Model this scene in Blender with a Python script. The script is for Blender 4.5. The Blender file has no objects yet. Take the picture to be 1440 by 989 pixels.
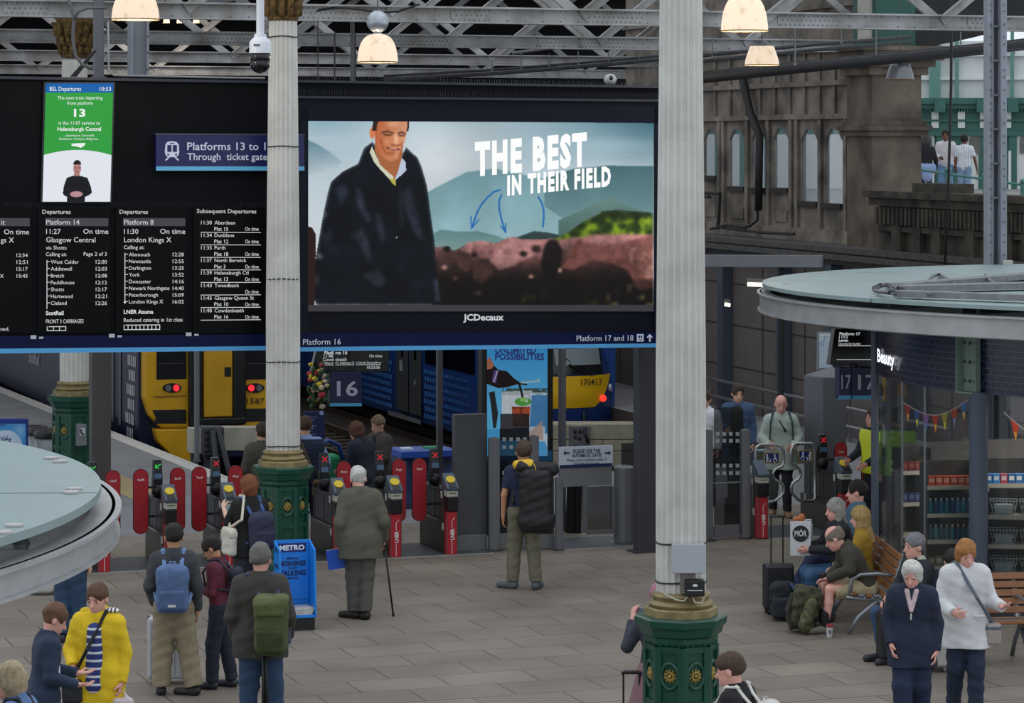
import bpy, math, random
import numpy as np
from mathutils import Vector, Matrix
random.seed(7); rng = np.random.default_rng(7)
C = bpy.context.scene.collection
SC = bpy.context.scene
# ------------------------------------------------------------------ camera, sky, exposure
F, CX, YH, H = 4000.0, 720.0, 200.0, 5.5           # focal length in pixels, principal column, horizon row, eye height
cam = bpy.data.cameras.new('camera'); cam_o = bpy.data.objects.new('camera', cam); C.objects.link(cam_o)
cam.sensor_width = 36; cam.lens = F/1440*36; cam.shift_y = -(494.5-YH)/1440; cam.clip_end = 600
cam_o.location = (0, 0, H); cam_o.rotation_euler = (math.pi/2, 0, 0); SC.camera = cam_o
SC.view_settings.view_transform = 'Standard'; SC.view_settings.look = 'None'
SC.view_settings.gamma = 1; SC.view_settings.use_curve_mapping = False
SC.view_settings.exposure = 0.0
SC.cycles.use_denoising = True; SC.cycles.max_bounces = 7; SC.cycles.transparent_max_bounces = 16
world = bpy.data.worlds.new('overcast_sky'); SC.world = world; world.use_nodes = True
wn = world.node_tree.nodes; wl = world.node_tree.links
bg = wn['Background']; bg.inputs['Color'].default_value = (0.86, 0.93, 1.0, 1); bg.inputs['Strength'].default_value = 1.0
def area(name, loc, rot, sx, sy, power, col=(1, 1, 1)):
    l = bpy.data.lights.new(name, 'AREA'); l.shape = 'RECTANGLE'; l.size = sx; l.size_y = sy; l.energy = power; l.color = col
    o = bpy.data.objects.new(name, l); o.location = loc; o.rotation_euler = rot; C.objects.link(o); return o
# the glazed roof over the concourse, and the glazed strips over the platforms
area('roof_glazing_light', (0, 30, 16), (0, 0, 0), 30, 26, 900, (0.95, 0.97, 1.0))
area('platform_glazing_light', (-4, 60, 9.2), (0, 0, 0), 16, 22, 1100, (0.95, 0.97, 1.0))

# ------------------------------------------------------------------ pixel -> place
YAW = math.radians(19.5); cu, su = math.cos(YAW), math.sin(YAW)
U = Vector((cu, su, 0)); V = Vector((-su, cu, 0)); Z = Vector((0, 0, 1))
def P(px, py, y): return Vector(((px-CX)/F*y, y, H-(py-YH)/F*y))
def G(px, py, z=0.0):
    y = F*(H-z)/(py-YH); return Vector(((px-CX)/F*y, y, z))
class Plane:                                        # a plane standing in the place; pt() finds where a sight line meets it
    def __init__(s, p0, n): s.p = Vector(p0); s.n = Vector(n).normalized()
    def pt(s, px, py, off=0.0):
        d = Vector(((px-CX)/F, 1, -(py-YH)/F)); o = Vector((0, 0, H))
        t = (s.p-o).dot(s.n)/d.dot(s.n); return o+d*t+s.n*off
# ------------------------------------------------------------------ materials
def lin(c):
    if isinstance(c, str): c = [int(c[i:i+2], 16)/255 for i in (0, 2, 4)]
    return [x/12.92 if x <= .04045 else ((x+.055)/1.055)**2.4 for x in c]
MATS = {}
def mat(col, rough=.6, metal=0, noise=0, scale=8, bump=0, bscale=60, emit=0, name=None, col2=None, spec=None, coat=0):
    key = (str(col), rough, metal, noise, scale, bump, bscale, emit, str(col2), spec, coat)
    if key in MATS: return MATS[key]
    m = bpy.data.materials.new(name or 'material'); m.use_nodes = True; MATS[key] = m
    nt = m.node_tree; b = nt.nodes['Principled BSDF']; L = nt.links
    c = lin(col); b.inputs['Base Color'].default_value = (*c, 1)
    b.inputs['Roughness'].default_value = rough; b.inputs['Metallic'].default_value = metal
    if spec is not None: b.inputs['Specular IOR Level'].default_value = spec
    if coat: b.inputs['Coat Weight'].default_value = coat
    if emit:
        b.inputs['Emission Color'].default_value = (*c, 1); b.inputs['Emission Strength'].default_value = emit
        b.inputs['Base Color'].default_value = (0.01, 0.01, 0.01, 1)
    if noise or bump:
        tc = nt.nodes.new('ShaderNodeTexCoord')
    if noise:
        n = nt.nodes.new('ShaderNodeTexNoise'); n.inputs['Scale'].default_value = scale; n.inputs['Detail'].default_value = 6
        L.new(tc.outputs['Object'], n.inputs['Vector'])
        r = nt.nodes.new('ShaderNodeValToRGB'); r.color_ramp.elements[0].position = .32; r.color_ramp.elements[1].position = .68
        c2 = lin(col2) if col2 else [x*(1-noise) for x in c]
        r.color_ramp.elements[0].color = (*c2, 1); r.color_ramp.elements[1].color = (*[min(1, x*(1+noise*.4)) for x in c], 1)
        L.new(n.outputs['Fac'], r.inputs['Fac']); L.new(r.outputs['Color'], b.inputs['Base Color'])
    if bump:
        n2 = nt.nodes.new('ShaderNodeTexNoise'); n2.inputs['Scale'].default_value = bscale; n2.inputs['Detail'].default_value = 4
        L.new(tc.outputs['Object'], n2.inputs['Vector'])
        bp = nt.nodes.new('ShaderNodeBump'); bp.inputs['Strength'].default_value = bump; bp.inputs['Distance'].default_value = .02
        L.new(n2.outputs['Fac'], bp.inputs['Height']); L.new(bp.outputs['Normal'], b.inputs['Normal'])
    return m
def glass(col, alpha=.25, rough=.05, name='glass'):
    key = ('glass', str(col), alpha, rough)
    if key in MATS: return MATS[key]
    m = bpy.data.materials.new(name); m.use_nodes = True; MATS[key] = m
    nt = m.node_tree; nt.nodes.remove(nt.nodes['Principled BSDF']); out = nt.nodes['Material Output']
    t = nt.nodes.new('ShaderNodeBsdfTransparent'); t.inputs[0].default_value = (*[.88+.12*x for x in lin(col)], 1)
    d = nt.nodes.new('ShaderNodeBsdfDiffuse'); d.inputs[0].default_value = (*lin(col), 1)
    g = nt.nodes.new('ShaderNodeBsdfGlossy'); g.inputs['Roughness'].default_value = rough
    m1 = nt.nodes.new('ShaderNodeMixShader'); m1.inputs[0].default_value = alpha
    nt.links.new(t.outputs[0], m1.inputs[1]); nt.links.new(d.outputs[0], m1.inputs[2])
    lw = nt.nodes.new('ShaderNodeLayerWeight'); lw.inputs[0].default_value = .5
    pw = nt.nodes.new('ShaderNodeMath'); pw.operation = 'POWER'; pw.inputs[1].default_value = 4; nt.links.new(lw.outputs['Facing'], pw.inputs[0])
    ma = nt.nodes.new('ShaderNodeMath'); ma.operation = 'MULTIPLY_ADD'; ma.inputs[1].default_value = .5; ma.inputs[2].default_value = .035; nt.links.new(pw.outputs[0], ma.inputs[0])
    m2 = nt.nodes.new('ShaderNodeMixShader'); nt.links.new(ma.outputs[0], m2.inputs[0])
    nt.links.new(m1.outputs[0], m2.inputs[1]); nt.links.new(g.outputs[0], m2.inputs[2]); nt.links.new(m2.outputs[0], out.inputs[0])
    return m
def screen_mat():
    if 'screen' in MATS: return MATS['screen']
    m = bpy.data.materials.new('screen_picture'); m.use_nodes = True; MATS['screen'] = m
    nt = m.node_tree; b = nt.nodes['Principled BSDF']; a = nt.nodes.new('ShaderNodeVertexColor'); a.layer_name = 'Col'
    b.inputs['Base Color'].default_value = (.01, .01, .01, 1); b.inputs['Roughness'].default_value = .7; b.inputs['Specular IOR Level'].default_value = .06
    nt.links.new(a.outputs[0], b.inputs['Emission Color']); b.inputs['Emission Strength'].default_value = 1.0
    return m
def print_mat():
    if 'print' in MATS: return MATS['print']
    m = bpy.data.materials.new('printed_picture'); m.use_nodes = True; MATS['print'] = m
    nt = m.node_tree; b = nt.nodes['Principled BSDF']; a = nt.nodes.new('ShaderNodeVertexColor'); a.layer_name = 'Col'
    nt.links.new(a.outputs[0], b.inputs['Base Color']); b.inputs['Roughness'].default_value = .45
    return m
# ------------------------------------------------------------------ objects
def thing(name, label, cat, loc=(0, 0, 0), group=None, rotz=0):
    o = bpy.data.objects.new(name, None); o.empty_display_size = .1; C.objects.link(o); o.location = loc; o.rotation_euler = (0, 0, rotz)
    o['label'] = label; o['category'] = cat
    if group: o['group'] = group
    return o
def tag(o, label, cat, group=None, kind=None):
    o['label'] = label; o['category'] = cat
    if group: o['group'] = group
    if kind: o['kind'] = kind
    return o
_tc = {}
def glyphs(s, bold=0.0):
    k = (s, bold); sp = 1.22 if bold > .055 else 1.0
    if k in _tc: return _tc[k]
    cu_ = bpy.data.curves.new('lettering', 'FONT'); cu_.body = s; cu_.size = 1.0; cu_.offset = bold; cu_.resolution_u = 2; cu_.space_character = sp
    o = bpy.data.objects.new('lettering', cu_); C.objects.link(o)
    dg = bpy.context.evaluated_depsgraph_get(); me = bpy.data.meshes.new_from_object(o.evaluated_get(dg))
    v = [tuple(x.co)[:2] for x in me.vertices]; f = [tuple(p.vertices) for p in me.polygons]
    bpy.data.objects.remove(o); bpy.data.curves.remove(cu_); bpy.data.meshes.remove(me)
    _tc[k] = (v, f); return v, f
class MB:
    def __init__(s): s.v = []; s.f = []
    def add(s, vs, fs):
        n = len(s.v); s.v += [Vector(x) for x in vs]; s.f += [tuple(i+n for i in f) for f in fs]; return s
    def quad(s, a, b, c, d): return s.add([a, b, c, d], [(0, 1, 2, 3)])
    def poly(s, pts): return s.add(pts, [tuple(range(len(pts)))])
    def box(s, c, sx, sy, sz, R=None):
        c = Vector(c); vs = []
        for x, y, z in [(-1,-1,-1),(1,-1,-1),(1,1,-1),(-1,1,-1),(-1,-1,1),(1,-1,1),(1,1,1),(-1,1,1)]:
            p = Vector((x*sx/2, y*sy/2, z*sz/2)); vs.append(c+(R @ p if R else p))
        return s.add(vs, [(0,3,2,1),(4,5,6,7),(0,1,5,4),(1,2,6,5),(2,3,7,6),(3,0,4,7)])
    def prism(s, poly, d):                           # polygon of points pushed along vector d
        n = len(poly); d = Vector(d); a = [Vector(p) for p in poly]; vs = a+[p+d for p in a]
        fs = [tuple(range(n)), tuple(reversed(range(n, 2*n)))]
        fs += [(i, i+n, (i+1) % n+n, (i+1) % n) for i in range(n)]
        return s.add(vs, fs)
    def tube(s, path, r, n=10, closed=False, cap=True):
        pts = [Vector(p) for p in path]; N = len(pts); rs = r if hasattr(r, '__len__') else [r]*N
        vs = []; fs = []; ref = None
        for i, p in enumerate(pts):
            if closed: t = pts[(i+1) % N]-pts[i-1]
            else: t = pts[min(i+1, N-1)]-pts[max(i-1, 0)]
            t.normalize()
            if ref is None: ref = Vector((0, 0, 1)) if abs(t.z) < .9 else Vector((1, 0, 0))
            a = (ref-t*ref.dot(t)).normalized(); b = t.cross(a); ref = a
            for k in range(n):
                w = 2*math.pi*k/n; vs.append(p+(a*math.cos(w)+b*math.sin(w))*rs[i])
        for i in range(N if closed else N-1):
            j = (i+1) % N
            for k in range(n): fs.append((i*n+k, i*n+(k+1) % n, j*n+(k+1) % n, j*n+k))
        if cap and not closed: fs += [tuple(reversed(range(n))), tuple(range((N-1)*n, N*n))]
        return s.add(vs, fs)
    def lathe(s, prof, c=(0, 0, 0), n=24, rot=0.0, cap=True, a0=0, a1=None):
        c = Vector(c); vs = []; fs = []; m = len(prof); full = a1 is None; cnt = n if full else n+1
        for k in range(cnt):
            w = rot+(2*math.pi*k/n if full else a0+(a1-a0)*k/n)
            for r, z in prof: vs.append(c+Vector((r*math.cos(w), r*math.sin(w), z)))
        for k in range(n):
            j = (k+1) % cnt
            for i in range(m-1): fs.append((k*m+i, j*m+i, j*m+i+1, k*m+i+1))
        if cap and full: fs += [tuple(k*m for k in reversed(range(n))), tuple(k*m+m-1 for k in range(n))]
        return s.add(vs, fs)
    def ball(s, c, rx, ry=None, rz=None, n=12, R=None):
        ry = ry or rx; rz = rz or rx; c = Vector(c); vs = []; fs = []; m = n//2+1
        for i in range(m):
            th = math.pi*i/(m-1)
            for k in range(n):
                w = 2*math.pi*k/n; p = Vector((rx*math.sin(th)*math.cos(w), ry*math.sin(th)*math.sin(w), rz*math.cos(th)))
                vs.append(c+(R @ p if R else p))
        for i in range(m-1):
            for k in range(n): fs.append((i*n+k, (i+1)*n+k, (i+1)*n+(k+1) % n, i*n+(k+1) % n))
        return s.add(vs, fs)
    def text(s, txt, o, ux, uy, h, width=None, align='l', bold=.0, off=None):
        v, f = glyphs(txt, bold)
        if not v: return s
        x0 = min(p[0] for p in v); x1 = max(p[0] for p in v); k = h/.69; kx = k
        if width: kx = width/max(1e-6, x1-x0)
        sh = {'l': -x0, 'c': -(x0+x1)/2, 'r': -x1}[align]
        o = Vector(o)+(Vector(off) if off else Vector()); ux = Vector(ux).normalized(); uy = Vector(uy).normalized()
        return s.add([o+ux*((p[0]+sh)*kx)+uy*(p[1]*k) for p in v], f)
    def obj(s, name, m, parent=None, smooth=False, bevel=0, label=None, ext=None):
        off = Vector(parent.location) if parent is not None else Vector()
        me = bpy.data.meshes.new(name); me.from_pydata([tuple(p-off) for p in s.v], [], s.f); me.update()
        o = bpy.data.objects.new(name, me); C.objects.link(o); me.materials.append(m)
        if parent is not None:
            o.parent = parent
        if smooth:
            me.polygons.foreach_set('use_smooth', [True]*len(me.polygons))
            if smooth != True: me.set_sharp_from_angle(angle=math.radians(smooth))
        if bevel:
            b = o.modifiers.new('bevel', 'BEVEL'); b.width = bevel; b.segments = 2; b.limit_method = 'ANGLE'
        if label: o['label'] = label
        return o
    def one(s, name, m, label, cat, group=None, smooth=False, bevel=0):      # a thing that is one mesh, its origin at its base
        b = Vector((sum(p.x for p in s.v)/len(s.v), sum(p.y for p in s.v)/len(s.v), min(p.z for p in s.v)))
        s.v = [p-b for p in s.v]; o = s.obj(name, m, None, smooth, bevel); o.location = b; return tag(o, label, cat, group)
def sub(mb, name, m, parent, smooth=False, bevel=0, label=None):             # a part of a part: parent is a mesh part of a thing
    root = parent.parent; o = mb.obj(name, m, root, smooth, bevel, label); o.parent = parent; return o
def struct(mb, name, m, smooth=False, bevel=0):
    o = mb.obj(name, m, None, smooth, bevel); o['kind'] = 'structure'; return o
RU = Matrix(((cu, -su, 0), (su, cu, 0), (0, 0, 1)))                        # local axes -> along the gate line, towards the platforms
def Rz(a): return Matrix.Rotation(a, 3, 'Z')
# ------------------------------------------------------------------ pictures drawn on a fine grid (screens, posters)
class Canvas:
    def __init__(s, x0, x1, y0, y1, step=1.0):
        s.nx = int((x1-x0)/step)+1; s.ny = int((y1-y0)/step)+1
        s.xs = np.linspace(x0, x1, s.nx); s.ys = np.linspace(y0, y1, s.ny)
        s.X, s.Y = np.meshgrid(s.xs, s.ys); s.c = np.zeros((s.ny, s.nx, 3))
    def rgb(s, c): return np.array([int(c[i:i+2], 16)/255 for i in (0, 2, 4)])
    def inpoly(s, pts):
        m = np.zeros(s.X.shape, bool); n = len(pts)
        for i in range(n):
            x0, y0 = pts[i]; x1, y1 = pts[(i+1) % n]
            if y0 == y1: continue
            m ^= ((y0 > s.Y) != (y1 > s.Y)) & (s.X < (x1-x0)*(s.Y-y0)/(y1-y0)+x0)
        return m
    def put(s, m, col, a=1.0):
        col = s.rgb(col) if isinstance(col, str) else col; w = np.asarray(m, float)*a
        s.c = s.c*(1-w[..., None])+col*w[..., None]
    def poly(s, pts, col, a=1.0): s.put(s.inpoly(pts), col, a)
    def ell(s, x, y, rx, ry, col, a=1.0, soft=0, rot=0):
        dx, dy = s.X-x, s.Y-y; cr, sr = math.cos(rot), math.sin(rot)
        d = np.hypot((dx*cr+dy*sr)/rx, (-dx*sr+dy*cr)/ry)
        s.put(np.clip((1-d)/soft, 0, 1) if soft else d < 1, col, a)
    def line(s, pts, w, col, a=1.0):
        for (x0, y0), (x1, y1) in zip(pts[:-1], pts[1:]):
            dx, dy = x1-x0, y1-y0; t = np.clip(((s.X-x0)*dx+(s.Y-y0)*dy)/max(1e-6, dx*dx+dy*dy), 0, 1)
            d = np.hypot(s.X-x0-t*dx, s.Y-y0-t*dy); s.put(np.clip(w/2+.5-d, 0, 1), col, a)
    def blur(s, m, r, n=2):                          # soften what lies inside the mask
        c = s.c
        for _ in range(n):
            for ax in (0, 1): c = sum(np.roll(c, k, ax) for k in range(-r, r+1))/(2*r+1)
        w = np.asarray(m, float)[..., None]; s.c = s.c*(1-w)+c*w
    def noise(s, sc, seed=0, octv=4):
        r = np.random.default_rng(seed); out = np.zeros(s.X.shape); amp = 1
        for o in range(octv):
            k = sc/2**o; gx = (s.X-s.xs[0])/k; gy = (s.Y-s.ys[0])/k; t = r.random((int(gy.max())+3, int(gx.max())+3))
            ix = gx.astype(int); iy = gy.astype(int); fx = gx-ix; fy = gy-iy; fx = fx*fx*(3-2*fx); fy = fy*fy*(3-2*fy)
            out += amp*((t[iy, ix]*(1-fx)+t[iy, ix+1]*fx)*(1-fy)+(t[iy+1, ix]*(1-fx)+t[iy+1, ix+1]*fx)*fy); amp *= .5
        return out/2
    def build(s, name, fn, m, parent):               # fn(px, py) -> point of the panel
        c00, c10, c01 = [np.array(fn(*q)) for q in ((s.xs[0], s.ys[0]), (s.xs[-1], s.ys[0]), (s.xs[0], s.ys[-1]))]
        c11 = np.array(fn(s.xs[-1], s.ys[-1]))
        a = np.linspace(0, 1, s.nx)[None, :, None]; b = np.linspace(0, 1, s.ny)[:, None, None]
        v = ((c00*(1-a)+c10*a)*(1-b)+(c01*(1-a)+c11*a)*b).reshape(-1, 3)
        i = np.arange(s.nx*s.ny).reshape(s.ny, s.nx); q = np.stack([i[1:, :-1], i[1:, 1:], i[:-1, 1:], i[:-1, :-1]], -1).reshape(-1, 4)
        off = np.array(parent.location) if parent is not None else 0
        me = npmesh(name, v-off, q); at = me.color_attributes.new('Col', 'FLOAT_COLOR', 'POINT')
        c = np.clip(s.c, 0, 1).reshape(-1, 3); l = np.where(c <= .04045, c/12.92, ((c+.055)/1.055)**2.4)
        at.data.foreach_set('color', np.c_[l, np.ones(len(l))].astype('f').ravel())
        o = bpy.data.objects.new(name, me); C.objects.link(o); me.materials.append(m); o.parent = parent; return o
def npmesh(name, v, q):
    me = bpy.data.meshes.new(name); me.vertices.add(len(v)); me.vertices.foreach_set('co', np.asarray(v, 'f').ravel())
    me.loops.add(q.size); me.loops.foreach_set('vertex_index', q.astype('i').ravel())
    me.polygons.add(len(q)); me.polygons.foreach_set('loop_start', np.arange(0, q.size, q.shape[1], dtype='i'))
    me.update(calc_edges=True); me.validate(); return me
# ------------------------------------------------------------------ smooth solids: bodies, clothes, bags
def _smin(a, b, k):
    if k <= 0: return np.minimum(a, b)
    h = np.maximum(k-np.abs(a-b), 0)/k; return np.minimum(a, b)-h*h*k*.25
def _bounds(p):
    if p[0] == 'c':
        a, b, r = np.array(p[1]), np.array(p[2]), max(p[3], p[4]); return np.minimum(a, b)-r, np.maximum(a, b)+r
    r = float(np.linalg.norm(p[2])) if p[0] == 'b' else max(p[2]); c = np.array(p[1]); return c-r, c+r
def _dist(p, X, Y, Z):
    if p[0] == 'c':                                   # tapered limb, optionally flattened along an axis
        _, a, b, r0, r1, o = p; a = np.array(a, 'f'); b = np.array(b, 'f'); d = b-a; L2 = max(float(d@d), 1e-9)
        ex, ey, ez = X-a[0], Y-a[1], Z-a[2]; t = np.clip((ex*d[0]+ey*d[1]+ez*d[2])/L2, 0, 1)
        ex = ex-t*d[0]; ey = ey-t*d[1]; ez = ez-t*d[2]; q = ex*ex+ey*ey+ez*ez
        if 'sq' in o:
            ax, s = o['sq']; w = ex*ax[0]+ey*ax[1]+ez*ax[2]; q = q+(1/(s*s)-1)*w*w
        r = np.sqrt(q)-(r0+(r1-r0)*t)
        if o.get('flat'):
            n = d/math.sqrt(L2); r = np.maximum(r, (X-b[0])*n[0]+(Y-b[1])*n[1]+(Z-b[2])*n[2])
        return r
    _, c, rad, R, o = p; x, y, z = X-c[0], Y-c[1], Z-c[2]
    if R is not None:
        R = np.array(R, 'f'); x, y, z = (R[0, 0]*x+R[1, 0]*y+R[2, 0]*z, R[0, 1]*x+R[1, 1]*y+R[2, 1]*z, R[0, 2]*x+R[1, 2]*y+R[2, 2]*z)
    if p[0] == 'e':
        q = np.sqrt((x/rad[0])**2+(y/rad[1])**2+(z/rad[2])**2)
        g = np.sqrt((x/rad[0]**2)**2+(y/rad[1]**2)**2+(z/rad[2]**2)**2)+1e-6; return q*(q-1)/g
    rr = o.get('rr', .02); a = np.abs(x)-rad[0]+rr; b = np.abs(y)-rad[1]+rr; c_ = np.abs(z)-rad[2]+rr
    return np.sqrt(np.maximum(a, 0)**2+np.maximum(b, 0)**2+np.maximum(c_, 0)**2)+np.minimum(np.maximum(a, np.maximum(b, c_)), 0)-rr
def cap(a, b, r0, r1=None, k=.02, **o): o['k'] = k; return ('c', tuple(a), tuple(b), r0, r0 if r1 is None else r1, o)
def ell(c, r, R=None, k=.02, **o): o['k'] = k; return ('e', tuple(c), tuple(r), R, o)
ell0 = ell
def rbox(c, r, R=None, k=.01, rr=.02, **o): o['k'] = k; o['rr'] = rr; return ('b', tuple(c), tuple(r), R, o)
_E = [(0,1),(2,3),(4,5),(6,7),(0,2),(1,3),(4,6),(5,7),(0,4),(1,5),(2,6),(3,7)]
_CO = np.array([(i >> 2 & 1, i >> 1 & 1, i & 1) for i in range(8)])
def sdf_mesh(name, prims, vox, wrinkle=0.0, seed=0):
    bs = [_bounds(p) for p in prims if p[0] in 'ceb' and not p[-1].get('sub')]
    lo = np.min([b[0] for b in bs], 0)-3*vox-.02; hi = np.max([b[1] for b in bs], 0)+3*vox+.02
    n = np.ceil((hi-lo)/vox).astype(int)+1; D = np.full(n, .2, 'f')
    ax = [(lo[i]+vox*np.arange(n[i])).astype('f') for i in range(3)]
    for p in prims:
        if p[0] == 'cut':                             # keep what lies behind the plane
            nn, pt = np.array(p[1], 'f'), np.array(p[2], 'f')
            D = np.maximum(D, (ax[0]-pt[0])[:, None, None]*nn[0]+(ax[1]-pt[1])[None, :, None]*nn[1]+(ax[2]-pt[2])[None, None, :]*nn[2]); continue
        b0, b1 = _bounds(p); k = p[-1]['k']; pad = k+3*vox
        i0 = np.clip(np.floor((b0-pad-lo)/vox).astype(int), 0, n); i1 = np.clip(np.ceil((b1+pad-lo)/vox).astype(int)+1, 0, n)
        if (i1 <= i0).any(): continue
        s = tuple(slice(i0[i], i1[i]) for i in range(3))
        d = _dist(p, ax[0][s[0]][:, None, None], ax[1][s[1]][None, :, None], ax[2][s[2]][None, None, :]).astype('f')
        D[s] = -_smin(-D[s], d, k) if p[-1].get('sub') else _smin(D[s], d, k)
    if wrinkle:
        ph = seed*1.7; x, y, z = ax[0][:, None, None], ax[1][None, :, None], ax[2][None, None, :]
        D += wrinkle*(np.sin(31*z+17*x+ph)*np.sin(23*x-11*z+9*y+ph*2)+.6*np.sin(55*z-21*x+13*y+ph))
    ins = D < 0
    cell = [ins[_CO[i][0]:n[0]-1+_CO[i][0], _CO[i][1]:n[1]-1+_CO[i][1], _CO[i][2]:n[2]-1+_CO[i][2]] for i in range(8)]
    cnt = sum(c.astype('i1') for c in cell); act = (cnt > 0) & (cnt < 8); I = np.argwhere(act)
    val = np.stack([D[I[:, 0]+c[0], I[:, 1]+c[1], I[:, 2]+c[2]] for c in _CO], 1)
    acc = np.zeros((len(I), 3)); w = np.zeros(len(I))
    for a, b in _E:
        m = (val[:, a] < 0) != (val[:, b] < 0); t = np.where(m, val[:, a]/np.where(m, val[:, a]-val[:, b], 1), 0)
        acc += m[:, None]*(_CO[a]+t[:, None]*(_CO[b]-_CO[a])); w += m
    v = lo+(I+acc/w[:, None])*vox
    idx = np.full(act.shape, -1, 'i'); idx[act] = np.arange(len(I)); fs = []
    for a in range(3):
        b, c = (a+1) % 3, (a+2) % 3
        s0 = [slice(None)]*3; s1 = [slice(None)]*3; s0[a] = slice(0, -1); s1[a] = slice(1, None)
        ch = ins[tuple(s0)] != ins[tuple(s1)]; E_ = np.argwhere(ch); E_ = E_[(E_[:, b] > 0) & (E_[:, c] > 0) & (E_[:, b] < n[b]-1) & (E_[:, c] < n[c]-1)]
        fl = ins[tuple(s0)][tuple(E_.T)]
        def g(db, dc):
            q = E_.copy(); q[:, b] += db; q[:, c] += dc; return idx[tuple(q.T)]
        q = np.stack([g(-1, -1), g(0, -1), g(0, 0), g(-1, 0)], 1); q[~fl] = q[~fl][:, ::-1]; fs.append(q)
    f = np.concatenate(fs); f = f[(f >= 0).all(1)]
    me = npmesh(name, v, f); me.polygons.foreach_set('use_smooth', np.ones(len(me.polygons), bool)); return me
def solid(name, prims, m, parent, vox=.01, wrinkle=0.0, seed=0, label=None):
    me = sdf_mesh(name, prims, vox, wrinkle, seed); o = bpy.data.objects.new(name, me); C.objects.link(o); me.materials.append(m); o.parent = parent
    if label: o['label'] = label
    return o
# ------------------------------------------------------------------ people
AX = np.array((.90, 1, 1)); FWD = np.array((0, 1, 0.)); RT = np.array((1, 0, 0.)); UPV = np.array((0, 0, 1.))
def _n(v): v = np.array(v, float); return v/np.linalg.norm(v)
def joints(p):
    """Places of the joints in metres for someone 1.75 m tall, looking along +y with the right hand at +x."""
    J = {}; J['pel'] = np.array(p.get('pel', (0, 0, .94)), float)
    J['neck'] = np.array(p['neck'], float) if 'neck' in p else J['pel']+np.array((p.get('leanx', 0), p.get('lean', 0), math.sqrt(max(.1, .54**2-p.get('lean', 0)**2-p.get('leanx', 0)**2))))
    up = _n(J['neck']-J['pel']); tw = math.radians(p.get('twist', 0)); rt = _n(np.array((math.cos(tw), -math.sin(tw), 0.)))
    fw = _n(np.cross(up, rt)); J['up'], J['rt'], J['fw'] = up, rt, fw; w = p.get('shw', .172)
    J['rs'] = J['neck']+rt*w-up*.065; J['ls'] = J['neck']-rt*w-up*.065
    J['head'] = J['neck']+up*.10+np.array(p.get('headoff', (0, .025, .04)))
    for s, sg in (('r', 1), ('l', -1)):
        S = J[s+'s']; J[s+'e'] = np.array(p[s+'e'], float)*AX if s+'e' in p else S+np.array((sg*.045, -.03, -.29))
        J[s+'w'] = np.array(p[s+'w'], float)*AX if s+'w' in p else J[s+'e']+np.array((sg*.01, .06, -.245))
        J[s+'h'] = J['pel']+RT*sg*.09-UPV*.02
        J[s+'a'] = np.array(p[s+'a'], float) if s+'a' in p else np.array((sg*.10, -.02, .085))
        J[s+'k'] = np.array(p[s+'k'], float) if s+'k' in p else (J[s+'h']+J[s+'a'])/2+np.array((0, .03, .01))
        t = math.radians(p.get(s+'foot', sg*8)); J[s+'tip'] = J[s+'a']+np.array((math.sin(t)*.15, math.cos(t)*.15, -.05+p.get(s+'toe', 0)))
    return J
def hand(J, s, p):
    e, w = J[s+'e'], J[s+'w']; d = _n(p.get(s+'hd', w-e)); n = np.array(p.get(s+'hn', (-1 if s == 'r' else 1, 0, 0)), float)
    n = _n(n-d*(n@d)); sd = np.cross(d, n); sd = sd if (s == 'r') else -sd; curl = p.get(s+'curl', .5)   # n: where the palm faces; sd: thumb side
    o = [cap(w, w+d*.03, .026, .028, .02, sq=(n, .7)), cap(w+d*.03+sd*.012, w+d*.078+sd*.014, .026, .02, .015, sq=(n, .55)), cap(w+d*.03-sd*.012, w+d*.075-sd*.018, .026, .02, .015, sq=(n, .55))]
    for i, L in enumerate((.066, .076, .07, .056)):
        b = w+d*.085+sd*(.031-.0205*i); c1 = curl*.9; q = b+(d*math.cos(c1*.6)+n*math.sin(c1*.6))*L*.5; c2 = c1*1.9
        r = q+(d*math.cos(c2)+n*math.sin(c2))*L*.55; o += [cap(b, q, .0100, .0092, .004), cap(q, r, .0090, .0078, .003)]
    tb = w+d*.028+sd*.03; t1 = tb+_n(d*.6+sd*.7+n*.4)*.042; t2 = t1+_n(d*.85+sd*.15+n*(.2+curl*.5))*.034
    return o+[cap(tb, t1, .0145, .0115, .012), cap(t1, t2, .011, .009, .004)]
def head_R(J, p):
    y, x, r = [math.radians(a) for a in p.get('look', (0, 0, 0))]      # turn left, nod down, tilt
    return np.array(Matrix.Rotation(y, 3, 'Z') @ Matrix.Rotation(-x, 3, 'X') @ Matrix.Rotation(r, 3, 'Y'))
def torso(J, off, hips=True, belly=0.0, slim=1.0):
    up, rt, fw, pel, nk = J['up'], J['rt'], J['fw'], J['pel'], J['neck']; o = []
    if hips: o.append(cap(pel-RT*.075, pel+RT*.075, (.105+off), None, .05, sq=(fw, .9)))
    L = np.linalg.norm(nk-pel)
    o += [cap(pel+up*L*.27-rt*.06*slim+fw*belly*.5, pel+up*L*.27+rt*.06*slim+fw*belly*.5, .096+off+belly, None, .09, sq=(fw, .95)),
          cap(pel+up*L*.60-rt*.075*slim, pel+up*L*.60+rt*.075*slim, .108+off, None, .09, sq=(fw, .88)),
          cap(J['ls']+rt*.04-up*.03, J['rs']-rt*.04-up*.03, .078+off, None, .09), cap(J['ls']+rt*.05, nk-up*.02, .05+off, .05+off, .05), cap(J['rs']-rt*.05, nk-up*.02, .05+off, .05+off, .05)]
    return o
SKIN = dict(fair='d9a88f', pale='e0b8a2', tan='b98766', dark='6e4a36', pink='dba394')
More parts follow.
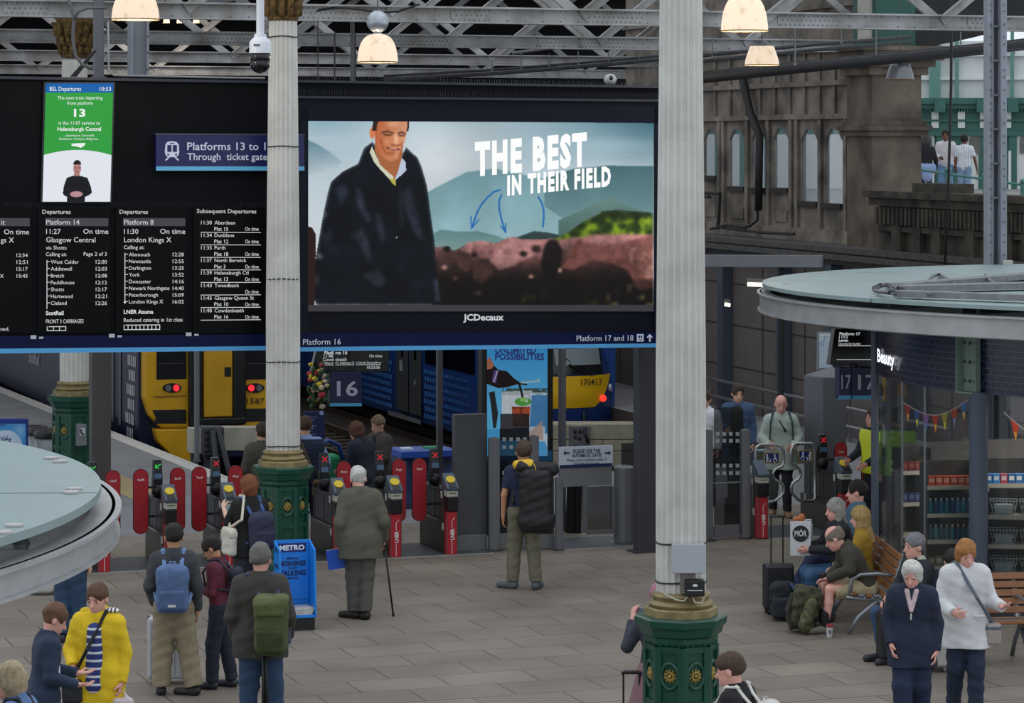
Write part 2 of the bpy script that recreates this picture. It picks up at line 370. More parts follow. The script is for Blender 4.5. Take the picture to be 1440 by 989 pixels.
def person(label, x, y, facing, p, z=0.0, h=1.72, skin='fair', hair=None, hairstyle='short', top='333333', hem=.80, sleeve=1.0, bulk=.022, flare=0.0,
           bottom='222222', legs='trousers', legw=.018, shoes='1c1c1e', vox=.0075, group=None, collar=None, opened=None, wr=.0022, topname='jacket', belly=0.0, extra=None, feet=True):
    """One standing, walking or sitting person: body, hair, clothes and shoes; facing is the compass turn in degrees (0 looks away from the camera)."""
    bulk *= .72; k = h/1.75; root = thing('person', label, 'person', (0, 0, 0), group); J = joints(p); R = head_R(J, p); hc = J['head']; sd = int(abs(x*37+y*11)*10)
    HS = 1.13; hc = hc+np.array((0, 0, .012))
    def hp(a, b, c): return hc+R @ (np.array((a, b, c), float)*HS)
    def ell(c, r, R=None, k=.02, **o): return ell0(c, tuple(q*HS for q in r) if R is not None and len(np.shape(R)) == 2 else r, R, k, **o)
    B = torso(J, -.012, belly=belly); f = J['fw']
    B += [cap(J['neck']-J['up']*.03, hp(0, -.015, -.05), .056, .052, .03)]
    B += [ell(hp(0, -.012, .035), (.076, .095, .092), R, .03), ell(hp(0, .022, -.04), (.060, .072, .082), R, .03), ell(hp(0, .060, -.088), (.026, .026, .02), R, .02),
          ell(hp(.034, .088, .012), (.020, .016, .014), R, .012, sub=1), ell(hp(-.034, .088, .012), (.020, .016, .014), R, .012, sub=1),
          ell(hp(.034, .070, .010), (.015, .013, .012), R, .006), ell(hp(-.034, .070, .010), (.015, .013, .012), R, .006),
          cap(hp(0, .088, .008), hp(0, .108, -.026), .009, .014, .012), ell(hp(0, .088, -.058), (.024, .010, .006), R, .006), ell(hp(0, .086, -.068), (.02, .010, .006), R, .006),
          ell(hp(.078, -.012, -.005), (.010, .022, .032), R, .008), ell(hp(-.078, -.012, -.005), (.010, .022, .032), R, .008)]
    for s in 'rl':
        B += [cap(J[s+'s'], J[s+'e'], .047, .038, .04), cap(J[s+'e'], J[s+'w'], .039, .027, .015)]+hand(J, s, p)
        B += [cap(J[s+'h'], J[s+'k'], .078, .052, .05), cap(J[s+'k'], J[s+'k']*.62+J[s+'a']*.38-f*.012, .052, .050, .03), cap(J[s+'k']*.62+J[s+'a']*.38-f*.012, J[s+'a'], .050, .036, .02)]
        if feet: B += [cap(J[s+'a']-np.array((0, 0, .03)), J[s+'tip'], .034, .024, .02)]
    solid('body', B, mat(SKIN.get(skin, skin), .55, noise=.08, scale=14), root, vox)
    # face details
    for sx in (-1, 1): MB().ball(hp(sx*.034, .0805, .011), .0075, n=8).obj('eye', mat('2a211c', .2), root, True)
    hm = mat(hair or '3b2a20', .75, noise=.35, scale=40, bump=.5, bscale=120)
    for sx in (-1, 1): MB().ball(hp(sx*.035, .086, .034), .019, .006, .0045, n=8, R=Matrix(R.tolist())).obj('eyebrow', hm, root, True)
    if hair and hairstyle != 'bald':
        Hh = [ell(hp(0, -.016, .040), (.088, .106, .100), R, .02)]
        if hairstyle in ('bob', 'long', 'puffy'): Hh += [ell(hp(0, -.03, -.02), (.092, .085, .105), R, .04)]
        if hairstyle == 'puffy': Hh += [ell(hp(.06, -.03, -.03), (.05, .07, .08), R, .04), ell(hp(-.06, -.03, -.03), (.05, .07, .08), R, .04), ell(hp(0, -.03, .07), (.09, .09, .075), R, .03)]
        if hairstyle == 'long': Hh += [cap(hp(0, -.05, -.05), hp(0, -.085, -.24), .082, .06, .05, sq=(R @ FWD, .55)), cap(hp(.06, -.01, -.05), hp(.075, .01, -.2), .035, .025, .03), cap(hp(-.06, -.01, -.05), hp(-.075, .01, -.2), .035, .025, .03)]
        if hairstyle in ('short', 'balding'): Hh += [('cut', tuple(R @ np.array((0, .35, -.94))), tuple(hp(0, -.05, -.062)))]
        if hairstyle == 'balding': Hh += [ell(hp(0, .02, .12), (.085, .12, .075), R, .015, sub=1)]
        Hh += [ell(hp(0, .105, -.035), (.066, .075, .10), R, .015, sub=1)]
        if hairstyle == 'short': Hh += [ell(hp(.085, .035, -.04), (.03, .06, .06), R, .01, sub=1), ell(hp(-.085, .035, -.04), (.03, .06, .06), R, .01, sub=1)]
        solid('hair', Hh, hm, root, vox, .0045, sd)
    # trousers, shorts or skirt
    T = [cap(J['pel']-RT*.07, J['pel']+RT*.07, .112, None, .05, sq=(FWD, .95)), cap(J['pel']+J['up']*.1-RT*.05, J['pel']+J['up']*.1+RT*.05, .108, None, .05, sq=(FWD, .9))]
    for s in 'rl':
        kn, an = J[s+'k'], J[s+'a']; e = an+(kn-an)*.02
        if legs == 'shorts':
            q = J[s+'h']+(kn-J[s+'h'])*.86; T += [cap(J[s+'h'], q, .095+legw, .082+legw, .05, flat=1)]
        else: T += [cap(J[s+'h'], kn, .090+legw*.7, .058+legw, .05), cap(kn, e, .058+legw, .044+legw, .03, flat=1)]
    T += [('cut', tuple(J['up']), tuple(J['pel']+J['up']*.16))]
    solid({'shorts': 'shorts'}.get(legs, 'trousers'), T, mat(bottom, .85, noise=.14, scale=9, bump=.3, bscale=40), root, vox*1.15, wr*1.3, sd)
    # top
    A = torso(J, bulk, belly=belly); L = np.linalg.norm(J['neck']-J['pel'])
    if hem < .80:
        q = J['pel']-J['up']*(1.0-hem); A += [cap(J['pel']-RT*.068, q-RT*(.064+flare*.8), .108+bulk, .105+bulk+flare*.7, .05, sq=(FWD, .9)), cap(J['pel']+RT*.068, q+RT*(.064+flare*.8), .108+bulk, .105+bulk+flare*.7, .05, sq=(FWD, .9))]
    if hem < .80 and J['lk'][2] < .6 and abs(J['pel'][2]-.94) < .1: A += [cap(J[s+'h'], J[s+'h']+(J[s+'k']-J[s+'h'])*.85, .100+legw*.7+bulk*.6, .090+legw*.8+bulk*.6, .10) for s in 'rl']
    A += [('cut', tuple(-J['up']), tuple(J['pel']-J['up']*(.94-hem)))]
    for s in 'rl':
        S, E_, W_ = J[s+'s'], J[s+'e'], J[s+'w']; A += [cap(S, E_ if sleeve >= .6 else S+(E_-S)*min(1, sleeve*1.7), .056+bulk*.8, .045+bulk*.75, .035, flat=sleeve < .6)]
        if sleeve >= .6: A += [cap(E_, E_+(W_-E_)*(.98 if sleeve >= 1 else (sleeve-.5)*2), .045+bulk*.75, .034+bulk*.6, .02, flat=1)]
    A += [cap(J['neck']-J['up']*.02, J['neck']+J['up']*(.045 if collar is None else .065), .070+bulk*.4, .064+bulk*.3, .03, flat=1)]
    if opened: A += [ell(J['neck']+f*.10+J['up']*.0, (.05, .07, .10), None, .01, sub=1)]
    A += [('cut', tuple(J['up']), tuple(J['neck']+J['up']*.075)), cap(J['neck']+J['up']*.0+f*.012, J['neck']+J['up']*.15, .058, .064, .004, sub=1)]
    tm = top if not isinstance(top, str) else mat(top, .85, noise=.12, scale=7, bump=.35, bscale=45)
    solid(topname, A, tm, root, vox*1.1, wr, sd+3)
    if feet:
        for s in 'rl':
            a, t = J[s+'a'], J[s+'tip']; dd = _n((t-a)*np.array((1, 1, 0))); z0 = min(a[2]-.085, t[2]-.035); tilt = t[2]-(a[2]-.05)
            S = [cap(a-np.array((0, 0, .035))-dd*.03, t+dd*.035+np.array((0, 0, -.002)), .047, .040, .03, sq=(np.cross(dd, UPV), 1.05)), cap(a+np.array((0, 0, -.01)), a-np.array((0, 0, .05)), .044, .046, .03)]
            nn = _n(np.cross(_n(t-a+np.array((0, 0, .05))), np.cross(dd, UPV))); nn = nn if nn[2] < 0 else -nn
            S += [('cut', tuple(nn), tuple(a+np.array((0, 0, -.085))))]
            solid('shoe', S, mat(shoes, .55, noise=.1, scale=12), root, vox)
    if extra: extra(root, J, hp, R)
    a = math.radians(facing); root.location = (x, y, z); root.rotation_euler = (0, 0, a); root.scale = (1, 1, 1)
    for o in root.children_recursive: o.data.transform(Matrix.Scale(k, 4))
    root['k'] = k
    fn = lambda q: Vector((x, y, z))+Rz(a) @ (Vector([float(c) for c in q])*k)
    del root['k']; return root, J, fn, k
def carried(who, name, label, cat, group=None):      # something a person wears or holds: drawn in that person's own frame
    o = thing(name, label, cat, (0, 0, 0), group); o['_k'] = who[3]; return o
def settle(o, who):
    for c in o.children_recursive: c.data.transform(Matrix.Scale(who[3], 4))
    del o['_k']; o.location = who[0].location; o.rotation_euler = who[0].rotation_euler; return o
# ------------------------------------------------------------------ paving, platforms, track beds
def paving(name, c1, c2, joint, bw, rh, rough=.62, rot=YAW, mortar=.008):
    m = bpy.data.materials.new(name); m.use_nodes = True; nt = m.node_tree; L = nt.links; b = nt.nodes['Principled BSDF']
    tc = nt.nodes.new('ShaderNodeTexCoord'); mp = nt.nodes.new('ShaderNodeMapping'); mp.inputs['Rotation'].default_value = (0, 0, -rot)
    L.new(tc.outputs['Object'], mp.inputs[0])
    br = nt.nodes.new('ShaderNodeTexBrick'); br.inputs['Scale'].default_value = 1; br.inputs['Brick Width'].default_value = bw; br.inputs['Row Height'].default_value = rh
    br.inputs['Mortar Size'].default_value = mortar; br.inputs['Color1'].default_value = (*lin(c1), 1); br.inputs['Color2'].default_value = (*lin(c2), 1); br.inputs['Mortar'].default_value = (*lin(joint), 1)
    br.inputs['Bias'].default_value = 0; br.offset = .5; L.new(mp.outputs[0], br.inputs['Vector'])
    n = nt.nodes.new('ShaderNodeTexNoise'); n.inputs['Scale'].default_value = .9; n.inputs['Detail'].default_value = 8; L.new(mp.outputs[0], n.inputs['Vector'])
    mx = nt.nodes.new('ShaderNodeMix'); mx.data_type = 'RGBA'; mx.blend_type = 'OVERLAY'; mx.inputs[0].default_value = .5
    L.new(br.outputs['Color'], mx.inputs[6]); L.new(n.outputs['Fac'], mx.inputs[7])
    hs = nt.nodes.new('ShaderNodeHueSaturation'); hs.inputs['Saturation'].default_value = .8; L.new(mx.outputs[2], hs.inputs['Color']); L.new(hs.outputs[0], b.inputs['Base Color'])
    bp = nt.nodes.new('ShaderNodeBump'); bp.inputs['Strength'].default_value = .35; bp.inputs['Distance'].default_value = .01; L.new(br.outputs['Fac'], bp.inputs['Height']); bp.invert = True
    L.new(bp.outputs[0], b.inputs['Normal']); b.inputs['Roughness'].default_value = rough; return m
def gl(t, d=0, z=0): return G0+U*t+V*d+Z*z            # along the gate line, then towards the platforms
G0 = G(640, 780.6); E0 = G(0, 540); E1 = G(345, 675)  # platform edge beside the yellow train
ED = (E0-E1).normalized()
def tpx(px):                                          # where a sight column meets the gate line
    k = (px-CX)/F; return (k*G0.y-G0.x)/(cu-k*su)
near = [Vector((-20, 6, 0)), Vector((20, 6, 0))]
pA = G(352, 684); pB = pA+U*10.4                     # the near end of the track bed
m = MB(); m.poly([Vector((-20, 6, 0)), Vector((20, 6, 0)), gl(tpx(1440)+6, 1.2), gl(tpx(0)-8, 1.2)]); struct(m, 'floor', paving('stone_paving', '7f7467', '73685c', '463d34', .95, .62))
m = MB(); far = 60
eE = pA+ED*far; pC = pB+V*far
m.poly([gl(tpx(0)-8, 1.2), gl(tpx(352), 1.2), pA, eE, eE+Vector((-40, 0, 0)), Vector((-45, 40, 0))])
m.poly([gl(tpx(352), 1.2), gl(tpx(1440)+6, 1.2), gl(tpx(1440)+14, 40), pC, pB, pA])
struct(m, 'floor_platforms', mat('85868a', .8, noise=.18, scale=1.2, bump=.2, bscale=30))
m = MB(); m.poly([G(180, 650)+Z*.003, G(430, 700)+Z*.003, gl(tpx(640), 1.2, .003), gl(tpx(60), 1.2, .003), G(60, 700)+Z*.003]); 
m = MB(); m.poly([gl(tpx(0)-6, 1.2, .004), gl(tpx(1440)+5, 1.2, .004), gl(tpx(1440)+5, 3.2, .004), gl(tpx(0)-6, 3.2, .004)]); struct(m, 'floor_landing', paving('stone_landing', '827666', '75695a', '52473c', .9, .6))
# track bed, 1.1 m below the platforms, with its side walls
m = MB(); m.poly([p-Z*1.1 for p in (pA, pB, pC, eE)]); struct(m, 'floor_trackbed', mat('2b2723', .95, noise=.5, scale=25, bump=1, bscale=30))
m = MB(); d = -Z*1.1
for a, b in ((pA, pB), (eE, pA), (pB, pC)): m.quad(a, b, b+d, a+d)
struct(m, 'wall_platform', mat('4b4540', .9, noise=.3, scale=6))
m = MB(); w = U*.30; m.poly([pA+Z*.004, eE+Z*.004, eE-w+Z*.004, pA-w+Z*.004]); m.prism([pA, eE, eE-w*.2, pA-w*.2], Z*.012); struct(m, 'trim_1', mat('c9c8c3', .7, noise=.12, scale=5))
m = MB(); o = -U*1.55; w = U*.62; m.poly([pA+o+Z*.005-ED*1.5, eE+o+Z*.005, eE+o-w+Z*.005, pA+o-w+Z*.005-ED*1.5]); struct(m, 'trim_2', mat('b09a70', .8, noise=.15, scale=20, bump=.4, bscale=25))
m = MB()                                              # dark threshold under the gate row
m.prism([gl(tpx(60)-3, -.02, .001), gl(tpx(692), -.02, .001), gl(tpx(692), 1.15, .001), gl(tpx(60)-3, 1.15, .001)], Z*.008)
m.prism([gl(tpx(787), -.05, .001), gl(tpx(895), -.05, .001), gl(tpx(895), 1.0, .001), gl(tpx(787), 1.0, .001)], Z*.008)
m.prism([gl(tpx(1080), -.02, .001), gl(tpx(1440), -.02, .001), gl(tpx(1440), 1.15, .001), gl(tpx(1080), 1.15, .001)], Z*.008)
struct(m, 'floor_threshold', mat('4a4d52', .6, noise=.15, scale=3))
m = MB(); m.box(gl((tpx(60)-3+tpx(692))/2, -.035, .004), tpx(692)-tpx(60)+3, .03, .012, RU); m.box(gl((tpx(1080)+tpx(1440))/2, -.035, .004), tpx(1440)-tpx(1080), .03, .012, RU); m.box(gl((tpx(787)+tpx(895))/2, -.06, .004), tpx(895)-tpx(787), .03, .012, RU); struct(m, 'trim_3', mat('b9b9b6', .4, .6))
# ------------------------------------------------------------------ dark back wall and roof far behind the platforms
dark = mat('17171a', .95, noise=.3, scale=.6)
m = MB(); bw = Plane((0, 98, 0), (0, -1, 0)); m.box((-12, 98.4, 4), 40, .4, 12); struct(m, 'wall_back', dark)
m = MB(); m.box((-14, 71, 9.9), 36, 56, .25)
for i in range(12): m.box((-14, 45+i*4.6, 9.6), 36, .18, .4)
struct(m, 'ceiling', mat('1c1b1b', .95, noise=.3, scale=.8))
# ------------------------------------------------------------------ cladding wall at the right, its ledge and the old stone front above
WA, WB = Vector((4.02, 60, 0)), Vector((8.37, 46.5, 0)); WD = (WB-WA).normalized(); WN = Vector((-abs(WD.y), -WD.x*math.copysign(1, WD.y)*-1, 0))
WN = Vector((WD.y, -WD.x, 0));  WN = WN if WN.x < 0 else -WN
W0 = WA-WD*28; W1 = WB+WD*12; wall = Plane(WA, WN); WR = Matrix((( WD.x, -WN.x, 0), (WD.y, -WN.y, 0), (0, 0, 1)))
def wp(px, off=0): q = wall.pt(px, 300); q.z = 0; return q+WN*off
m = MB(); m.prism([W0, W1, W1+Z*3.45, W0+Z*3.45], -WN*.25)
struct(m, 'wall_right', mat('625c5b', .75, noise=.1, scale=3))
m = MB()                                              # panel joints and slim steel posts of the cladding
n = 26; Lw = (W1-W0).length
for i in range(n): q = W0+WD*(Lw*i/n); m.box(q+WN*.005+Z*1.7, .03, .012, 3.4, WR)
for z in (.9, 1.75, 2.6): m.box((W0+W1)/2+WN*.005+Z*z, Lw, .012, .025, WR)
struct(m, 'trim_4', mat('2f2d2f', .8))
m = MB()
m.prism([W0+Z*3.45+WN*.35, W1+Z*3.45+WN*.35, W1+Z*3.45-WN*2.2, W0+Z*3.45-WN*2.2], Z*.10)
m.prism([W0+Z*3.22+WN*.25, W1+Z*3.22+WN*.25, W1+Z*3.22, W0+Z*3.22], Z*.22); m.prism([W0+Z*3.32+WN*.42, W1+Z*3.32+WN*.42, W1+Z*3.32+WN*.2, W0+Z*3.32+WN*.2], Z*.1)
struct(m, 'trim_5', mat('4b4a49', .8, noise=.4, scale=9, bump=.6, bscale=14))
fac = Plane(WA-WN*.55, WN)                            # the stone front stands back on the ledge
stone = mat('7b746c', .9, noise=.45, scale=1.6, bump=.5, bscale=10, col2='4c4742')
wins = [(991, 1009.5, 183, 247), (1027, 1048.5, 182, 262), (1058, 1077, 181.5, 264), (1088, 1110, 180.5, 264), (1127, 1151, 182, 283), (1161.5, 1185, 181, 286)]
def fz(py, px=1090): return fac.pt(px, py).z
m = MB(); ztop = 8.9; zb = 3.5
def slab(x0, x1, z0, z1, th=.05, off=0):
    a, b = fac.pt(x0, 200, off), fac.pt(x1, 200, off); a.z = b.z = z0; m.prism([a, b, b+Z*(z1-z0), a+Z*(z1-z0)], -WN*th)
edges = [880]+[e for w_ in wins for e in w_[:2]]+[1214]
for i in range(0, len(edges), 2): slab(edges[i], edges[i+1], zb, ztop)
for x0, x1, y0, y1 in wins:
    slab(x0, x1, zb, fac.pt(x0, y1).z); slab(x0, x1, fac.pt(x0, y0).z, ztop)
for z in (5.95, 6.6, 7.25, 8.1): slab(880, 1214, z, z+.10, .2, .09)
for i in range(11): slab(985+i*21, 988+i*21, 6.05, 7.25, .1, .05)
slab(985, 1214, 3.5, 3.8, .2, .08)
for x in (1012, 1018, 1051, 1081, 1113, 1121, 1154, 1190, 1202): slab(x, x+4, 3.8, 5.95, .2, .07)
for x0, x1, y0, y1 in wins:
    zs = fac.pt(x0, y1).z
    if zs-.75 > 3.82: slab(x0+2, x1-2, max(3.9, zs-1.1), zs-.45, .05, .03)
    a = fac.pt(x0, y0, .02); b = fac.pt(x1, y0, .02); hgt = .16; ww = (b-a)
    for k in (0, 1):                                  # clipped upper corners of the opening
        c_ = b if k else a; s_ = -ww*.32 if k else ww*.32; c_ = Vector((c_.x, c_.y, a.z)); m.prism([c_, c_+s_, c_-Z*hgt*1.4], -WN*.05)
struct(m, 'wall_facade', stone)
for i, (x0, x1, y0, y1) in enumerate(wins):
    g = MB(); a, b = fac.pt(x0, y1, -.03), fac.pt(x1, y1, -.03); zt = fac.pt(x0, y0).z; a.z = b.z = fac.pt(x0, y1).z; g.quad(a, b, b+Z*(zt-a.z), a+Z*(zt-a.z))
    wm = glass('93a6b2', .34, .03)
    struct(g, 'window_%d' % (i+1), wm)
    s_ = MB(); a, b = fac.pt(x0-1, y1, .08), fac.pt(x1+1, y1, .08); a.z = b.z = fac.pt(x0, y1).z-.1; s_.prism([a, b, b+Z*.1, a+Z*.1], -WN*.3); struct(s_, 'window_sill_%d' % (i+1), mat('2b2927', .9))
# stone pier at the end of the front, with cornice and band
m = MB(); a, b = fac.pt(1208, 200, .25), fac.pt(1244, 200, .25); pc = (a+b)/2-WN*.5; pc.z = 0; pw = (b-a).length
for z0, z1, g in ((3.45, 7.25, 0), (5.62, 5.72, .10), (5.72, 5.80, .16), (5.80, 5.9, .08), (6.75, 6.9, .10), (6.9, 7.02, .2), (7.02, 7.2, .32), (7.2, 7.28, .4)):
    if g == 0: m.box(pc+Z*(z0+z1)/2, pw, 1.0, z1-z0, WR)
    else: m.box(pc+Z*(z0+z1)/2, pw+g*2, 1.0+g*2, z1-z0, WR)
struct(m, 'wall_pier', mat('6b6055', .9, noise=.4, scale=1.5, bump=.4, bscale=10, col2='3f3832'))
m = MB(); m.box(pc+Z*8.3, pw*.92, .8, 2.05, WR); struct(m, 'wall_upper', mat('1f4f47', .6))
m = MB(); m.box(pc+Z*8.3+WN*.41+WD*.06, pw*.5, .06, 1.8, WR); m.box(pc+Z*8.3-WD*.5*pw*.92-WD*.02, .05, .5, 1.8, WR); struct(m, 'trim_9', mat('b9b7ae', .7, noise=.15, scale=3))
SP = Plane((8, 62, 0), (0, -1, 0)); m = MB(); arch = [(1250, -60), (1250, 116), (1259, 108), (1266, 98), (1276, 88), (1290, 78), (1306, 69), (1324, 62), (1346, 58), (1372, 52), (1410, 42), (1500, 34), (1500, -60)]
for (xa, ya), (xb, yb) in zip(arch[1:-2], arch[2:-1]): m.prism([SP.pt(xa, ya), SP.pt(xb, yb), SP.pt(xb, -60), SP.pt(xa, -60)], (0, .4, 0))
struct(m, 'wall_spandrel', mat('2a2b2b', .9, noise=.3, scale=2))
# parapet of the outdoor walkway with its row of corbels
par = Plane(wp(1300), WN); m = MB()
def pslab(x0, x1, z0, z1, th, off):
    a, b = par.pt(x0, 300, off), par.pt(x1, 300, off); a.z = b.z = z0; m.prism([a, b, b+Z*(z1-z0), a+Z*(z1-z0)], -WN*th)
pslab(1236, 1580, 3.5, 4.35, .35, .0); pslab(1230, 1580, 4.35, 4.5, .5, .12); pslab(1226, 1580, 4.5, 4.62, .6, .2); pslab(1286, 1344, 4.6, 4.78, .4, .05)
for x in range(1240, 1470, 6): pslab(x, x+3.2, 4.02, 4.33, .2, .15)
for x in (1262, 1290, 1318, 1366, 1420, 1446): pslab(x, x+12, 3.5, 4.3, .2, .12)
pslab(1236, 1580, 3.9, 4.0, .2, .1)
struct(m, 'wall_parapet', mat('4a443c', .9, noise=.5, scale=2.2, bump=.5, bscale=9, col2='1f1d1b'))
# outdoor walkway and the green and white arcade across it
m = MB(); m.box((17, 80, 3.83), 34, 34, .2); struct(m, 'floor_walkway', mat('8c8a86', .8))
AR = Plane((16.5, 95, 0), (-.18, -1, 0)); arU = Vector((1, -.18, 0)).normalized(); arN = AR.n
green, white = mat('3b6b62', .6, noise=.12, scale=3), mat('dfe2e2', .7, noise=.05, scale=2)
def ap(px, py, off=0): return AR.pt(px, py, off)
def aslab(mb, x0, x1, y0, y1, th=.2, off=0):          # a slab standing on the arcade's front
    a, b = ap(x0, y1, off), ap(x1, y1, off); t = ap((x0+x1)/2, y0, off); z0 = (a.z+b.z)/2; a.z = b.z = z0; mb.prism([a, b, b+Z*(t.z-z0), a+Z*(t.z-z0)], -arN*th)
g = MB(); aslab(g, 930, 1580, 142, 310, .4)
struct(g, 'wall_arcade', green)
g = MB(); aslab(g, 1225, 1580, 138, 146, .5, .35); aslab(g, 1225, 1580, 146, 153, .4, .22)
for x in range(1228, 1580, 4): aslab(g, x, x+2, 153, 157, .3, .18)
aslab(g, 1225, 1580, 168, 171, .3, .1); aslab(g, 1225, 1580, 186, 191, .3, .16)
for x in (1283, 1322, 1381, 1424): aslab(g, x-5, x+6, 190, 290, .3, .1); aslab(g, x-7, x+8, 138, 158, .5, .5)
struct(g, 'trim_6', green)
g = MB(); aslab(g, 930, 1580, 58, 138, .3, -.3)
struct(g, 'wall_attic', white)
g = MB()
for x in (1307, 1343, 1421, 1400): aslab(g, x, x+15 if x == 1307 else x+5, 40, 138, .4, .0)
struct(g, 'trim_7', mat('5f8f88', .6))
g = MB()
for x in (1255, 1281, 1310, 1347, 1378, 1412): aslab(g, x, x+10, 157, 180, .2, .06)
for x in (950, 985, 1020, 1055, 1090, 1130, 1165, 1200, 1232, 1265, 1294, 1361, 1432): aslab(g, x-2, x+20, 189, 280, .2, .05)
for x in (1259, 1287, 1384, 1418): aslab(g, x, x+4, 212, 275, .2, .14)
for x in range(1258, 1440, 13): aslab(g, x, x+11, 66, 76, .2, -.2)
aslab(g, 1225, 1580, 108, 112, .2, -.1); aslab(g, 1225, 1580, 76, 79, .2, -.1)
struct(g, 'trim_8', white)
for i, x in enumerate((1267, 1295, 1363, 1434)):
    g = MB(); g.poly([ap(x, 216, .12), ap(x+16, 216, .12), ap(x+16, 196, .12), ap(x+13, 191, .12), ap(x+3, 191, .12), ap(x, 196, .12)]); struct(g, 'window_%d' % (i+7), mat('6d6a68', .25, noise=.3, scale=4))
# ------------------------------------------------------------------ riveted roof girders, one behind the other
gm = mat('a8a9ac', .75, noise=.22, scale=2.2, bump=.15, bscale=30, col2='807f7c')
def girder(y, zb, hgt, span, px_shift, label, plates, cx=0):
    O = Vector((-.8, y, zb))-U*cx; t = thing('roof_girder', label, 'girder', O, 'roof girders over the platforms'); q = lambda a, d=0, z=0: O+U*a+V*d+Z*z
    m = MB(); m.box(q(0, 0, .10), span, .03, .20, RU); m.box(q(0, .0, .205), span, .26, .025, RU); m.box(q(0, .0, -.005), span, .2, .02, RU); m.obj('lower_chord', gm, t)
    m = MB(); m.box(q(0, 0, hgt), span, .03, .2, RU); m.box(q(0, 0, hgt-.1), span, .26, .025, RU); m.obj('upper_chord', gm, t)
    bay = 2.9; n = int(span/bay)
    for i in range(n):
        a = -span/2+i*bay+px_shift; m = MB()
        for s_, dd in ((1, -.05), (-1, .05)):
            p0, p1 = (q(a, dd, .12), q(a+bay, dd, hgt-.05)) if s_ > 0 else (q(a+bay, dd, .12), q(a, dd, hgt-.05))
            dr = (p1-p0).normalized(); nn = dr.cross(V); w = nn*.075
            m.prism([p0+w, p1+w, p1-w, p0-w], V*.012); m.prism([p0+w, p1+w, p1+w*.8, p0+w*.8], -V*.06)
        m.obj('cross_brace', gm, t)
    for a, w in [(a+cx, w) for a, w in plates]:
        m = MB(); m.prism([q(a-w/2+.05, -.018, .0), q(a+w/2-.05, -.018, .0), q(a+w/2, -.018, .06), q(a+w/2, -.018, .2), q(a-w/2, -.018, .2), q(a-w/2, -.018, .06)], -V*.012); pl = m.obj('splice_plate', gm, t)
        m = MB(); k = int(w/.075)
        for j in range(k):
            for zz in (.035, .1, .165): m.ball(q(a-w/2+.05+j*(w-.1)/max(1, k-1)+(.03 if zz == .1 else 0), -.032, zz), .013, n=6)
        sub(m, 'rivets', mat('77777a', .6), pl, True)['kind'] = 'stuff'
    m = MB()
    for j in range(int(span/.27)):
        for zz in (.03, .17): m.ball(q(-span/2+j*.27, -.017, zz), .013, n=6)
    r = m.obj('rivet_row', mat('77777a', .6), t, True); r['kind'] = 'stuff'
gy = [40.3, 50.9, 62.4, 74.2]
girder(gy[0], 7.20, 2.4, 26, .4, 'nearest pale riveted roof girder, just above the billboard top', [(-7.4, .5), (-6.1, .6), (-2.2, .9), (-1.4, .7), (.2, .55), (2.4, .9), (5.5, 1.0), (8.4, .5)])
girder(gy[1], 7.20, 2.4, 32, 1.0, 'second roof girder back, behind the nearest one', [(-6.3, .7), (-4.4, .9), (-1.1, 1.6), (1.6, .5), (2.6, .9), (6.6, .8)], 8.6)
girder(gy[2], 7.20, 2.4, 34, .2, 'third roof girder back, greyer and further away', [(-8.0, 1.2), (-4.5, .8), (0.2, 1.5), (3.3, .7)], 9)
girder(gy[3], 7.20, 2.4, 36, .9, 'farthest roof girder, low and dark behind the others', [(-7.6, 2.4), (-2.2, 1.0), (1.0, 1.0)], 9)
# ------------------------------------------------------------------ the gantry: departure boards at the left, advertising screen at the right
GP = Plane(Vector((-.73, 36.55, 0)), -V)
def slope(y): return .0145-(y-YH)/11300
def gx(px, py, off=0): return GP.pt(px, py, off)
class Sign:                                           # lettering by the picture's rows and columns on a plane
    def __init__(s, pl, off=.02, sl=slope): s.pl, s.off, s.sl = pl, off, sl; s.mb = MB()
    def t(s, txt, x, y, cap, width=None, align='l', bold=0.0, off=0):
        p = s.pl.pt(x, y, s.off+off); q = s.pl.pt(x+40, y+40*s.sl(y), s.off+off); sc = p.y/F; ux = (q-p)
        k = (q-p).length/40
        s.mb.text(txt, p, ux, Z, cap*sc, width*k if width else None, align, bold); return s
    def r(s, x0, y0, x1, y1, off=0):
        f = lambda x, y: s.pl.pt(x, y+(x-x0)*s.sl(y), s.off+off); s.mb.quad(f(x0, y1), f(x1, y1), f(x1, y0), f(x0, y0)); return s
    def pg(s, pts, off=0): s.mb.poly([s.pl.pt(x, y, s.off+off) for x, y in pts]); return s
    def disc(s, x, y, rx, ry=None, off=0, n=20): return s.pg([(x+rx*math.cos(a*2*math.pi/n), y-(ry or rx)*math.sin(a*2*math.pi/n)) for a in range(n)], off)
def gpoly(mb, pts, depth, off=0): mb.prism([gx(x, y, off) for x, y in pts], V*depth)
navy, pale_blue = mat('07113a', .45, spec=.15), mat('4f9fd6', .5)
blk = mat('0b0c10', .6, noise=.2, scale=2, spec=.1); wht = mat('e8ecf4', .5, emit=.75); sgn = mat('d5dcec', .5)
base = GP.pt(640, 490); base.z = 2.7
gan = thing('display_gantry', 'long black overhead gantry holding departure boards and a wide advertising screen', 'gantry', base)
m = MB(); gpoly(m, [(-70, 497.6), (400, 492.2), (400, 114.3), (-70, 106)], .42); m.obj('board_casing', blk, gan)
m = MB(); gpoly(m, [(400, 492.2), (931, 487), (931, 124), (400, 113)], .42, .0); m.obj('screen_casing', mat('10131d', .5, spec=.12), gan)
m = MB(); gpoly(m, [(400, 170), (931, 173), (931, 142), (400, 136)], .05, .05); gpoly(m, [(420, 470), (432, 470), (432, 150), (420, 150)], .05, .05); gpoly(m, [(918, 470), (931, 470), (931, 150), (918, 150)], .05, .05); m.obj('screen_frame', mat('0d1120', .45, spec=.15), gan)
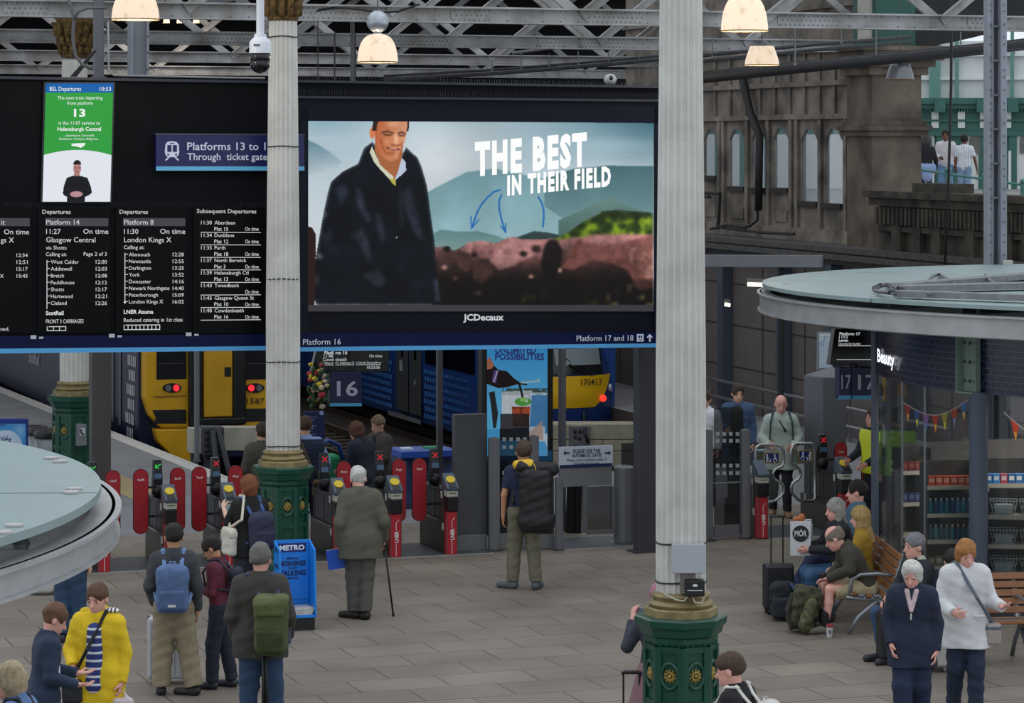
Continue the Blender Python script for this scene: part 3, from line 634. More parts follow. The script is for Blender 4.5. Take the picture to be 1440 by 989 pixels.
m = MB(); gpoly(m, [(400, 116), (931, 124.5), (931, 121), (400, 112.6)], .5, .14); gpoly(m, [(400, 138.2), (931, 143.4), (931, 140.2), (400, 135)], .3, .14); gpoly(m, [(-70, 110), (384, 117.5), (384, 113.6), (-70, 106)], .5, .06); m.obj('top_ledge', mat('1d2230', .5), gan)
m = MB()                                              # fine bird spikes along the ledges
for x in np.arange(404, 928, 3.4):
    for y0, hh in ((113+(x-400)*.0206, 7), (135+(x-400)*.0098, 8)):
        p = gx(x, y0, .05); m.tube([p, p+Z*hh*.0093+U*random.uniform(-.012, .012)], .0028, 4)
for x in np.arange(66, 158, 2.6):
    p = gx(x, 116.5, .04); m.tube([p, p+Z*.05], .0026, 4)
for x in np.arange(4, 376, 3):
    p = gx(x, 292, .04); m.tube([p, p+Z*.07], .0024, 4)
o = m.obj('bird_spikes', mat('33363d', .4, .6), gan); o['kind'] = 'stuff'
m = MB(); gpoly(m, [(-70, 497.8), (378, 492.4), (378, 470), (-70, 473)], .02, .03); gpoly(m, [(400, 492.4), (931, 487.2), (931, 467), (400, 468)], .02, .05); m.obj('name_band', navy, gan)
m = MB(); gpoly(m, [(-70, 497.8), (400, 492.2), (400, 486.4), (-70, 491)], .03, .05); gpoly(m, [(400, 494.2), (931, 488), (931, 482.6), (400, 488.2)], .03, .07); m.obj('pale_strip', pale_blue, gan)
s = Sign(GP, .075); s.t('Platform 16', 424, 484.5, 8, 53).t('Platform 17 and 18', 808, 479.5, 8, 80)
s.r(892.5, 469.5, 902, 480).pg([(909.6, 480), (911.8, 480), (911.8, 473), (914.2, 475.2), (914.8, 473.6), (910.7, 469.4), (906.6, 473.6), (907.2, 475.2), (909.6, 473)])
s.mb.obj('band_lettering', sgn, gan)
s = Sign(GP, .08); s.r(894.5, 471.5, 896.8, 475).r(897.8, 471.5, 900, 475).r(894.5, 477, 900, 478); s.mb.obj('train_symbol', navy, gan)
s = Sign(GP, .055); s.t('JCDecaux', 649.5, 450.5, 8.6, 57, bold=.03); s.mb.obj('maker_lettering', mat('dfe3ea', .5, emit=.7), gan)
# -- the advertising screen's picture
cv = Canvas(432, 918, 158, 438, .8); X, Y = cv.X, cv.Y
n1, n2, n3 = cv.noise(120, 1), cv.noise(40, 2), cv.noise(10, 3)
t = np.clip((Y-168)/190, 0, 1)[..., None]; xx = np.clip((X-432)/486, 0, 1)[..., None]
sky = cv.rgb('a9c0cb')*(1-t)+cv.rgb('d8e0e6')*t; tr = np.clip((xx-.55)*2.2, 0, 1)*np.clip(1-(Y[..., None]-168)/75, 0, 1); sky = sky*(1-tr)+cv.rgb('41707f')*tr
wm_ = np.clip(1-np.hypot((X-610)/110, (Y-230)/90), 0, 1)[..., None]*.8; sky = sky*(1-wm_)+cv.rgb('e4e8ee')*wm_
cv.c = sky*(.86+.22*n1[..., None])
bl = np.clip(1-np.hypot((X-840)/110, (Y-205)/16), 0, 1); cv.put(bl, 'a9c3cd', .6); cv.put(np.clip(1-np.hypot((X-455)/60, (Y-172)/22), 0, 1), '7fa6b4', .7)
def hill(pts, c0, c1, top, bot):
    mk = cv.inpoly(pts); w = np.clip((Y-top)/(bot-top), 0, 1)[..., None]; cv.put(mk, (cv.rgb(c0)*(1-w)+cv.rgb(c1)*w)*(.9+.2*n2[..., None]))
hill([(432, 197), (447, 204), (462, 214), (478, 228), (470, 240), (432, 245)], '5e8494', 'b3c4cc', 196, 240)
hill([(596, 345), (596, 270), (622, 256), (650, 242), (690, 237), (760, 252), (800, 244), (830, 236), (870, 233), (918, 236), (918, 345)], '6f959d', '8fb3ba', 236, 330)
hill([(760, 250), (800, 238), (850, 233), (918, 234), (918, 330), (820, 330), (760, 290)], '466b71', '6d8f93', 234, 310)
hill([(780, 310), (815, 295), (855, 276), (880, 290), (918, 300), (918, 345), (780, 345)], '65827e', '4c6a66', 276, 330)
hill([(600, 330), (615, 323), (640, 326), (665, 325), (690, 331), (710, 338), (700, 356), (600, 356)], '587e83', '7c9a98', 322, 350)
hill([(720, 334), (745, 325), (765, 327), (780, 330), (780, 345), (720, 345)], '33474a', '2a3a3a', 325, 340)
bush = [(770, 338), (795, 326), (815, 312), (840, 300), (865, 296), (890, 298), (918, 302), (918, 345), (770, 345)]
cv.put(cv.inpoly(bush), cv.rgb('2f4418')*(.35+1.3*n3[..., None])); cv.put(cv.inpoly(bush)*np.clip((n3-.48)*7, 0, 1)*(Y > 304), '8aa524', .8); cv.poly([(838, 306), (842, 297), (865, 295), (914, 299), (914, 305), (870, 312)], '1f2c14', .75)
cv.blur(Y > 160, 1, 1)
herd = [(602, 438), (602, 348), (618, 346), (632, 352), (642, 348), (652, 340), (672, 338), (690, 342), (706, 335), (714, 332), (728, 336), (762, 336), (770, 334), (780, 338), (800, 334), (812, 334), (830, 330), (880, 329), (898, 330), (918, 330), (918, 438)]
w = np.clip((Y-338)/62, 0, 1)[..., None]; br = (cv.rgb('b07a78')*(1-w)**1.6+cv.rgb('150d0c')*(1-(1-w)**1.6)); cv.put(cv.inpoly(herd), br*(.62+.75*n2[..., None]))
cv.poly([(680, 362), (690, 352), (705, 337), (713, 333), (728, 337), (755, 340), (750, 356), (730, 366), (715, 374), (695, 380)], 'c78f8d', .65)
cv.poly([(640, 352), (652, 340), (660, 342), (655, 356)], 'c08a88', .7); cv.poly([(662, 350), (680, 340), (694, 345), (684, 362), (668, 364)], 'a87270', .7)
cv.poly([(803, 345), (810, 336), (818, 340), (845, 345), (870, 342), (900, 334), (918, 330), (918, 405), (895, 408), (880, 380), (860, 372), (830, 366), (800, 380), (785, 376)], '7c4a44', .75)
cv.put(cv.inpoly([(880, 350), (918, 336), (918, 400), (888, 405)])*np.clip((n3-.4)*4, 0, 1), 'b8877a', .7)
for pts, c in (([(797, 362), (804, 340), (812, 336), (816, 345), (806, 362), (790, 378), (784, 376)], '6b4038'), ([(762, 400), (755, 370), (760, 345), (768, 336), (778, 338), (786, 352), (782, 376), (775, 392)], '0e0a0a'), ([(640, 376), (632, 360), (640, 352), (656, 360), (652, 384)], '47302b'), ([(660, 372), (668, 362), (682, 366), (688, 384), (670, 400), (658, 392)], '3a2825')): cv.poly(pts, c, .9)
for x, y, rx, ry, c, a in ((622, 350, 7, 5, '0e0a09', 1), (730, 357, 7, 5, '0d0909', 1), (748, 350, 9, 7, '140d0c', .9), (661, 358, 5, 4, '120c0b', 1), (619, 376, 5, 4, 'c9958a', .9), (741, 389, 5, 3, 'b58a7e', .9), (782, 380, 3, 4, 'd8b0a0', .9), (666, 412, 7, 4, 'a08378', .7), (634, 392, 4, 3, '7a5a50', .8)): cv.ell(x, y, rx, ry, c, a, .5)
cv.put((Y > 392)*(X > 602)*np.clip((Y-385)/35, 0, 1), '0c0a08', .8); cv.put((Y > 410)*(X > 720)*np.clip((n3-.5)*5, 0, 1)*np.clip((Y-408)/15, 0, 1), '3d4a16', .75); cv.put((Y > 400)*(X > 845)*np.clip((n3-.5)*5, 0, 1)*(X < 915), '9a7f6c', .4)
hm_ = cv.inpoly(herd)+cv.inpoly(bush); cv.blur(hm_, 2); n5 = cv.noise(7, 12); n6 = cv.noise(22, 13); cv.c[hm_ > 0] *= (.5+.5*n5[hm_ > 0]+.5*n6[hm_ > 0])[:, None]
cv.poly([(432, 438), (432, 318), (438, 320), (443, 330), (441, 438)], '2a1a16')
coat = [(443, 430), (440, 415), (442, 400), (441, 372), (447, 335), (452, 305), (459, 270), (463, 256), (478, 242), (500, 230), (508, 208), (520, 199), (545, 245), (566, 207), (582, 222), (588, 236), (595, 262), (600, 300), (606, 345), (609, 388), (616, 425), (612, 430)]
mk = cv.inpoly(coat); cv.put(mk, cv.rgb('0c1019')*(.5+.9*n2[..., None]))
for pts, c, a in (([(496, 262), (505, 268), (510, 292), (520, 310), (512, 312), (498, 288)], '3a4152', .7), ([(524, 300), (530, 300), (536, 330), (534, 345), (528, 330)], '434a5c', .6), ([(560, 270), (572, 262), (582, 300), (590, 340), (578, 330), (566, 300)], '2e3545', .7), ([(488, 330), (506, 322), (514, 340), (520, 372), (512, 366), (500, 340)], '39404f', .6), ([(505, 385), (530, 380), (538, 395), (530, 405), (515, 396)], '343b4a', .6), ([(470, 265), (482, 256), (488, 270), (476, 290)], '2b3242', .6), ([(604, 390), (610, 392), (614, 424), (606, 424)], '4b5468', .6), ([(456, 296), (458, 300), (452, 312)], '8a93a4', .8), ([(443, 355), (450, 358), (451, 364), (445, 363)], '9aa3b4', .8), ([(443, 384), (446, 392), (444, 402)], '8d96a7', .7), ([(556, 265), (558, 265), (562, 320), (560, 322)], '565d6e', .6), ([(450, 330), (462, 322), (468, 330), (456, 345)], '232a38', .8)): cv.poly(pts, c, a)
cv.blur(mk, 3); n4 = cv.noise(16, 11); cv.c[mk] = cv.c[mk]*(.55+.9*n4[mk][:, None])+.035*np.clip(n4[mk][:, None]-.5, 0, 1); cv.ell(553, 334, 2, 2, '7d8494', 1, .5)
cv.poly([(519, 206), (526, 222), (538, 236), (548, 246), (552, 261), (545, 254), (532, 240), (522, 228), (516, 214)], 'cfd0b8'); cv.poly([(560, 222), (565, 228), (566, 240), (553, 252), (549, 254), (553, 240)], 'b9c6d8'); cv.poly([(543, 252), (547, 258), (552, 262), (551, 250)], 'b6b04a', .9)
cv.poly([(523, 200), (523, 212), (530, 232), (548, 248), (550, 254), (555, 240), (560, 222), (562, 206)], 'a5653f')
face = [(524, 168), (522, 180), (523, 198), (527, 212), (536, 224), (546, 228), (555, 223), (561, 210), (565, 196), (568, 182), (569, 168)]
mf = cv.inpoly(face); g = np.clip((X-524)/44, 0, 1)[..., None]; cv.put(mf, (cv.rgb('b9633c')*(1-g)+cv.rgb('dfa07c')*g)*(.9+.2*n2[..., None])); cv.ell(519.5, 187, 4.5, 9.5, 'd47b54', 1, .3)
cv.poly([(519, 184), (521, 168), (529, 168), (526, 176), (525, 184)], '2c2019'); cv.poly([(567, 186), (568, 168), (570.5, 168), (569.5, 184)], '2c2019')
cv.ell(548, 174, 12, 7, 'e6b08c', .6, .7); cv.ell(552, 196, 3.6, 11, 'efc3a0', .8, .7); cv.ell(539, 199, 6, 6, 'e09a70', .6, .8); cv.line([(533, 187), (540, 184.5), (548, 187.5)], 2, '3a2318', .9); cv.line([(555, 187.5), (560, 186), (565, 188.5)], 2, '3a2318', .9); cv.line([(536, 189.5), (545, 190)], 2, '281a14', .8); cv.line([(556, 190.5), (563, 191)], 2, '281a14', .8)
cv.line([(546, 203.5), (554, 205), (558, 203)], 1.6, '7d3d28', .9); cv.line([(540, 208), (548, 210.5), (556, 210)], 2.6, '6e2f25', 1); cv.line([(543, 209), (553, 210)], 1, 'e9d9cc', 1); cv.ell(545, 216, 8, 4, '8e4427', .5, .6); cv.line([(531, 196), (534, 208), (539, 217)], 2.2, '8a452a', .55); cv.line([(560, 200), (560, 210), (556, 219)], 2, '7c3e28', .5); cv.ell(546, 224, 8, 4, 'b97850', .6, .6)
cv.blur(mf, 1, 1)
for pts in ([(697, 267), (688, 270), (680, 277), (672, 286), (665, 298), (658, 318)], [(656, 305), (657, 321), (667, 309)], [(699, 274), (695.5, 283), (696, 295), (699, 308), (704, 325)], [(698, 318), (705, 327), (705, 314)], [(751, 277), (756, 285), (759, 296), (759, 308), (757.5, 319)]): cv.line(pts, 2.4 if len(pts) > 3 else 1.8, '1f66ad')
cv.put((Y > 428.5)+(Y < 168-(918-X)*.0+(X-432)*.011), '38373c'); cv.put((Y > 168)*(Y < 428.5)*((Y*1.25).astype(int) % 3 == 0), '000000', .06)
cv.build('screen_picture', lambda x, y: gx(x, y, .03), screen_mat(), gan)
s = Sign(GP, .036, lambda y: -.093)
s.t('THE BEST', 666.5, 245, 42, 159, bold=.058); s.t('IN THEIR FIELD', 712, 273.5, 25, 147, bold=.056); s.mb.obj('slogan_lettering', mat('ffffff', .5, emit=.95), gan)
# -- departure boards
dp = MB()
for x0, x1 in ((-60, 44), (53, 154), (162, 262), (271, 370)): gpoly(dp, [(x0, 469), (x1, 468), (x1, 291), (x0, 291)], .03, .03)
dp.obj('display_panel', mat('08080a', .4, spec=.1), gan)
s = Sign(GP, .045)
for x, tx, w_ in ((58.5, 'Departures', 40), (167, 'Departures', 40), (275.5, 'Subsequent Departures', 84)): s = Sign(GP, .045); s.t(tx, x, 300.5-(x > 200), 5.6, w_, bold=.02); s.mb.obj('heading_lettering', mat('d8d8d8', .5, emit=.62), gan)
s = Sign(GP, .04)
for x0, x1 in ((-40, 41), (63, 151.5), (172, 259.5)): s.r(x0, 306.5, x1, 317.8)
s.mb.obj('heading_bar', mat('3b3c42', .5, emit=.7), gan)
s = Sign(GP, .045); T = s.t
def brk(nm='timetable_lettering'):
    global s, T; s.mb.obj(nm, TLM, gan); s = Sign(GP, .045); T = s.t
TLM = mat('e6e8ea', .5, emit=.78)
def col(x, x2, plat, tm, dest, xm, rows, y0, dy, last=None):
    T(plat, x, 315.8, 7, None); brk(); T(tm, x, 328.8, 7); T('On time', x2, 328.8, 7, 35, 'r'); brk(); T(dest, x, 340.6, 7.2); brk()
    for i, (a, b) in enumerate(rows): T(a, xm, y0+i*dy, 5.2); T(b, x2-2, y0+i*dy, 5.2, 15.5, 'r'); s.r(x+1.5, y0+i*dy-3.4, xm-1.5, y0+i*dy-2.5); brk()
    s.r(x+.6, y0-5, x+1.6, y0+dy*(len(rows)-1)+(6 if not last else -2)); brk('route_line')
col(64, 151.3, 'Platform 14', '11:27', 'Glasgow Central', 70.5, [('West Calder', '12:00'), ('Addiewell', '12:03'), ('Breich', '12:08'), ('Fauldhouse', '12:12'), ('Shotts', '12:17'), ('Hartwood', '12:21'), ('Cleland', '12:26')], 370.8, 9.65)
T('via Shotts', 63.5, 350.8, 5.2); brk(); T('Calling at:', 63.5, 360, 5.2); T('Page 2 of 3', 149, 359.6, 5.2, None, 'r'); brk(); T('ScotRail', 63.5, 442.8, 5.4, bold=.03); brk(); T('FRONT 3 CARRIAGES', 63.5, 454.6, 5.4, 53); brk()
col(173.5, 259.3, 'Platform 8', '11:30', 'London Kings X', 180.3, [('Alnmouth', '12:28'), ('Newcastle', '12:55'), ('Darlington', '13:25'), ('York', '13:52'), ('Doncaster', '14:16'), ('Newark Northgate', '14:40'), ('Peterborough', '15:09'), ('London Kings X', '16:02')], 360.4, 9.48, 1)
T('Calling at:', 173, 350.2, 5.2); brk(); T('LNER Azuma', 173, 441.2, 5.4, bold=.03); brk(); T('Reduced catering in 1st class', 173, 452.6, 5.4, 83); s.disc(174.6, 425, 1.6); brk()
T('it', 1, 316, 7); brk(); T('On time', 40, 329.5, 7, 35, 'r'); brk(); T('gs X', 0, 341, 7.2); brk()
for i, a in enumerate(('12:34', '12:51', '15:17', '15:45')): T(a, 38, 361.5+i*9.6, 5.2, 15.5, 'r'); brk()
T('X', -1, 390.5, 5.2); brk(); T('ned.', 0, 465, 5.2); brk()
for i, (a, b, c_) in enumerate((('11:30', 'Aberdeen', 'Plat 15'), ('11:34', 'Dunblane', 'Plat 12'), ('11:35', 'Perth', 'Plat 18'), ('11:37', 'North Berwick', 'Plat 3'), ('11:39', 'Helensburgh Ctl', 'Plat 13'), ('11:43', 'Tweedbank', ''), ('11:45', 'Glasgow Queen St', 'Plat 10'), ('11:48', 'Cowdenbeath', 'Plat 16'))):
    y = 315.6+i*17.65; T(a, 281.6, y, 5.2, 15); T(b, 300.5, y, 5.2); T('On time', 362.5, y+8.8, 5.2, 19, 'r'); s.r(281, y+10.6, 365.5, y+11.4)
    if c_: T(c_, 300.2, y+8.8, 5.2)
    brk()
for x0, x1, y0, y1, nb in ((65.5, 91.5, 458.8, 465.3, 3), (173.5, 223.5, 456.6, 464, 9)):
    s.r(x0+2, y0, x1, y0+1).r(x0, y1-1, x1, y1)
    for k in range(nb+1): xx_ = x0+(x1-x0)*k/nb; s.r(xx_-.5, y0, xx_+.5, y1)
    brk('carriage_diagram')
s = Sign(GP, .05)
for x, y in ((42, 474), (152, 472), (260, 470)): s.r(x, y-2.6, x+8, y+2.6).r(x+12, y-.6, x+18, y+2.2)
s.mb.obj('maker_badge', mat('b9bcc2', .5), gan)
# -- sign language screen
m = MB(); f = lambda x, y, o=0: gx(x-(y-118)*.027, y, .06+o)
m.prism([f(60.5, 285), f(160.5, 285), f(160.5, 115.5), f(60.5, 115.5)], V*.09); o = m.obj('sign_language_screen', mat('15161a', .4), gan)
cv = Canvas(63, 158, 117.5, 283.5, .6); X, Y = cv.X, cv.Y; cv.put(X > 0, '2f9a3e'); cv.put(Y < 130.5, '0d5fa8')
cv.put(Y > 211+((X-110)/47)**2*7, 'dfe3ec'); cx_ = 110.5
cv.poly([(91, 272), (92, 262), (96, 250), (105, 247), (114, 247), (125, 250), (130, 262), (132, 271), (127, 275), (122, 277), (122, 284), (97, 284), (97, 277), (93, 275)], '14151a'); cv.poly([(106, 243), (106, 248), (114, 248), (114, 243)], '9b6c64')
cv.ell(110.2, 237, 5.4, 9, 'ad7c78'); cv.put((np.hypot((X-110)/6, (Y-233)/8) < 1)*(Y < 231.5), '1d1716'); cv.ell(110, 273, 10, 4.6, 'b98a92', 1, .2); cv.line([(107, 236), (109, 236)], .8, '3a2522'); cv.line([(112, 236), (114, 236)], .8, '3a2522'); cv.line([(108.5, 241.5), (112, 241.5)], 1, '7a3f40')
q = cv.build('picture', lambda x, y: f(x, y, .004), screen_mat(), gan); q.parent = o
s = Sign(GP, .072, lambda y: 0); T = s.t
SLM = mat('f4f7f4', .5, emit=.9)
def sl():
    global s, T; q = s.mb.obj('screen_lettering', SLM, gan); q.parent = o; s = Sign(GP, .072, lambda y: 0); T = s.t
T('BSL Departures', 68.5, 128, 6, 44); sl(); T('10:53', 154.5, 128, 5.6, 16, 'r'); sl()
for tx, y, cp, w_, b_ in (('The next train departing', 140, 4.8, 63, 0), ('from platform', 147.5, 4.8, 36, 0), ('13', 164, 10.5, 16, .03), ('is the 11:07 service to', 175.5, 5, 58, 0), ('Helensburgh Central', 184, 5.2, 61, .02), ('... Easterhouse, Garrowhill,', 192, 3, 43, 0), ('Shettleston, Carntyne, Bellgrove...', 196.7, 3, 56, 0)): T(tx, 110.5-(y-118)*.027+1.2, y, cp, w_, 'c', b_); sl()
s.pg([(99, 202), (119, 201), (117, 205), (112, 208), (108, 206.5), (99, 205)]); q = s.mb.obj('operator_mark', SLM, gan); q.parent = o
# -- platforms sign
m = MB(); m.prism([gx(217, 240, .1), gx(425, 240, .1), gx(425, 189.5, .1), gx(217, 188.5, .1)], V*.1)
b2 = m.one('direction_sign', mat('0a1150', .4), 'blue sign with train symbol reading Platforms 13 to 18 Through ticket gates', 'sign')
root = b2; mm = MB(); mm.prism([gx(217, 240, .102), gx(425, 240, .102), gx(425, 234, .102), gx(217, 234, .102)], V*-.004); mm.obj('pale_strip', mat('5fb0d8', .5), root)
mm = MB(); mm.prism([gx(216, 190, .11), gx(425, 190.5, .11), gx(425, 188.5, .11), gx(216, 187.5, .11)], V*.10); mm.obj('top_edge', mat('3c3f58', .5), root)
s = Sign(GP, .108, lambda y: 0); s.t('Platforms 13 to 18', 260.5, 211, 10.6, 121.5, bold=.012); s.t('Through  ticket gates', 260.5, 225, 9.6, 118, bold=.012)
s.pg([(230, 203), (233, 199.5), (239, 198.6), (245, 199.5), (248.6, 203), (249.4, 214), (248, 219), (244, 221), (234, 221), (230.4, 219), (229, 214)]).pg([(233, 221), (236, 221), (232, 225.5), (229, 225.5)]).pg([(242.5, 221), (245.5, 221), (249.5, 225.5), (246.5, 225.5)])
s.mb.obj('sign_lettering', mat('cfd6ea', .5), root)
s = Sign(GP, .112, lambda y: 0); s.r(232.5, 204, 238.2, 213.5).r(240.2, 204, 246, 213.5).disc(233.8, 217.4, 1.3).disc(244.8, 217.4, 1.3).r(236, 201, 242.5, 202.3); s.mb.obj('train_symbol', mat('0a1150', .4), root)
# steel legs and hangers that carry the gantry
def post(name, x0, x1, ytop, ybot, Yd, col, label, cat='post', web=True, grp=None, prof='box', deep=None):
    a, b = P(x0, ytop, Yd), P(x1, ytop, Yd); zt = a.z; zb_ = P(x0, ybot, Yd).z if ybot < 300 else .0; c = (a+b)/2; w = (b-a).length; d = deep or w
    m = MB(); t = thing(name, label, cat, (c.x, Yd, zb_), grp)
    if prof == 'box': m.box((c.x, Yd, (zt+zb_)/2), w, d, zt-zb_, RU); m.obj('shaft', mat(*col), t, bevel=.01)
    else:
        for s_ in (-1, 1): m.box(Vector((c.x, Yd, (zt+zb_)/2))+U*s_*(w/2-.02), .035, d, zt-zb_, RU)
        m.box((c.x, Yd, (zt+zb_)/2), w-.04, .03, zt-zb_, RU); m.obj('shaft', mat(*col), t)
        m = MB()
        for k in range(int((zt-zb_)/.22)): m.ball(Vector((c.x, Yd, zb_+.1+k*.22))+U*(w/2-.02)-V*(d/2), .017, n=6)
        m.obj('bolts', mat('55585e', .5, .5), t)
    m = MB(); m.box((c.x, Yd, zb_+.01), w*1.5, d*1.5, .02, RU); m.obj('end_plate', mat(*col), t)
    return t
gr = ('7d828b', .6, 0, .12, 3)
post('gantry_hanger', 181, 208, -30, 108, 37.9, gr, 'wide pale steel hanger above the departure boards, below the lit lamp', prof='I', deep=.2)
post('gantry_hanger', 132, 145, -30, 110, 37.9, ('5d6066', .6), 'slim grey steel hanger above the sign language screen', deep=.12)
post('support_post', 127, 154, 484, 700, 42.9, ('4a4645', .6, 0, .15, 3), 'square grey-brown steel post beside the far green column base', deep=.25)
post('support_post', 893, 923, 484, 782, 38.2, ('3a3a3f', .6, 0, .1, 3), 'broad dark steel post at the right end of the advertising screen', deep=.2)
post('screen_post', 614, 622, 486, 770, 40.5, ('4b4d52', .5), 'thin dark grey pole behind the closed grey gate panel')
post('screen_post', 786, 795, 490, 660, 40.2, ('55585e', .5), 'thin grey pole in front of the yellow-nosed train', )
# ------------------------------------------------------------------ fluted iron columns on green octagonal pedestals
paint = mat('cfcec9', .6, noise=.07, scale=3, col2='bdbcb6'); gold = mat('8c7c55', .5, .15, noise=.35, scale=10, bump=.3, bscale=40); grn = mat('0f4636', .32, noise=.2, scale=4, bump=.12, bscale=35)
gilt = mat('a8904e', .4, .5, noise=.4, scale=40)
def fluted(mb, x, y, z0, z1, r0, r1, n=20, seg=6):
    vs = []; fs = []; m = n*seg
    for zz, r in ((z0, r0), (z0+(z1-z0)*.35, r0*.985+r1*.015), (z1, r1)):
        for i in range(m):
            a = 2*math.pi*i/m; ph = (i % seg)/seg; dr = .13*math.sin(math.pi*min(1, ph*1.22))*(ph < .82); vs.append(Vector((x+r*(1-dr)*math.cos(a), y+r*(1-dr)*math.sin(a), zz)))
    for k in range(2):
        for i in range(m): fs.append((k*m+i, k*m+(i+1) % m, (k+1)*m+(i+1) % m, (k+1)*m+i))
    mb.add(vs, fs)
def octa(mb, x, y, prof, rot): mb.lathe([(r/math.cos(math.pi/8), z) for r, z in prof], (x, y, 0), 8, rot)
def column(px, py_cap, Yd, r_base, r_top, z_top, rot, label, capital=None, ties=(), hp=1.5, sc=1.0):
    x = (px-CX)/F*Yd; t = thing('cast_iron_column', label, 'column', (x, Yd, 0), 'fluted columns on green bases'); k = sc
    m = MB(); fluted(m, x, Yd, hp+.17*k, z_top, r_base, r_top); m.obj('fluted_shaft', paint, t, 40)
    m = MB(); R_ = r_base
    m.lathe([(R_*1.0, hp+.20*k), (R_*1.14, hp+.19*k), (R_*1.2, hp+.17*k), (R_*1.14, hp+.15*k), (R_*1.1, hp+.135*k), (R_*1.22, hp+.125*k), (R_*1.3, hp+.10*k), (R_*1.24, hp+.075*k), (R_*1.2, hp+.07*k)], (x, Yd, 0), 32)
    octa(m, x, Yd, [(R_*1.3, hp+.072*k), (R_*1.36, hp+.06*k), (R_*1.36, hp+.0*k), (R_*1.2, hp-.02)], rot); m.obj('gold_moulding', gold, t, 35)
    m = MB(); W = .275*k; octa(m, x, Yd, [(W*.92, 0), (W*1.28, 0.001), (W*1.28, .10), (W*1.12, .13), (W*1.12, .30), (W, .36), (W, hp-.24*k), (W*1.06, hp-.21*k), (W*1.06, hp-.17*k), (W*1.16, hp-.15*k), (W*1.22, hp-.09*k), (W*1.30, hp-.07*k), (W*1.32, hp-.015*k), (W*1.26, hp), (.05, hp)], rot)
    ped = m.obj('pedestal', grn, t, 25)
    for i in range(8):
        a = rot+math.pi/8+i*math.pi/4; n = Vector((math.cos(a), math.sin(a), 0)); s_ = Vector((-math.sin(a), math.cos(a), 0))
        if n.y > .5: continue
        zc = hp-.48*k; o = Vector((x, Yd, zc))+n*W; fw_ = W*.414; m = MB()
        for q in (-1, 1): m.box(o+s_*q*fw_*.86+n*.008-Z*.19*k, .05*k, .03, .86*k, Matrix(((s_.x, n.x, 0), (s_.y, n.y, 0), (0, 0, 1))))
        for zz in (.22*k, -.24*k, -.60*k): m.box(o+n*.006+Z*zz, fw_*1.7, .024, .05*k, Matrix(((s_.x, n.x, 0), (s_.y, n.y, 0), (0, 0, 1))))
        ring = []
        for kx in range(20):
            w = 2*math.pi*kx/20; ring.append(o+s_*math.cos(w)*fw_*.66+Z*math.sin(w)*fw_*.95+n*.008)
        m.tube(ring, .017*k, 6, True)
        for j in range(4): m.ball(o+Z*(.262*k)+s_*(j-1.5)*fw_*.48+n*.012, .016*k, n=6)
        sub(m, 'raised_panel', grn, ped, 50); m = MB(); m.ball(o+n*.012, .02*k, n=8)
        for kx in range(10):
            w = 2*math.pi*kx/10; m.ball(o+n*.012+(s_*math.cos(w)+Z*math.sin(w))*.032*k, .0135*k, n=6)
            w += .31; m.ball(o+n*.006+(s_*math.cos(w)+Z*math.sin(w))*.049*k, .0115*k, n=6)
        sub(m, 'rosette', gilt, ped, True, label='gilded flower rosette')
    for py in ties:
        z = P(px, py, Yd-r_base).z; r = r_base+(r_top-r_base)*(z-hp)/(z_top-hp)
        m = MB(); m.tube([(x+(r+.003)*math.cos(a), Yd+(r+.003)*math.sin(a), z+.006*math.sin(a*3)) for a in np.linspace(0, 2*math.pi, 28, endpoint=False)], .008, 6, True); m.obj('cable_tie', mat('141416', .5), t, True)
    if capital:
        z0, z1, kk = capital; m = MB(); rm = mat('6d5226', .8, noise=.5, scale=14, bump=.8, bscale=25, col2='33260f')
        m.lathe([(r_top*1.0, z0), (r_top*1.12, z0+.03), (r_top*1.05, z0+.06), (r_top*1.05, z0+.35*kk), (r_top*1.3, z0+.7*kk), (r_top*1.75, z1), (r_top*.5, z1)], (x, Yd, 0), 24)
        for row, (zz, rr, hh, nn) in enumerate(((z0+.08, r_top*1.08, .22*kk, 12), (z0+.28*kk, r_top*1.16, .25*kk, 12), (z0+.5*kk, r_top*1.4, .26*kk, 8))):
            for i in range(nn):
                a = 2*math.pi*(i+.5*row)/nn; n = Vector((math.cos(a), math.sin(a), 0)); c_ = Vector((x, Yd, zz))+n*rr
                m.tube([c_-Z*.02, c_+Z*hh*.55+n*.015, c_+Z*hh*.9+n*.06, c_+Z*hh*.85+n*.10], [.05, .045, .03, .015], 6)
        m.obj('leafy_capital', rm, t, True)
    return t
column(957.5, 866, 24.1, .213, .175, 7.2, math.radians(-90), 'large fluted white column on a green pedestal in front of the advertising screen', None, (767, 822))
column(398, 657, 35.2, .212, .175, 7.0, math.radians(-97), 'fluted white column between departure boards and advertising screen, behind the blue newspaper stand', (7.0, 8.6, 1.3), (51, 206, 393, 510, 629))
column(105, 556, 45, .235, .20, 6.8, math.radians(-90), 'farthest fluted column, seen above and below the departure boards', (6.83, 7.55, .75), (), 1.5, 1.12)
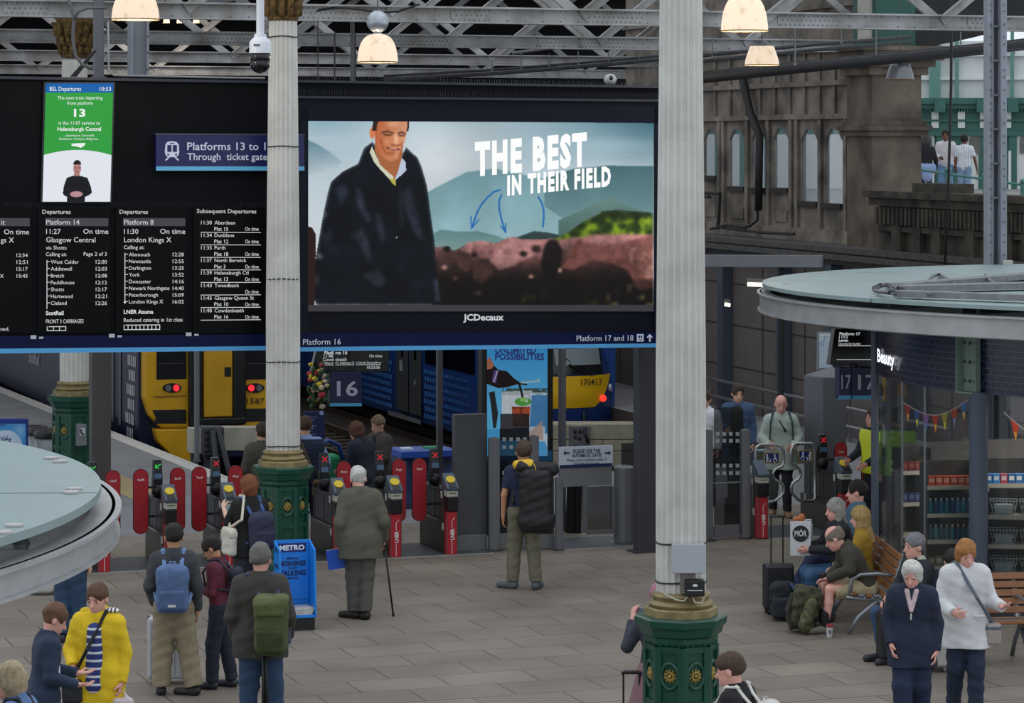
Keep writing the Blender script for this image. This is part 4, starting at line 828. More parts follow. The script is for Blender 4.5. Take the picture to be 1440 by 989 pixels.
# grey junction box and black transmitter strapped to the near column
xr, yr = .0594*24.1-.02, 24.1-.235
t = thing('junction_box', 'plain grey electrical box strapped to the large near column', 'box', (0, 0, 0)); a, b = P(945, 804, yr), P(991, 765, yr); c_ = (a+b)/2
t.location = (c_.x, yr, a.z); m = MB(); m.box((c_.x, yr, (a.z+b.z)/2), abs(b.x-a.x), .1, b.z-a.z); m.obj('body', mat('9da2aa', .5), t, bevel=.008); m = MB(); m.box((c_.x, yr-.055, (a.z+b.z)/2), abs(b.x-a.x)+.012, .02, b.z-a.z+.012); m.obj('lid', mat('a5aab2', .5), t, bevel=.006)
m = MB(); m.box((c_.x-.01, yr+.03, a.z-.09), .12, .05, .2); m.obj('mounting_plate', mat('7b776f', .7), t)
t = thing('transmitter', 'small black device with cables strapped below the grey box on the near column', 'device', P(976, 838, yr-.03)); a, b = P(963, 838, yr-.03), P(990.5, 815, yr-.03); c_ = (a+b)/2
m = MB(); m.box(c_, abs(b.x-a.x), .12, b.z-a.z); m.obj('body', mat('0d0e11', .4), t, bevel=.012)
m = MB(); m.box(c_+Vector((0, -.062, -.015)), .13, .004, .006); m.ball(c_+Vector((0, -.062, .025)), .022, .004, .012, n=10); m.obj('badge', mat('c9d2d8', .5), t)
m = MB(); m.tube([c_+Vector((-.06, -.02, -.07)), c_+Vector((-.09, -.03, -.11)), c_+Vector((-.16, -.02, -.10)), c_+Vector((-.26, .02, -.05))], .007, 6); m.tube([c_+Vector((-.02, -.02, -.07)), c_+Vector((.0, -.05, -.12)), c_+Vector((.06, -.04, -.12)), c_+Vector((.08, 0, -.08))], .007, 6); m.obj('cable', mat('b9b6ae', .6), t, True)
# ------------------------------------------------------------------ ticket gates
steel, steel_d = mat('6f6d69', .35, .6, noise=.12, scale=3), mat('45423f', .35, .55, noise=.15, scale=2); gblk = mat('15161a', .35); red = mat('b3202c', .4, noise=.06, scale=4); smoke = glass('20242a', .45)
def gate(t0, label, left=None, right=None, cross=True, pad=True, grp='ticket gates in the barrier row', L=1.15, tower=True):
    o = gl(t0, 0, .009); t = thing('ticket_gate', label, 'ticket gate', o, grp); q = lambda x, y, z: o+U*x+V*y+Z*z
    B = lambda mb, x, y, z, sx, sy, sz: mb.box(q(x, y, z), sx, sy, sz, RU)
    m = MB(); B(m, 0, L/2+.05, .21, .17, L-.1, .42); B(m, 0, L/2+.05, .43, .19, L-.1, .02); m.obj('lower_cabinet', steel_d, t, bevel=.01)
    m = MB(); B(m, 0, .62, .62, .11, .95, .36); B(m, 0, .6, .82, .15, 1.0, .05); m.obj('glazed_side', gblk, t, bevel=.008)
    m = MB()
    for y in (.2, .62, 1.05): B(m, -.058, y, .63, .012, .03, .38); B(m, .058, y, .63, .012, .03, .38)
    m.obj('mullion', steel, t)
    m = MB(); B(m, 0, 0.05, .285, .15, .10, .57); rp = m.obj('red_front_panel', red, t, bevel=.006)
    m = MB(); B(m, -.072, -.002, .285, .008, .01, .57); B(m, .072, -.002, .285, .008, .01, .57); sub(m, 'edge_trim', steel, rp)
    m = MB(); m.box(q(0, -.004, .10), .006, .004, .17, RU); m.box(q(0, -.004, .40), .006, .004, .10, RU); m.prism([q(-.003, -.006, .45), q(.003, -.006, .45), q(.04, -.006, .49), q(.036, -.006, .495)], V*.004)
    m.text('LNER', q(.03, -.006, .195), Z, -U, .05, .15, bold=.03); sub(m, 'white_lettering', mat('f0eeee', .5), rp)
    m = MB(); m.prism([q(-.075, -.04, .58), q(-.075, -.05, .77), q(-.075, .12, .77), q(-.075, .12, .56)], U*.15); m.obj('ticket_box', gblk, t, bevel=.012)
    m = MB(); m.prism([q(-.076, -.035, .77), q(-.076, -.03, .85), q(-.076, .12, .86), q(-.076, .12, .77)], U*.152); m.obj('ticket_slot', mat('b5b7a8', .3, .1), t, bevel=.006)
    m = MB(); m.box(q(0, -.034, .815), .10, .006, .012, RU); m.obj('slot_opening', mat('4a4a30', .4), t)
    m = MB(); m.prism([q(-.085, -.05, .85), q(-.085, -.055, .89), q(-.085, .17, 1.07), q(-.085, .2, 1.04), q(-.085, .2, .85)], U*.17); rd = m.obj('reader_head', mat('4d5a68', .35, .2), t, bevel=.01)
    if pad:
        c_ = q(0, .065, .988); nrm = Vector((0, 0, 1))*.79-V*.62; e2 = (V*.79+Z*.62)
        m = MB(); m.prism([c_+U*math.cos(a)*.062+e2*math.sin(a)*.062 for a in np.linspace(0, 2*math.pi, 24, endpoint=False)], nrm*.012); sub(m, 'yellow_pad', mat('e8c91c', .4), rd)
        m = MB(); m.prism([q(-.05, -.052, .892), q(.05, -.052, .892), q(.05, .01, .94), q(-.05, .01, .94)], nrm*.008); sub(m, 'reader_display', gblk, rd)
    m = MB()
    for z_, y_ in ((.78, .17), (.36, .12), (.40, 1.12)): m.box(q(-.09, y_, z_), .012, .05, .09, RU)
    m.obj('sensor', mat('b8b8b6', .4), t)
    if tower:
        y = .72; m = MB(); B(m, -.02, y, .97, .13, .12, .27); m.ball(q(-.02, y-.03, .93), .09, n=10); m.obj('tower_body', gblk, t, bevel=.02)
        m = MB(); m.prism([q(-.085, y-.07, 1.06), q(.045, y-.07, 1.06), q(.035, y-.04, 1.33), q(-.075, y-.04, 1.33)], V*.09); td = m.obj('tower_display', mat('1a1f24', .35), t, bevel=.012)
        m = MB(); m.prism([q(-.07, y-.078, 1.09), q(.03, y-.078, 1.09), q(.025, y-.07, 1.15), q(-.065, y-.07, 1.15)], V*.01); sub(m, 'blue_label', mat('4d6c92', .4), td)
        m = MB(); c_ = q(-.02, y-.066, 1.255); w = .034
        if cross:
            for s_ in (1, -1): m.prism([c_+U*-w*s_-Z*w-U*.006, c_+U*-w*s_-Z*w+U*.006, c_+U*w*s_+Z*w+U*.006, c_+U*w*s_+Z*w-U*.006], V*.006)
            sub(m, 'red_cross_light', mat('e0202a', .5, emit=1.0), td)
        else:
            for a_, b_ in (((-.035, -.02), (.035, .02)), ((-.035, -.025), (-.03, .02)), ((-.035, -.025), (.012, -.03))):
                p0 = c_+U*a_[0]+Z*a_[1]; p1 = c_+U*b_[0]+Z*b_[1]; m.tube([p0, p1], .006, 5)
            sub(m, 'green_arrow_light', mat('2fd04a', .5, emit=1.0), td)
    for side, nm in ((-1, left), (1, right)):
        if not nm: continue
        xc = side*.245-.01; yb = .62; zc = .80; hw, hh = .095, .42; pts = []
        for a in np.linspace(0, math.pi, 12): pts.append((math.cos(a)*hw, hh-hw+math.sin(a)*hw))
        for a in np.linspace(math.pi, 2*math.pi, 12): pts.append((math.cos(a)*hw, -hh+hw+math.sin(a)*hw))
        m = MB(); m.prism([q(xc+a*1.07, yb+.01, zc+b*1.015) for a, b in pts], V*.02); pd = m.obj('paddle', mat('27161a', .5), t)
        m = MB(); m.prism([q(xc+a, yb, zc+b) for a, b in pts], V*.012); sub(m, 'red_face', red, pd)
        m = MB(); m.text(nm, q(xc, yb-.004, zc+.27), U, Z, .03, .085, 'c', .02); sub(m, 'name_lettering', mat('f2e6e6', .5), pd)
        m = MB(); m.box(q(side*.11, yb+.02, .98), .12, .03, .03, RU); m.box(q(side*.11, yb+.02, .6), .12, .03, .03, RU); sub(m, 'arm', gblk, pd)
    return t
for px, lb, l, r, cr in ((70, 'ticket gate seen through the gap under the left glass canopy', None, None, False), (147, 'ticket gate half hidden by the left glass canopy, green arrow lit', None, 'Chill', False),
        (240, 'ticket gate with green arrow, behind the person with the blue backpack', 'Raffi', 'Bambi', False), (323, 'ticket gate with red cross that the red-haired woman is touching', 'Tandi', 'Mingo', True), (402, 'ticket gate mostly hidden by the fluted column', None, 'Bingo', True),
        (478, 'ticket gate just left of the elderly man in the grey jacket', None, 'Bambi', True), (557, 'ticket gate just right of the elderly man with the walking stick', None, 'Hugo', True), (635.5, 'last ticket gate of the row, beside the closed grey panel', 'Super', None, True)):
    gate(tpx(px), lb, l, r, cr)
gate(tpx(1073), 'ticket gate post at the left of the wide wheelchair gate, without yellow pad', None, None, True, False, tower=False)
gate(tpx(1189), 'ticket gate at the right of the wide wheelchair gate, behind the seated people', None, 'Club', True, L=1.3)
gate(tpx(1272), 'ticket gate at the far right, behind the shop corner', 'Mello', None, True, L=1.3)
# wide gate: two steel hoop leaves with wheelchair signs
def leaf(px0, px1, py0, py1, flip, label):
    pl = Plane(gl(tpx(1105), .75), -V); chrome = mat('b4b6b8', .2, .85); f = lambda a, b: pl.pt(px0+(px1-px0)*(1-a if flip else a), py0+(py1-py0)*b)
    b0 = f(0, 1); b0.z = 0; t = thing('gate_leaf', label, 'gate', b0, 'wide gate leaves'); pts = []
    for a, b in ((0, .95), (0, .5), (0, .10), (.03, .03), (.15, 0), (.78, 0), (.94, .03), (1, .1), (1, .3), (.95, .37), (.72, .42), (.62, .48), (.62, .56), (.72, .62), (.94, .68), (1, .74), (1, .84), (.9, .9), (.7, .98), (.55, 1.0), (.1, 1.0)): pts.append(f(a, b))
    m = MB(); m.tube(pts, .022, 10, True); m.obj('tube_frame', chrome, t, True)
    m = MB(); m.prism([p for p in pts], V*.008); m.obj('clear_pane', glass('8aa39a', .06), t)
    s = Sign(pl, .02, lambda y: 0); x0, x1, y0, y1 = (px0+11, px1-7, py0+10, py0+26) if not flip else (px0+9, px1-5, py0+9, py0+25)
    s.r(x0, y0, x1, y1); pn = s.mb.obj('sign_plate', mat('c9a83a', .5), t)
    s = Sign(pl, .024, lambda y: 0); s.r(x0+1, y0+1, x1-1, y1-1); sub(s.mb, 'blue_face', mat('10246e', .5), pn)
    s = Sign(pl, .028, lambda y: 0); w = x1-x0; g = (lambda a: x0+w*a) if not flip else (lambda a: x1-w*a)
    def st(a, b, c_, d, th=1.2):
        p0, p1 = np.array((g(a), y0+(y1-y0)*b)), np.array((g(c_), y0+(y1-y0)*d)); n = (p1-p0)[::-1]*np.array((-1, 1)); n = n/np.linalg.norm(n)*th/2; s.pg([p0+n, p0-n, p1-n, p1+n])
    s.disc(g(.16), y0+3.6, 1.3, n=10); st(.16, .3, .18, .6, 2.2); st(.18, .6, .12, .88); st(.18, .6, .24, .88); st(.17, .36, .28, .55); st(.32, .62, .42, .85); st(.42, .6, .34, .88, 1)
    s.disc(g(.68), y0+3.4, 1.2, n=10); st(.68, .28, .69, .58, 2); st(.69, .58, .8, .6, 1.4); st(.8, .6, .84, .82, 1.2)
    for i in range(10): a, b = i*.5+1.2, (i+1)*.5+1.2; st(.70+.1*math.cos(a), .68+.2*math.sin(a), .70+.1*math.cos(b), .68+.2*math.sin(b), 1)
    sub(s.mb, 'wheelchair_symbol', mat('e4e8f2', .5), pn)
leaf(1063, 1102, 626, 706, False, 'left steel hoop leaf of the wide gate with blue wheelchair sign'); leaf(1113, 1146, 624, 705, True, 'right steel hoop leaf of the wide gate with blue wheelchair sign')
# ------------------------------------------------------------------ fixed screens beside the gates
psteel = mat('76787c', .4, .4, noise=.1, scale=3)
def gbox(mb, x0, x1, y0, y1, d, th):                  # a box over columns x0..x1 and rows y0..y1, d behind the gate line
    pl = Plane(gl(0, d), -V); a, b = pl.pt(x0, y1), pl.pt(x1, y1); z0 = (a.z+b.z)/2; z1 = pl.pt((x0+x1)/2, y0).z; z0 = max(z0, 0.0) if y1 > 735 and z0 < .12 else z0; a.z = b.z = z0; mb.prism([a, b, b+Z*(z1-z0), a+Z*(z1-z0)], V*th)
def gate_post(x0, x1, y0, y1, d, label, foot=True, rnd=False):
    pl = Plane(gl(0, d), -V); a, b = pl.pt(x0, y1), pl.pt(x1, y1); c_ = (a+b)/2; c_.z = 0; t = thing('barrier_post', label, 'post', c_, 'steel barrier posts'); m = MB(); zt = pl.pt((x0+x1)/2, y0).z; w = (b-a).length
    if rnd: m.lathe([(w/2, 0.01), (w/2, zt-.02), (w/2-.02, zt), (0.01, zt)], c_, 24)
    else: m.box(c_+Z*(zt/2+.005), w*.46, .09, zt-.01, RU @ Rz(0)); m.box(c_-U*w*.27+Z*(zt/2+.005), w*.42, .075, zt-.03, RU); m.box(c_+U*w*.27+Z*(zt/2+.005), w*.42, .075, zt-.03, RU)
    m.obj('shaft', psteel, t, 40 if rnd else False, .006 if not rnd else 0); m = MB(); m.lathe([(w*.75, .001), (w*.75, .012), (w*.4, .02)], c_, 16); m.obj('foot_plate', mat('4d4d50', .4, .5), t)
def pane(label, x0, x1, y0, y1, d, col='1c2127', al=.5, dots=(), rail=None, edge=None):
    pl = Plane(gl(0, d), -V); a, b = pl.pt(x0, y1), pl.pt(x1, y1); c_ = (a+b)/2; c_.z = 0; t = thing('glass_screen', label, 'glass screen', c_, 'glass screens beside the gates')
    m = MB(); gbox(m, x0, x1, y0, y1, d, .014); m.obj('pane', glass(col, al), t)
    if rail: m = MB(); gbox(m, x0, x1, *rail, d-.04, .1); m.obj('base_rail', psteel, t, bevel=.005)
    if dots:
        s = Sign(pl, .004, lambda y: 0)
        for y in dots[2]:
            for x in np.linspace(dots[0], dots[1], 4): s.r(x-2.6, y-2.6, x+2.6, y+2.6)
        s.mb.obj('white_squares', mat('a9adb2', .6), t)
    if edge: m = MB(); gbox(m, x0, x1, edge-.8, edge+.8, d-.01, .03); m.obj('glass_edge', mat('8a9296', .3), t)
m = MB(); gbox(m, 640, 685.5, 583, 756, .35, .14); t = thing('closed_panel', 'tall plain dark grey panel right of the last ticket gate', 'panel', gl(tpx(664), .4)); m.obj('panel', mat('4b4d52', .55, noise=.1, scale=3), t, bevel=.01); m = MB(); gbox(m, 640, 685, 753, 776, .28, .12); m.obj('base_rail', psteel, t, bevel=.006)
gate_post(687, 702, 615, 772, .2, 'double steel post between the grey panel and the glass screen')
gate_post(745, 757, 612, 772, .2, 'steel post behind the man with the black duffel bag')
pane('smoked glass screen with white squares in front of the drink poster', 703, 744, 602, 760, .25, dots=(709, 738, (618, 629, 665, 675)), rail=(750, 770))
pane('smoked glass screen behind the black duffel bag', 760, 779, 672, 755, .1, rail=(752, 772))
gate_post(781, 791, 671, 777, -.05, 'short steel post at the left of the sign gate')
gate_post(864, 891, 655, 758, .35, 'thick round steel post at the right of the sign gate', rnd=True)
pane('dark angled glass screen between the sign gate and the broad dark post', 874, 917, 623, 745, .5, rail=(743, 766)); gate_post(912, 922, 665, 768, .2, 'steel post at the foot of the broad dark post')
gate_post(984, 1002, 604, 757, .15, 'steel post just right of the large near column'); gate_post(1042, 1054, 604, 755, .15, 'steel post left of the wide wheelchair gate')
pane('tall smoked glass screen with white squares right of the large near column', 1004.5, 1040, 573, 750, .2, dots=(1009, 1037, (610.5, 620, 655, 665.5)), rail=(739, 756), edge=679)
# sign gate
gpl = Plane(gl(0, .25), -V); c_ = gpl.pt(824, 750); c_.z = 0
t = thing('sign_gate', 'low steel gate carrying the white PLEASE USE THE AUTOMATIC GATES sign', 'gate', c_)
m = MB(); gbox(m, 787, 861, 657.5, 684, .25, .05); m.obj('steel_panel', mat('8b8d90', .35, .5, noise=.06, scale=4), t, bevel=.006)
m = MB(); gbox(m, 820, 826, 684, 750, .25, .04); gbox(m, 826, 863, 745, 751, .25, .04); gbox(m, 860, 865, 684, 751, .25, .04); m.obj('frame', psteel, t)
m = MB(); gbox(m, 826, 861, 684, 746, .27, .01); m.obj('pane', glass('23272c', .5), t)
m = MB(); gbox(m, 786, 862, 627.5, 657.5, .23, .02); sp = m.obj('sign_board', mat('c3cbda', .45), t, bevel=.006); m = MB(); gbox(m, 787, 861, 653, 657.6, .222, .01); sub(m, 'navy_strip', mat('12244f', .4), sp)
s = Sign(gpl, .034, lambda y: -.028); s.t('PLEASE USE THE', 824, 636.5, 4.8, 38, 'c', .02).t('AUTOMATIC GATES', 824, 642.5, 4.8, 42, 'c', .02).t('Please carry children under 5', 824, 648.2, 3.4, 55, 'c', .01).t('through the barrier', 824, 653, 3.3, 36, 'c', .01)
for x, d in ((791, 1), (858, -1)): s.pg([(x, 637), (x+3.6*d, 633.6), (x+3.6*d, 635.9), (x+9*d, 635.9), (x+9*d, 638.1), (x+3.6*d, 638.1), (x+3.6*d, 640.4)][::d])
sub(s.mb, 'navy_lettering', mat('14264f', .5), sp)
t = thing('draped_stand', 'narrow black draped stand behind the sign gate', 'stand', G(809, 751)); q = G(809, 751); m = MB(); m.prism([P(799, 751, q.y), P(807.5, 752, q.y), P(809, 684, q.y), P(801, 684, q.y)], V*.12); m.prism([P(809, 752, q.y), P(818, 751, q.y), P(819, 684, q.y), P(809.5, 684, q.y)], V*.12); m.obj('cloth', mat('101013', .8), t, bevel=.01); m = MB(); m.box(Vector((q.x, q.y+.06, P(809, 680, q.y).z)), .19, .1, .08, RU); m.obj('top', mat('101013', .8), t)
# pale wall cabinet behind the near column, grey pillar at the right
t = thing('wall_cabinet', 'pale blue-grey cabinet with a small screen beside the broad dark post', 'cabinet', gl(tpx(915), .9)); m = MB(); gbox(m, 905, 922, 564, 606, .8, .15); m.obj('body', mat('9fb0bd', .5), t, bevel=.01); m = MB(); gbox(m, 912, 923, 574, 602, .78, .02); m.obj('screen', mat('3b444c', .3), t); m = MB(); gbox(m, 907, 923, 606, 757, .82, .12); m.obj('plinth', mat('5b5e63', .5), t, bevel=.01)
q = G(1160, 728); t = thing('grey_pillar', 'tall plain grey metal pillar with a slanted top, below the platform 17 screen', 'pillar', q); a = P(1133, 625, q.y)
m = MB(); h0, h1, h2 = P(0, 530, q.y).z, P(0, 516, q.y).z, P(0, 518, q.y).z; xs = [P(x, 600, q.y).x for x in (1133, 1157, 1192)]
m.add([(xs[0], q.y+.3, 0), (xs[1], q.y, 0), (xs[2], q.y+.12, 0), (xs[1]+.2, q.y+.5, 0), (xs[0], q.y+.3, h0), (xs[1], q.y, h0), (xs[2], q.y+.12, h0-.02), (xs[1]+.2, q.y+.5, h0+.12)], [(3, 2, 1, 0), (0, 1, 5, 4), (1, 2, 6, 5), (2, 3, 7, 6), (3, 0, 4, 7), (4, 5, 6, 7)]); m.obj('casing', mat('5f6169', .5, noise=.06, scale=2), t, bevel=.02)
# ------------------------------------------------------------------ trains
yel, nvy, tblk = mat('d9a516', .4, noise=.12, scale=2.5), mat('121d3f', .35, noise=.1, scale=2), mat('0e0f12', .4)
def facepoly(pl, pts, off=0): return [pl.pt(x, y, off) for x, y in pts]
# -- yellow-ended train at the left
TP = Plane(Vector(P(203, 560, 53.6)), -V); c0 = TP.pt(203, 560); c0.z = -1.1
tr = thing('train', 'yellow-ended blue train standing at the left platform with red tail lamps', 'train', c0)
def tp(pts, th, name, m_, off=0, par=None, bevel=0, smooth=False):
    m = MB(); m.prism(facepoly(TP, pts, off), V*th); o = m.obj(name, m_, tr, smooth, bevel)
    if par: o.parent = par
    return o
fr = tp([(203, 420), (409, 405), (409, 598), (385, 603), (228, 603), (211, 585), (203, 560)], .35, 'front', yel, 0, None, .05)
tp([(218, 604), (268, 603), (268, 668), (240, 640), (222, 622)], .4, 'valance', yel, .02, None, .03); tp([(342, 594), (400, 592), (400, 604), (342, 606)], .3, 'valance', yel, .02)
for a, b in ((220, 262), (344, 390)):
    w = tp([(a, 534), (b, 533), (b, 420), (a, 420)], .02, 'windscreen', mat('14171c', .15), .012); tp([(a+2, 512), (b, 511.5), (b, 510.5), (a+2, 511)], .01, 'wiper_line', mat('3a3c40', .4), .03, w)
tp([(264, 600), (283, 600), (283, 420), (264, 420)], .30, 'gangway_side', tblk, .14, None, .03); tp([(326, 598), (344, 594), (344, 420), (326, 420)], .30, 'gangway_side', tblk, .14, None, .03); tp([(266, 600), (344, 596), (344, 586), (266, 588)], .3, 'gangway_sill', tblk, .15, None, .03)
d_ = tp([(285, 586.5), (325.5, 585), (325.5, 420), (285, 420)], .05, 'gangway_door', mat('cf9d14', .45, noise=.12, scale=2), .1, None, .02); tp([(314, 529), (323, 529), (323, 516), (314, 516)], .02, 'door_latch', tblk, .115, d_)
tp([(216, 596), (262, 596), (262, 576), (214, 577), (219, 588)], .03, 'lower_recess', mat('101114', .5), .012, None, .01); tp([(344, 594), (405, 592), (405, 574), (344, 575)], .03, 'lower_recess', mat('101114', .5), .012)
for x, sg in ((241.5, 1), (358, -1)):
    m = MB(); m.prism([TP.pt(x+13*math.cos(a), 545.5-6.6*math.sin(a), .01) for a in np.linspace(0, 2*math.pi, 24, endpoint=False)], V*-.03); lc = m.obj('lamp_cluster', mat('16171b', .3), tr)
    for dx, nm, mm in ((5.5*sg, 'tail_lamp', mat('ff2a35', .4, emit=1.3)), (-5.5*sg, 'headlamp', mat('8d9096', .15, .6))):
        m = MB(); m.prism([TP.pt(x+dx+4.2*math.cos(a), 545.5-4.6*math.sin(a), .045) for a in np.linspace(0, 2*math.pi, 18, endpoint=False)], V*-.02); o = m.obj(nm, mm, tr); o.parent = lc
tp([(214, 557), (262, 556), (262, 558), (225, 559.5), (216, 559)], .01, 'seam', mat('8a6a10', .5), .012)
s = Sign(TP, .02, lambda y: 0); s.t('158', 346.5, 568, 8, 18).t('7', 365.5, 568, 8, 6); s.mb.obj('number_lettering', mat('1a1a1c', .5), tr)
cor = TP.pt(203, 560); Ln = 34; prof = [(-.0, -.55), (-.06, .1), (-.06, 1.6), (-.02, 2.6), (.35, 3.05), (2.5, 3.1), (2.78, 2.6), (2.82, 1.6), (2.82, .1), (2.76, -.55)]
m = MB(); q0 = Vector((cor.x, cor.y, 0))+V*.3; m.prism([q0+U*a+Z*b for a, b in prof], V*Ln); m.obj('body', nvy, tr, bevel=.03)
S_ = Plane(q0-U*.065, -U)
def sp_(mb, d0, d1, z0, z1, off=.0): a = q0-U*(.068+off)+V*d0+Z*z0; b = q0-U*(.068+off)+V*d1+Z*z0; mb.quad(a, b, b+Z*(z1-z0), a+Z*(z1-z0))
m = MB(); rr = random.Random(3)
for i in range(7):
    for j in range(4+(i % 2)):
        z = 1.5-i*.28; sp_(m, .12+j*.16+i*.05, .12+j*.16+.085+i*.05, z, z+.2)
m.obj('white_livery_marks', mat('c9ccd4', .5), tr)
m = MB()
for k in range(9): sp_(m, 4+k*3.1, 6.2+k*3.1, 1.35, 2.25)
m.obj('side_windows', mat('15181d', .15), tr)
m = MB(); sp_(m, 1.5, 1.7, .0, 2.3, .01); sp_(m, 2.2, 2.4, .0, 2.3, .01); dr = m.obj('side_door_edge', mat('5c6065', .4, .4), tr)
m = MB(); sp_(m, 7, Ln, -.3, 1.1, .004); m.obj('grey_blue_band', mat('32374f', .5), tr)
s = MB(); s.text('ScotRail', S_.pt(57, 514.5)-U*.03, -V, Z, .26, 1.35, 'r', .02); s.obj('operator_lettering', mat('a9adba', .5), tr)
m = MB()
for k in range(8): m.box(q0+U*1.3+V*(2+k*4)+Z*-.7, 2.2, 2.4, .42, RU)
m.obj('underframe', mat('0c0c0d', .8), tr)
# buffer stop in front of it
bp_ = Plane(P(310, 640, 50.6), -V); q = bp_.pt(310, 640); q.z = -1.1
t = thing('buffer_stop', 'white timber buffer stop with black rubber blocks in front of the yellow train', 'buffer stop', q)
def bb(x0, x1, y0, y1, th, name, m_, off=0): m = MB(); m.prism(facepoly(bp_, [(x0, y1), (x1, y1), (x1, y0), (x0, y0)], off), V*th); return m.obj(name, m_, t, bevel=.015)
cream = mat('b9b7a8', .8, noise=.25, scale=3); bb(268, 284, 603, 638, .3, 'beam', cream); bb(312, 410, 601, 634, .3, 'beam', cream)
o = bb(283, 313, 600, 640, .35, 'rubber_buffer', mat('4d4f55', .7, noise=.4, scale=6), .12); m = MB()
for i in range(3):
    for j in range(4): p = bp_.pt(288+i*10, 606+j*9, .13); m.ball(p, .05, .03, .05, n=8)
sub(m, 'rubber_studs', mat('2b2c30', .7), o, True)
m = MB()
for a, b in (((302, 600), (318, 665)), ((296, 604), (300, 668))): m.tube([bp_.pt(*a, .2), bp_.pt(*b, .25)], .05, 6)
for x in (272, 290, 350, 385): a = bp_.pt(x, 640); m.box(Vector((a.x, a.y+.2, (a.z-1.1)/2)), .12, .12, a.z+1.1, RU)
m.obj('strut', mat('55575d', .6), t)
post('platform_pole', 273.5, 280, 488, 648, 49.0, ('6b6e73', .5), 'slim grey pole in front of the yellow gangway door')
# -- blue train with number 170413
BP = Plane(Vector(P(690, 560, 57.6)), -V); c0 = BP.pt(690, 560); c0.z = -1.1
tr = thing('train', 'blue train numbered 170413 standing at platform 16 with doors and patterned side', 'train', c0)
q0 = Vector((c0.x, c0.y, 0)); wb = (BP.pt(876, 560)-BP.pt(690, 560)).length
def bp2(x, y, off=0): return BP.pt(x, y, off)
m = MB(); prof = [(0.02, -.62), (-.02, -.3), (-.06, .6), (-.06, 1.5), (.0, 2.4), (.3, 2.9), (wb-.3, 2.9), (wb, 2.4), (wb+.04, 1.5), (wb+.04, .6), (wb, -.3), (wb-.04, -.62)]
m.prism([q0+U*a+Z*b+V*.5 for a, b in prof], V*30); m.obj('body', mat('24488c', .3, noise=.1, scale=2), tr, bevel=.02)
m = MB()                                              # rounded nose: bulges towards the stop
rows = [(-.75, .55), (-.62, .2), (-.3, .05), (.3, .0), (.9, .12), (1.6, .38), (2.3, .7), (2.8, 1.0)]; nx = 16; vs = []; fs = []
for z, set_ in rows:
    for i in range(nx+1):
        u_ = i/nx; e = abs(u_*2-1); vs.append(q0+U*(wb*u_)+Z*z+V*(set_+.55*e**4))
for j in range(len(rows)-1):
    for i in range(nx): a = j*(nx+1)+i; fs.append((a, a+1, a+nx+2, a+nx+1))
m.add(vs, fs); m.obj('nose', mat('203c78', .3, noise=.08, scale=2), tr, True)
def nose(u_, z, off=.012):                            # a spot on the nose
    for (za, sa), (zb2, sb) in zip(rows[:-1], rows[1:]):
        if za <= z <= zb2: sset = sa+(sb-sa)*(z-za)/(zb2-za)
    e = abs(u_*2-1); return q0+U*wb*u_+Z*z+V*(sset+.55*e**4-off)
def npatch(mb, f0, f1, z0, z1, off, n=12, k=6):
    vs = []; fs = []
    for j in range(k+1):
        z = z0+(z1-z0)*j/k
        for i in range(n+1): u_ = f0(z)+(f1(z)-f0(z))*i/n; vs.append(nose(u_, z, off))
    for j in range(k):
        for i in range(n): a = j*(n+1)+i; fs.append((a, a+1, a+n+2, a+n+1))
    mb.add(vs, fs)
zy0, zy1 = P(0, 578, 57.6).z, P(0, 533, 57.6).z
yr_ = lambda z: .79+.18*max(0, min(1, (z-zy0)/(zy1-zy0)))**.7
m = MB(); npatch(m, lambda z: 1-yr_(z), yr_, zy0, zy1, .02); m.obj('yellow_panel', mat('e0b012', .35, noise=.06, scale=2), tr, True)
m = MB(); npatch(m, lambda z: .06, lambda z: .88, zy1+.03, 2.3, .03, 14, 5); ws = m.obj('windscreen', mat('171b20', .12), tr, True)
m = MB(); m.tube([nose(.60, .95, .05), nose(.72, .72, .05)], .018, 5); m.tube([nose(.56, 1.1, .05), nose(.78, .70, .05)], .014, 5); sub(m, 'wiper', tblk, ws)
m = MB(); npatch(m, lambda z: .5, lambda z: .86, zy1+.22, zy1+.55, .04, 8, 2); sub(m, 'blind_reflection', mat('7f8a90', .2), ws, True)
p_ = nose(.86, P(0, 566, 57.6).z, .06)
m = MB(); m.ball(p_, .075, .05, .075, n=14); m.obj('tail_lamp', mat('ff4030', .4, emit=1.0), tr, True)
m = MB(); m.ball(nose(.945, P(0, 553, 57.6).z, .04), .06, .05, .09, n=12); m.obj('headlamp', mat('a5b0c0', .1, .5), tr, True)
m = MB(); a = nose(.80, .05, .03); m.text('170413', nose(.68, P(0, 546, 57.6).z, .05), U, Z, .125, .45, 'l', .01); m.obj('number_lettering', mat('17181c', .5), tr)
m = MB(); m.tube([nose(.70, -.02, .05), nose(.70, -.30, .08), nose(.70, -.55, .06)], .03, 6); m.obj('coupler_pipe', tblk, tr, True)
m = MB(); m.text('ScotRail', nose(.985, 1.42, .03), (U+V*1.2)*-1 if False else Z*-1, U+V*.9, .12, .9, 'l', .02); m.obj('operator_lettering', mat('cfd6e4', .5), tr)
m = MB(); m.box(q0+U*wb/2+V*.9+Z*-.72, wb*.96, 1.0, .2, RU); m.box(q0+U*wb/2+V*16+Z*-.7, wb*.9, 28, .4, RU); m.obj('underframe', mat('0c0d0f', .7), tr)
def bs(mb, d0, d1, z0, z1, off=.0): a = q0-U*(.068+off)+V*d0+Z*z0; b = q0-U*(.068+off)+V*d1+Z*z0; mb.quad(a, b, b+Z*(z1-z0), a+Z*(z1-z0))
def bd(px):                                           # how far along the side a sight column falls
    k = (px-CX)/F; o = q0-U*.068; return (o.x-k*o.y)/(k*cu+su)
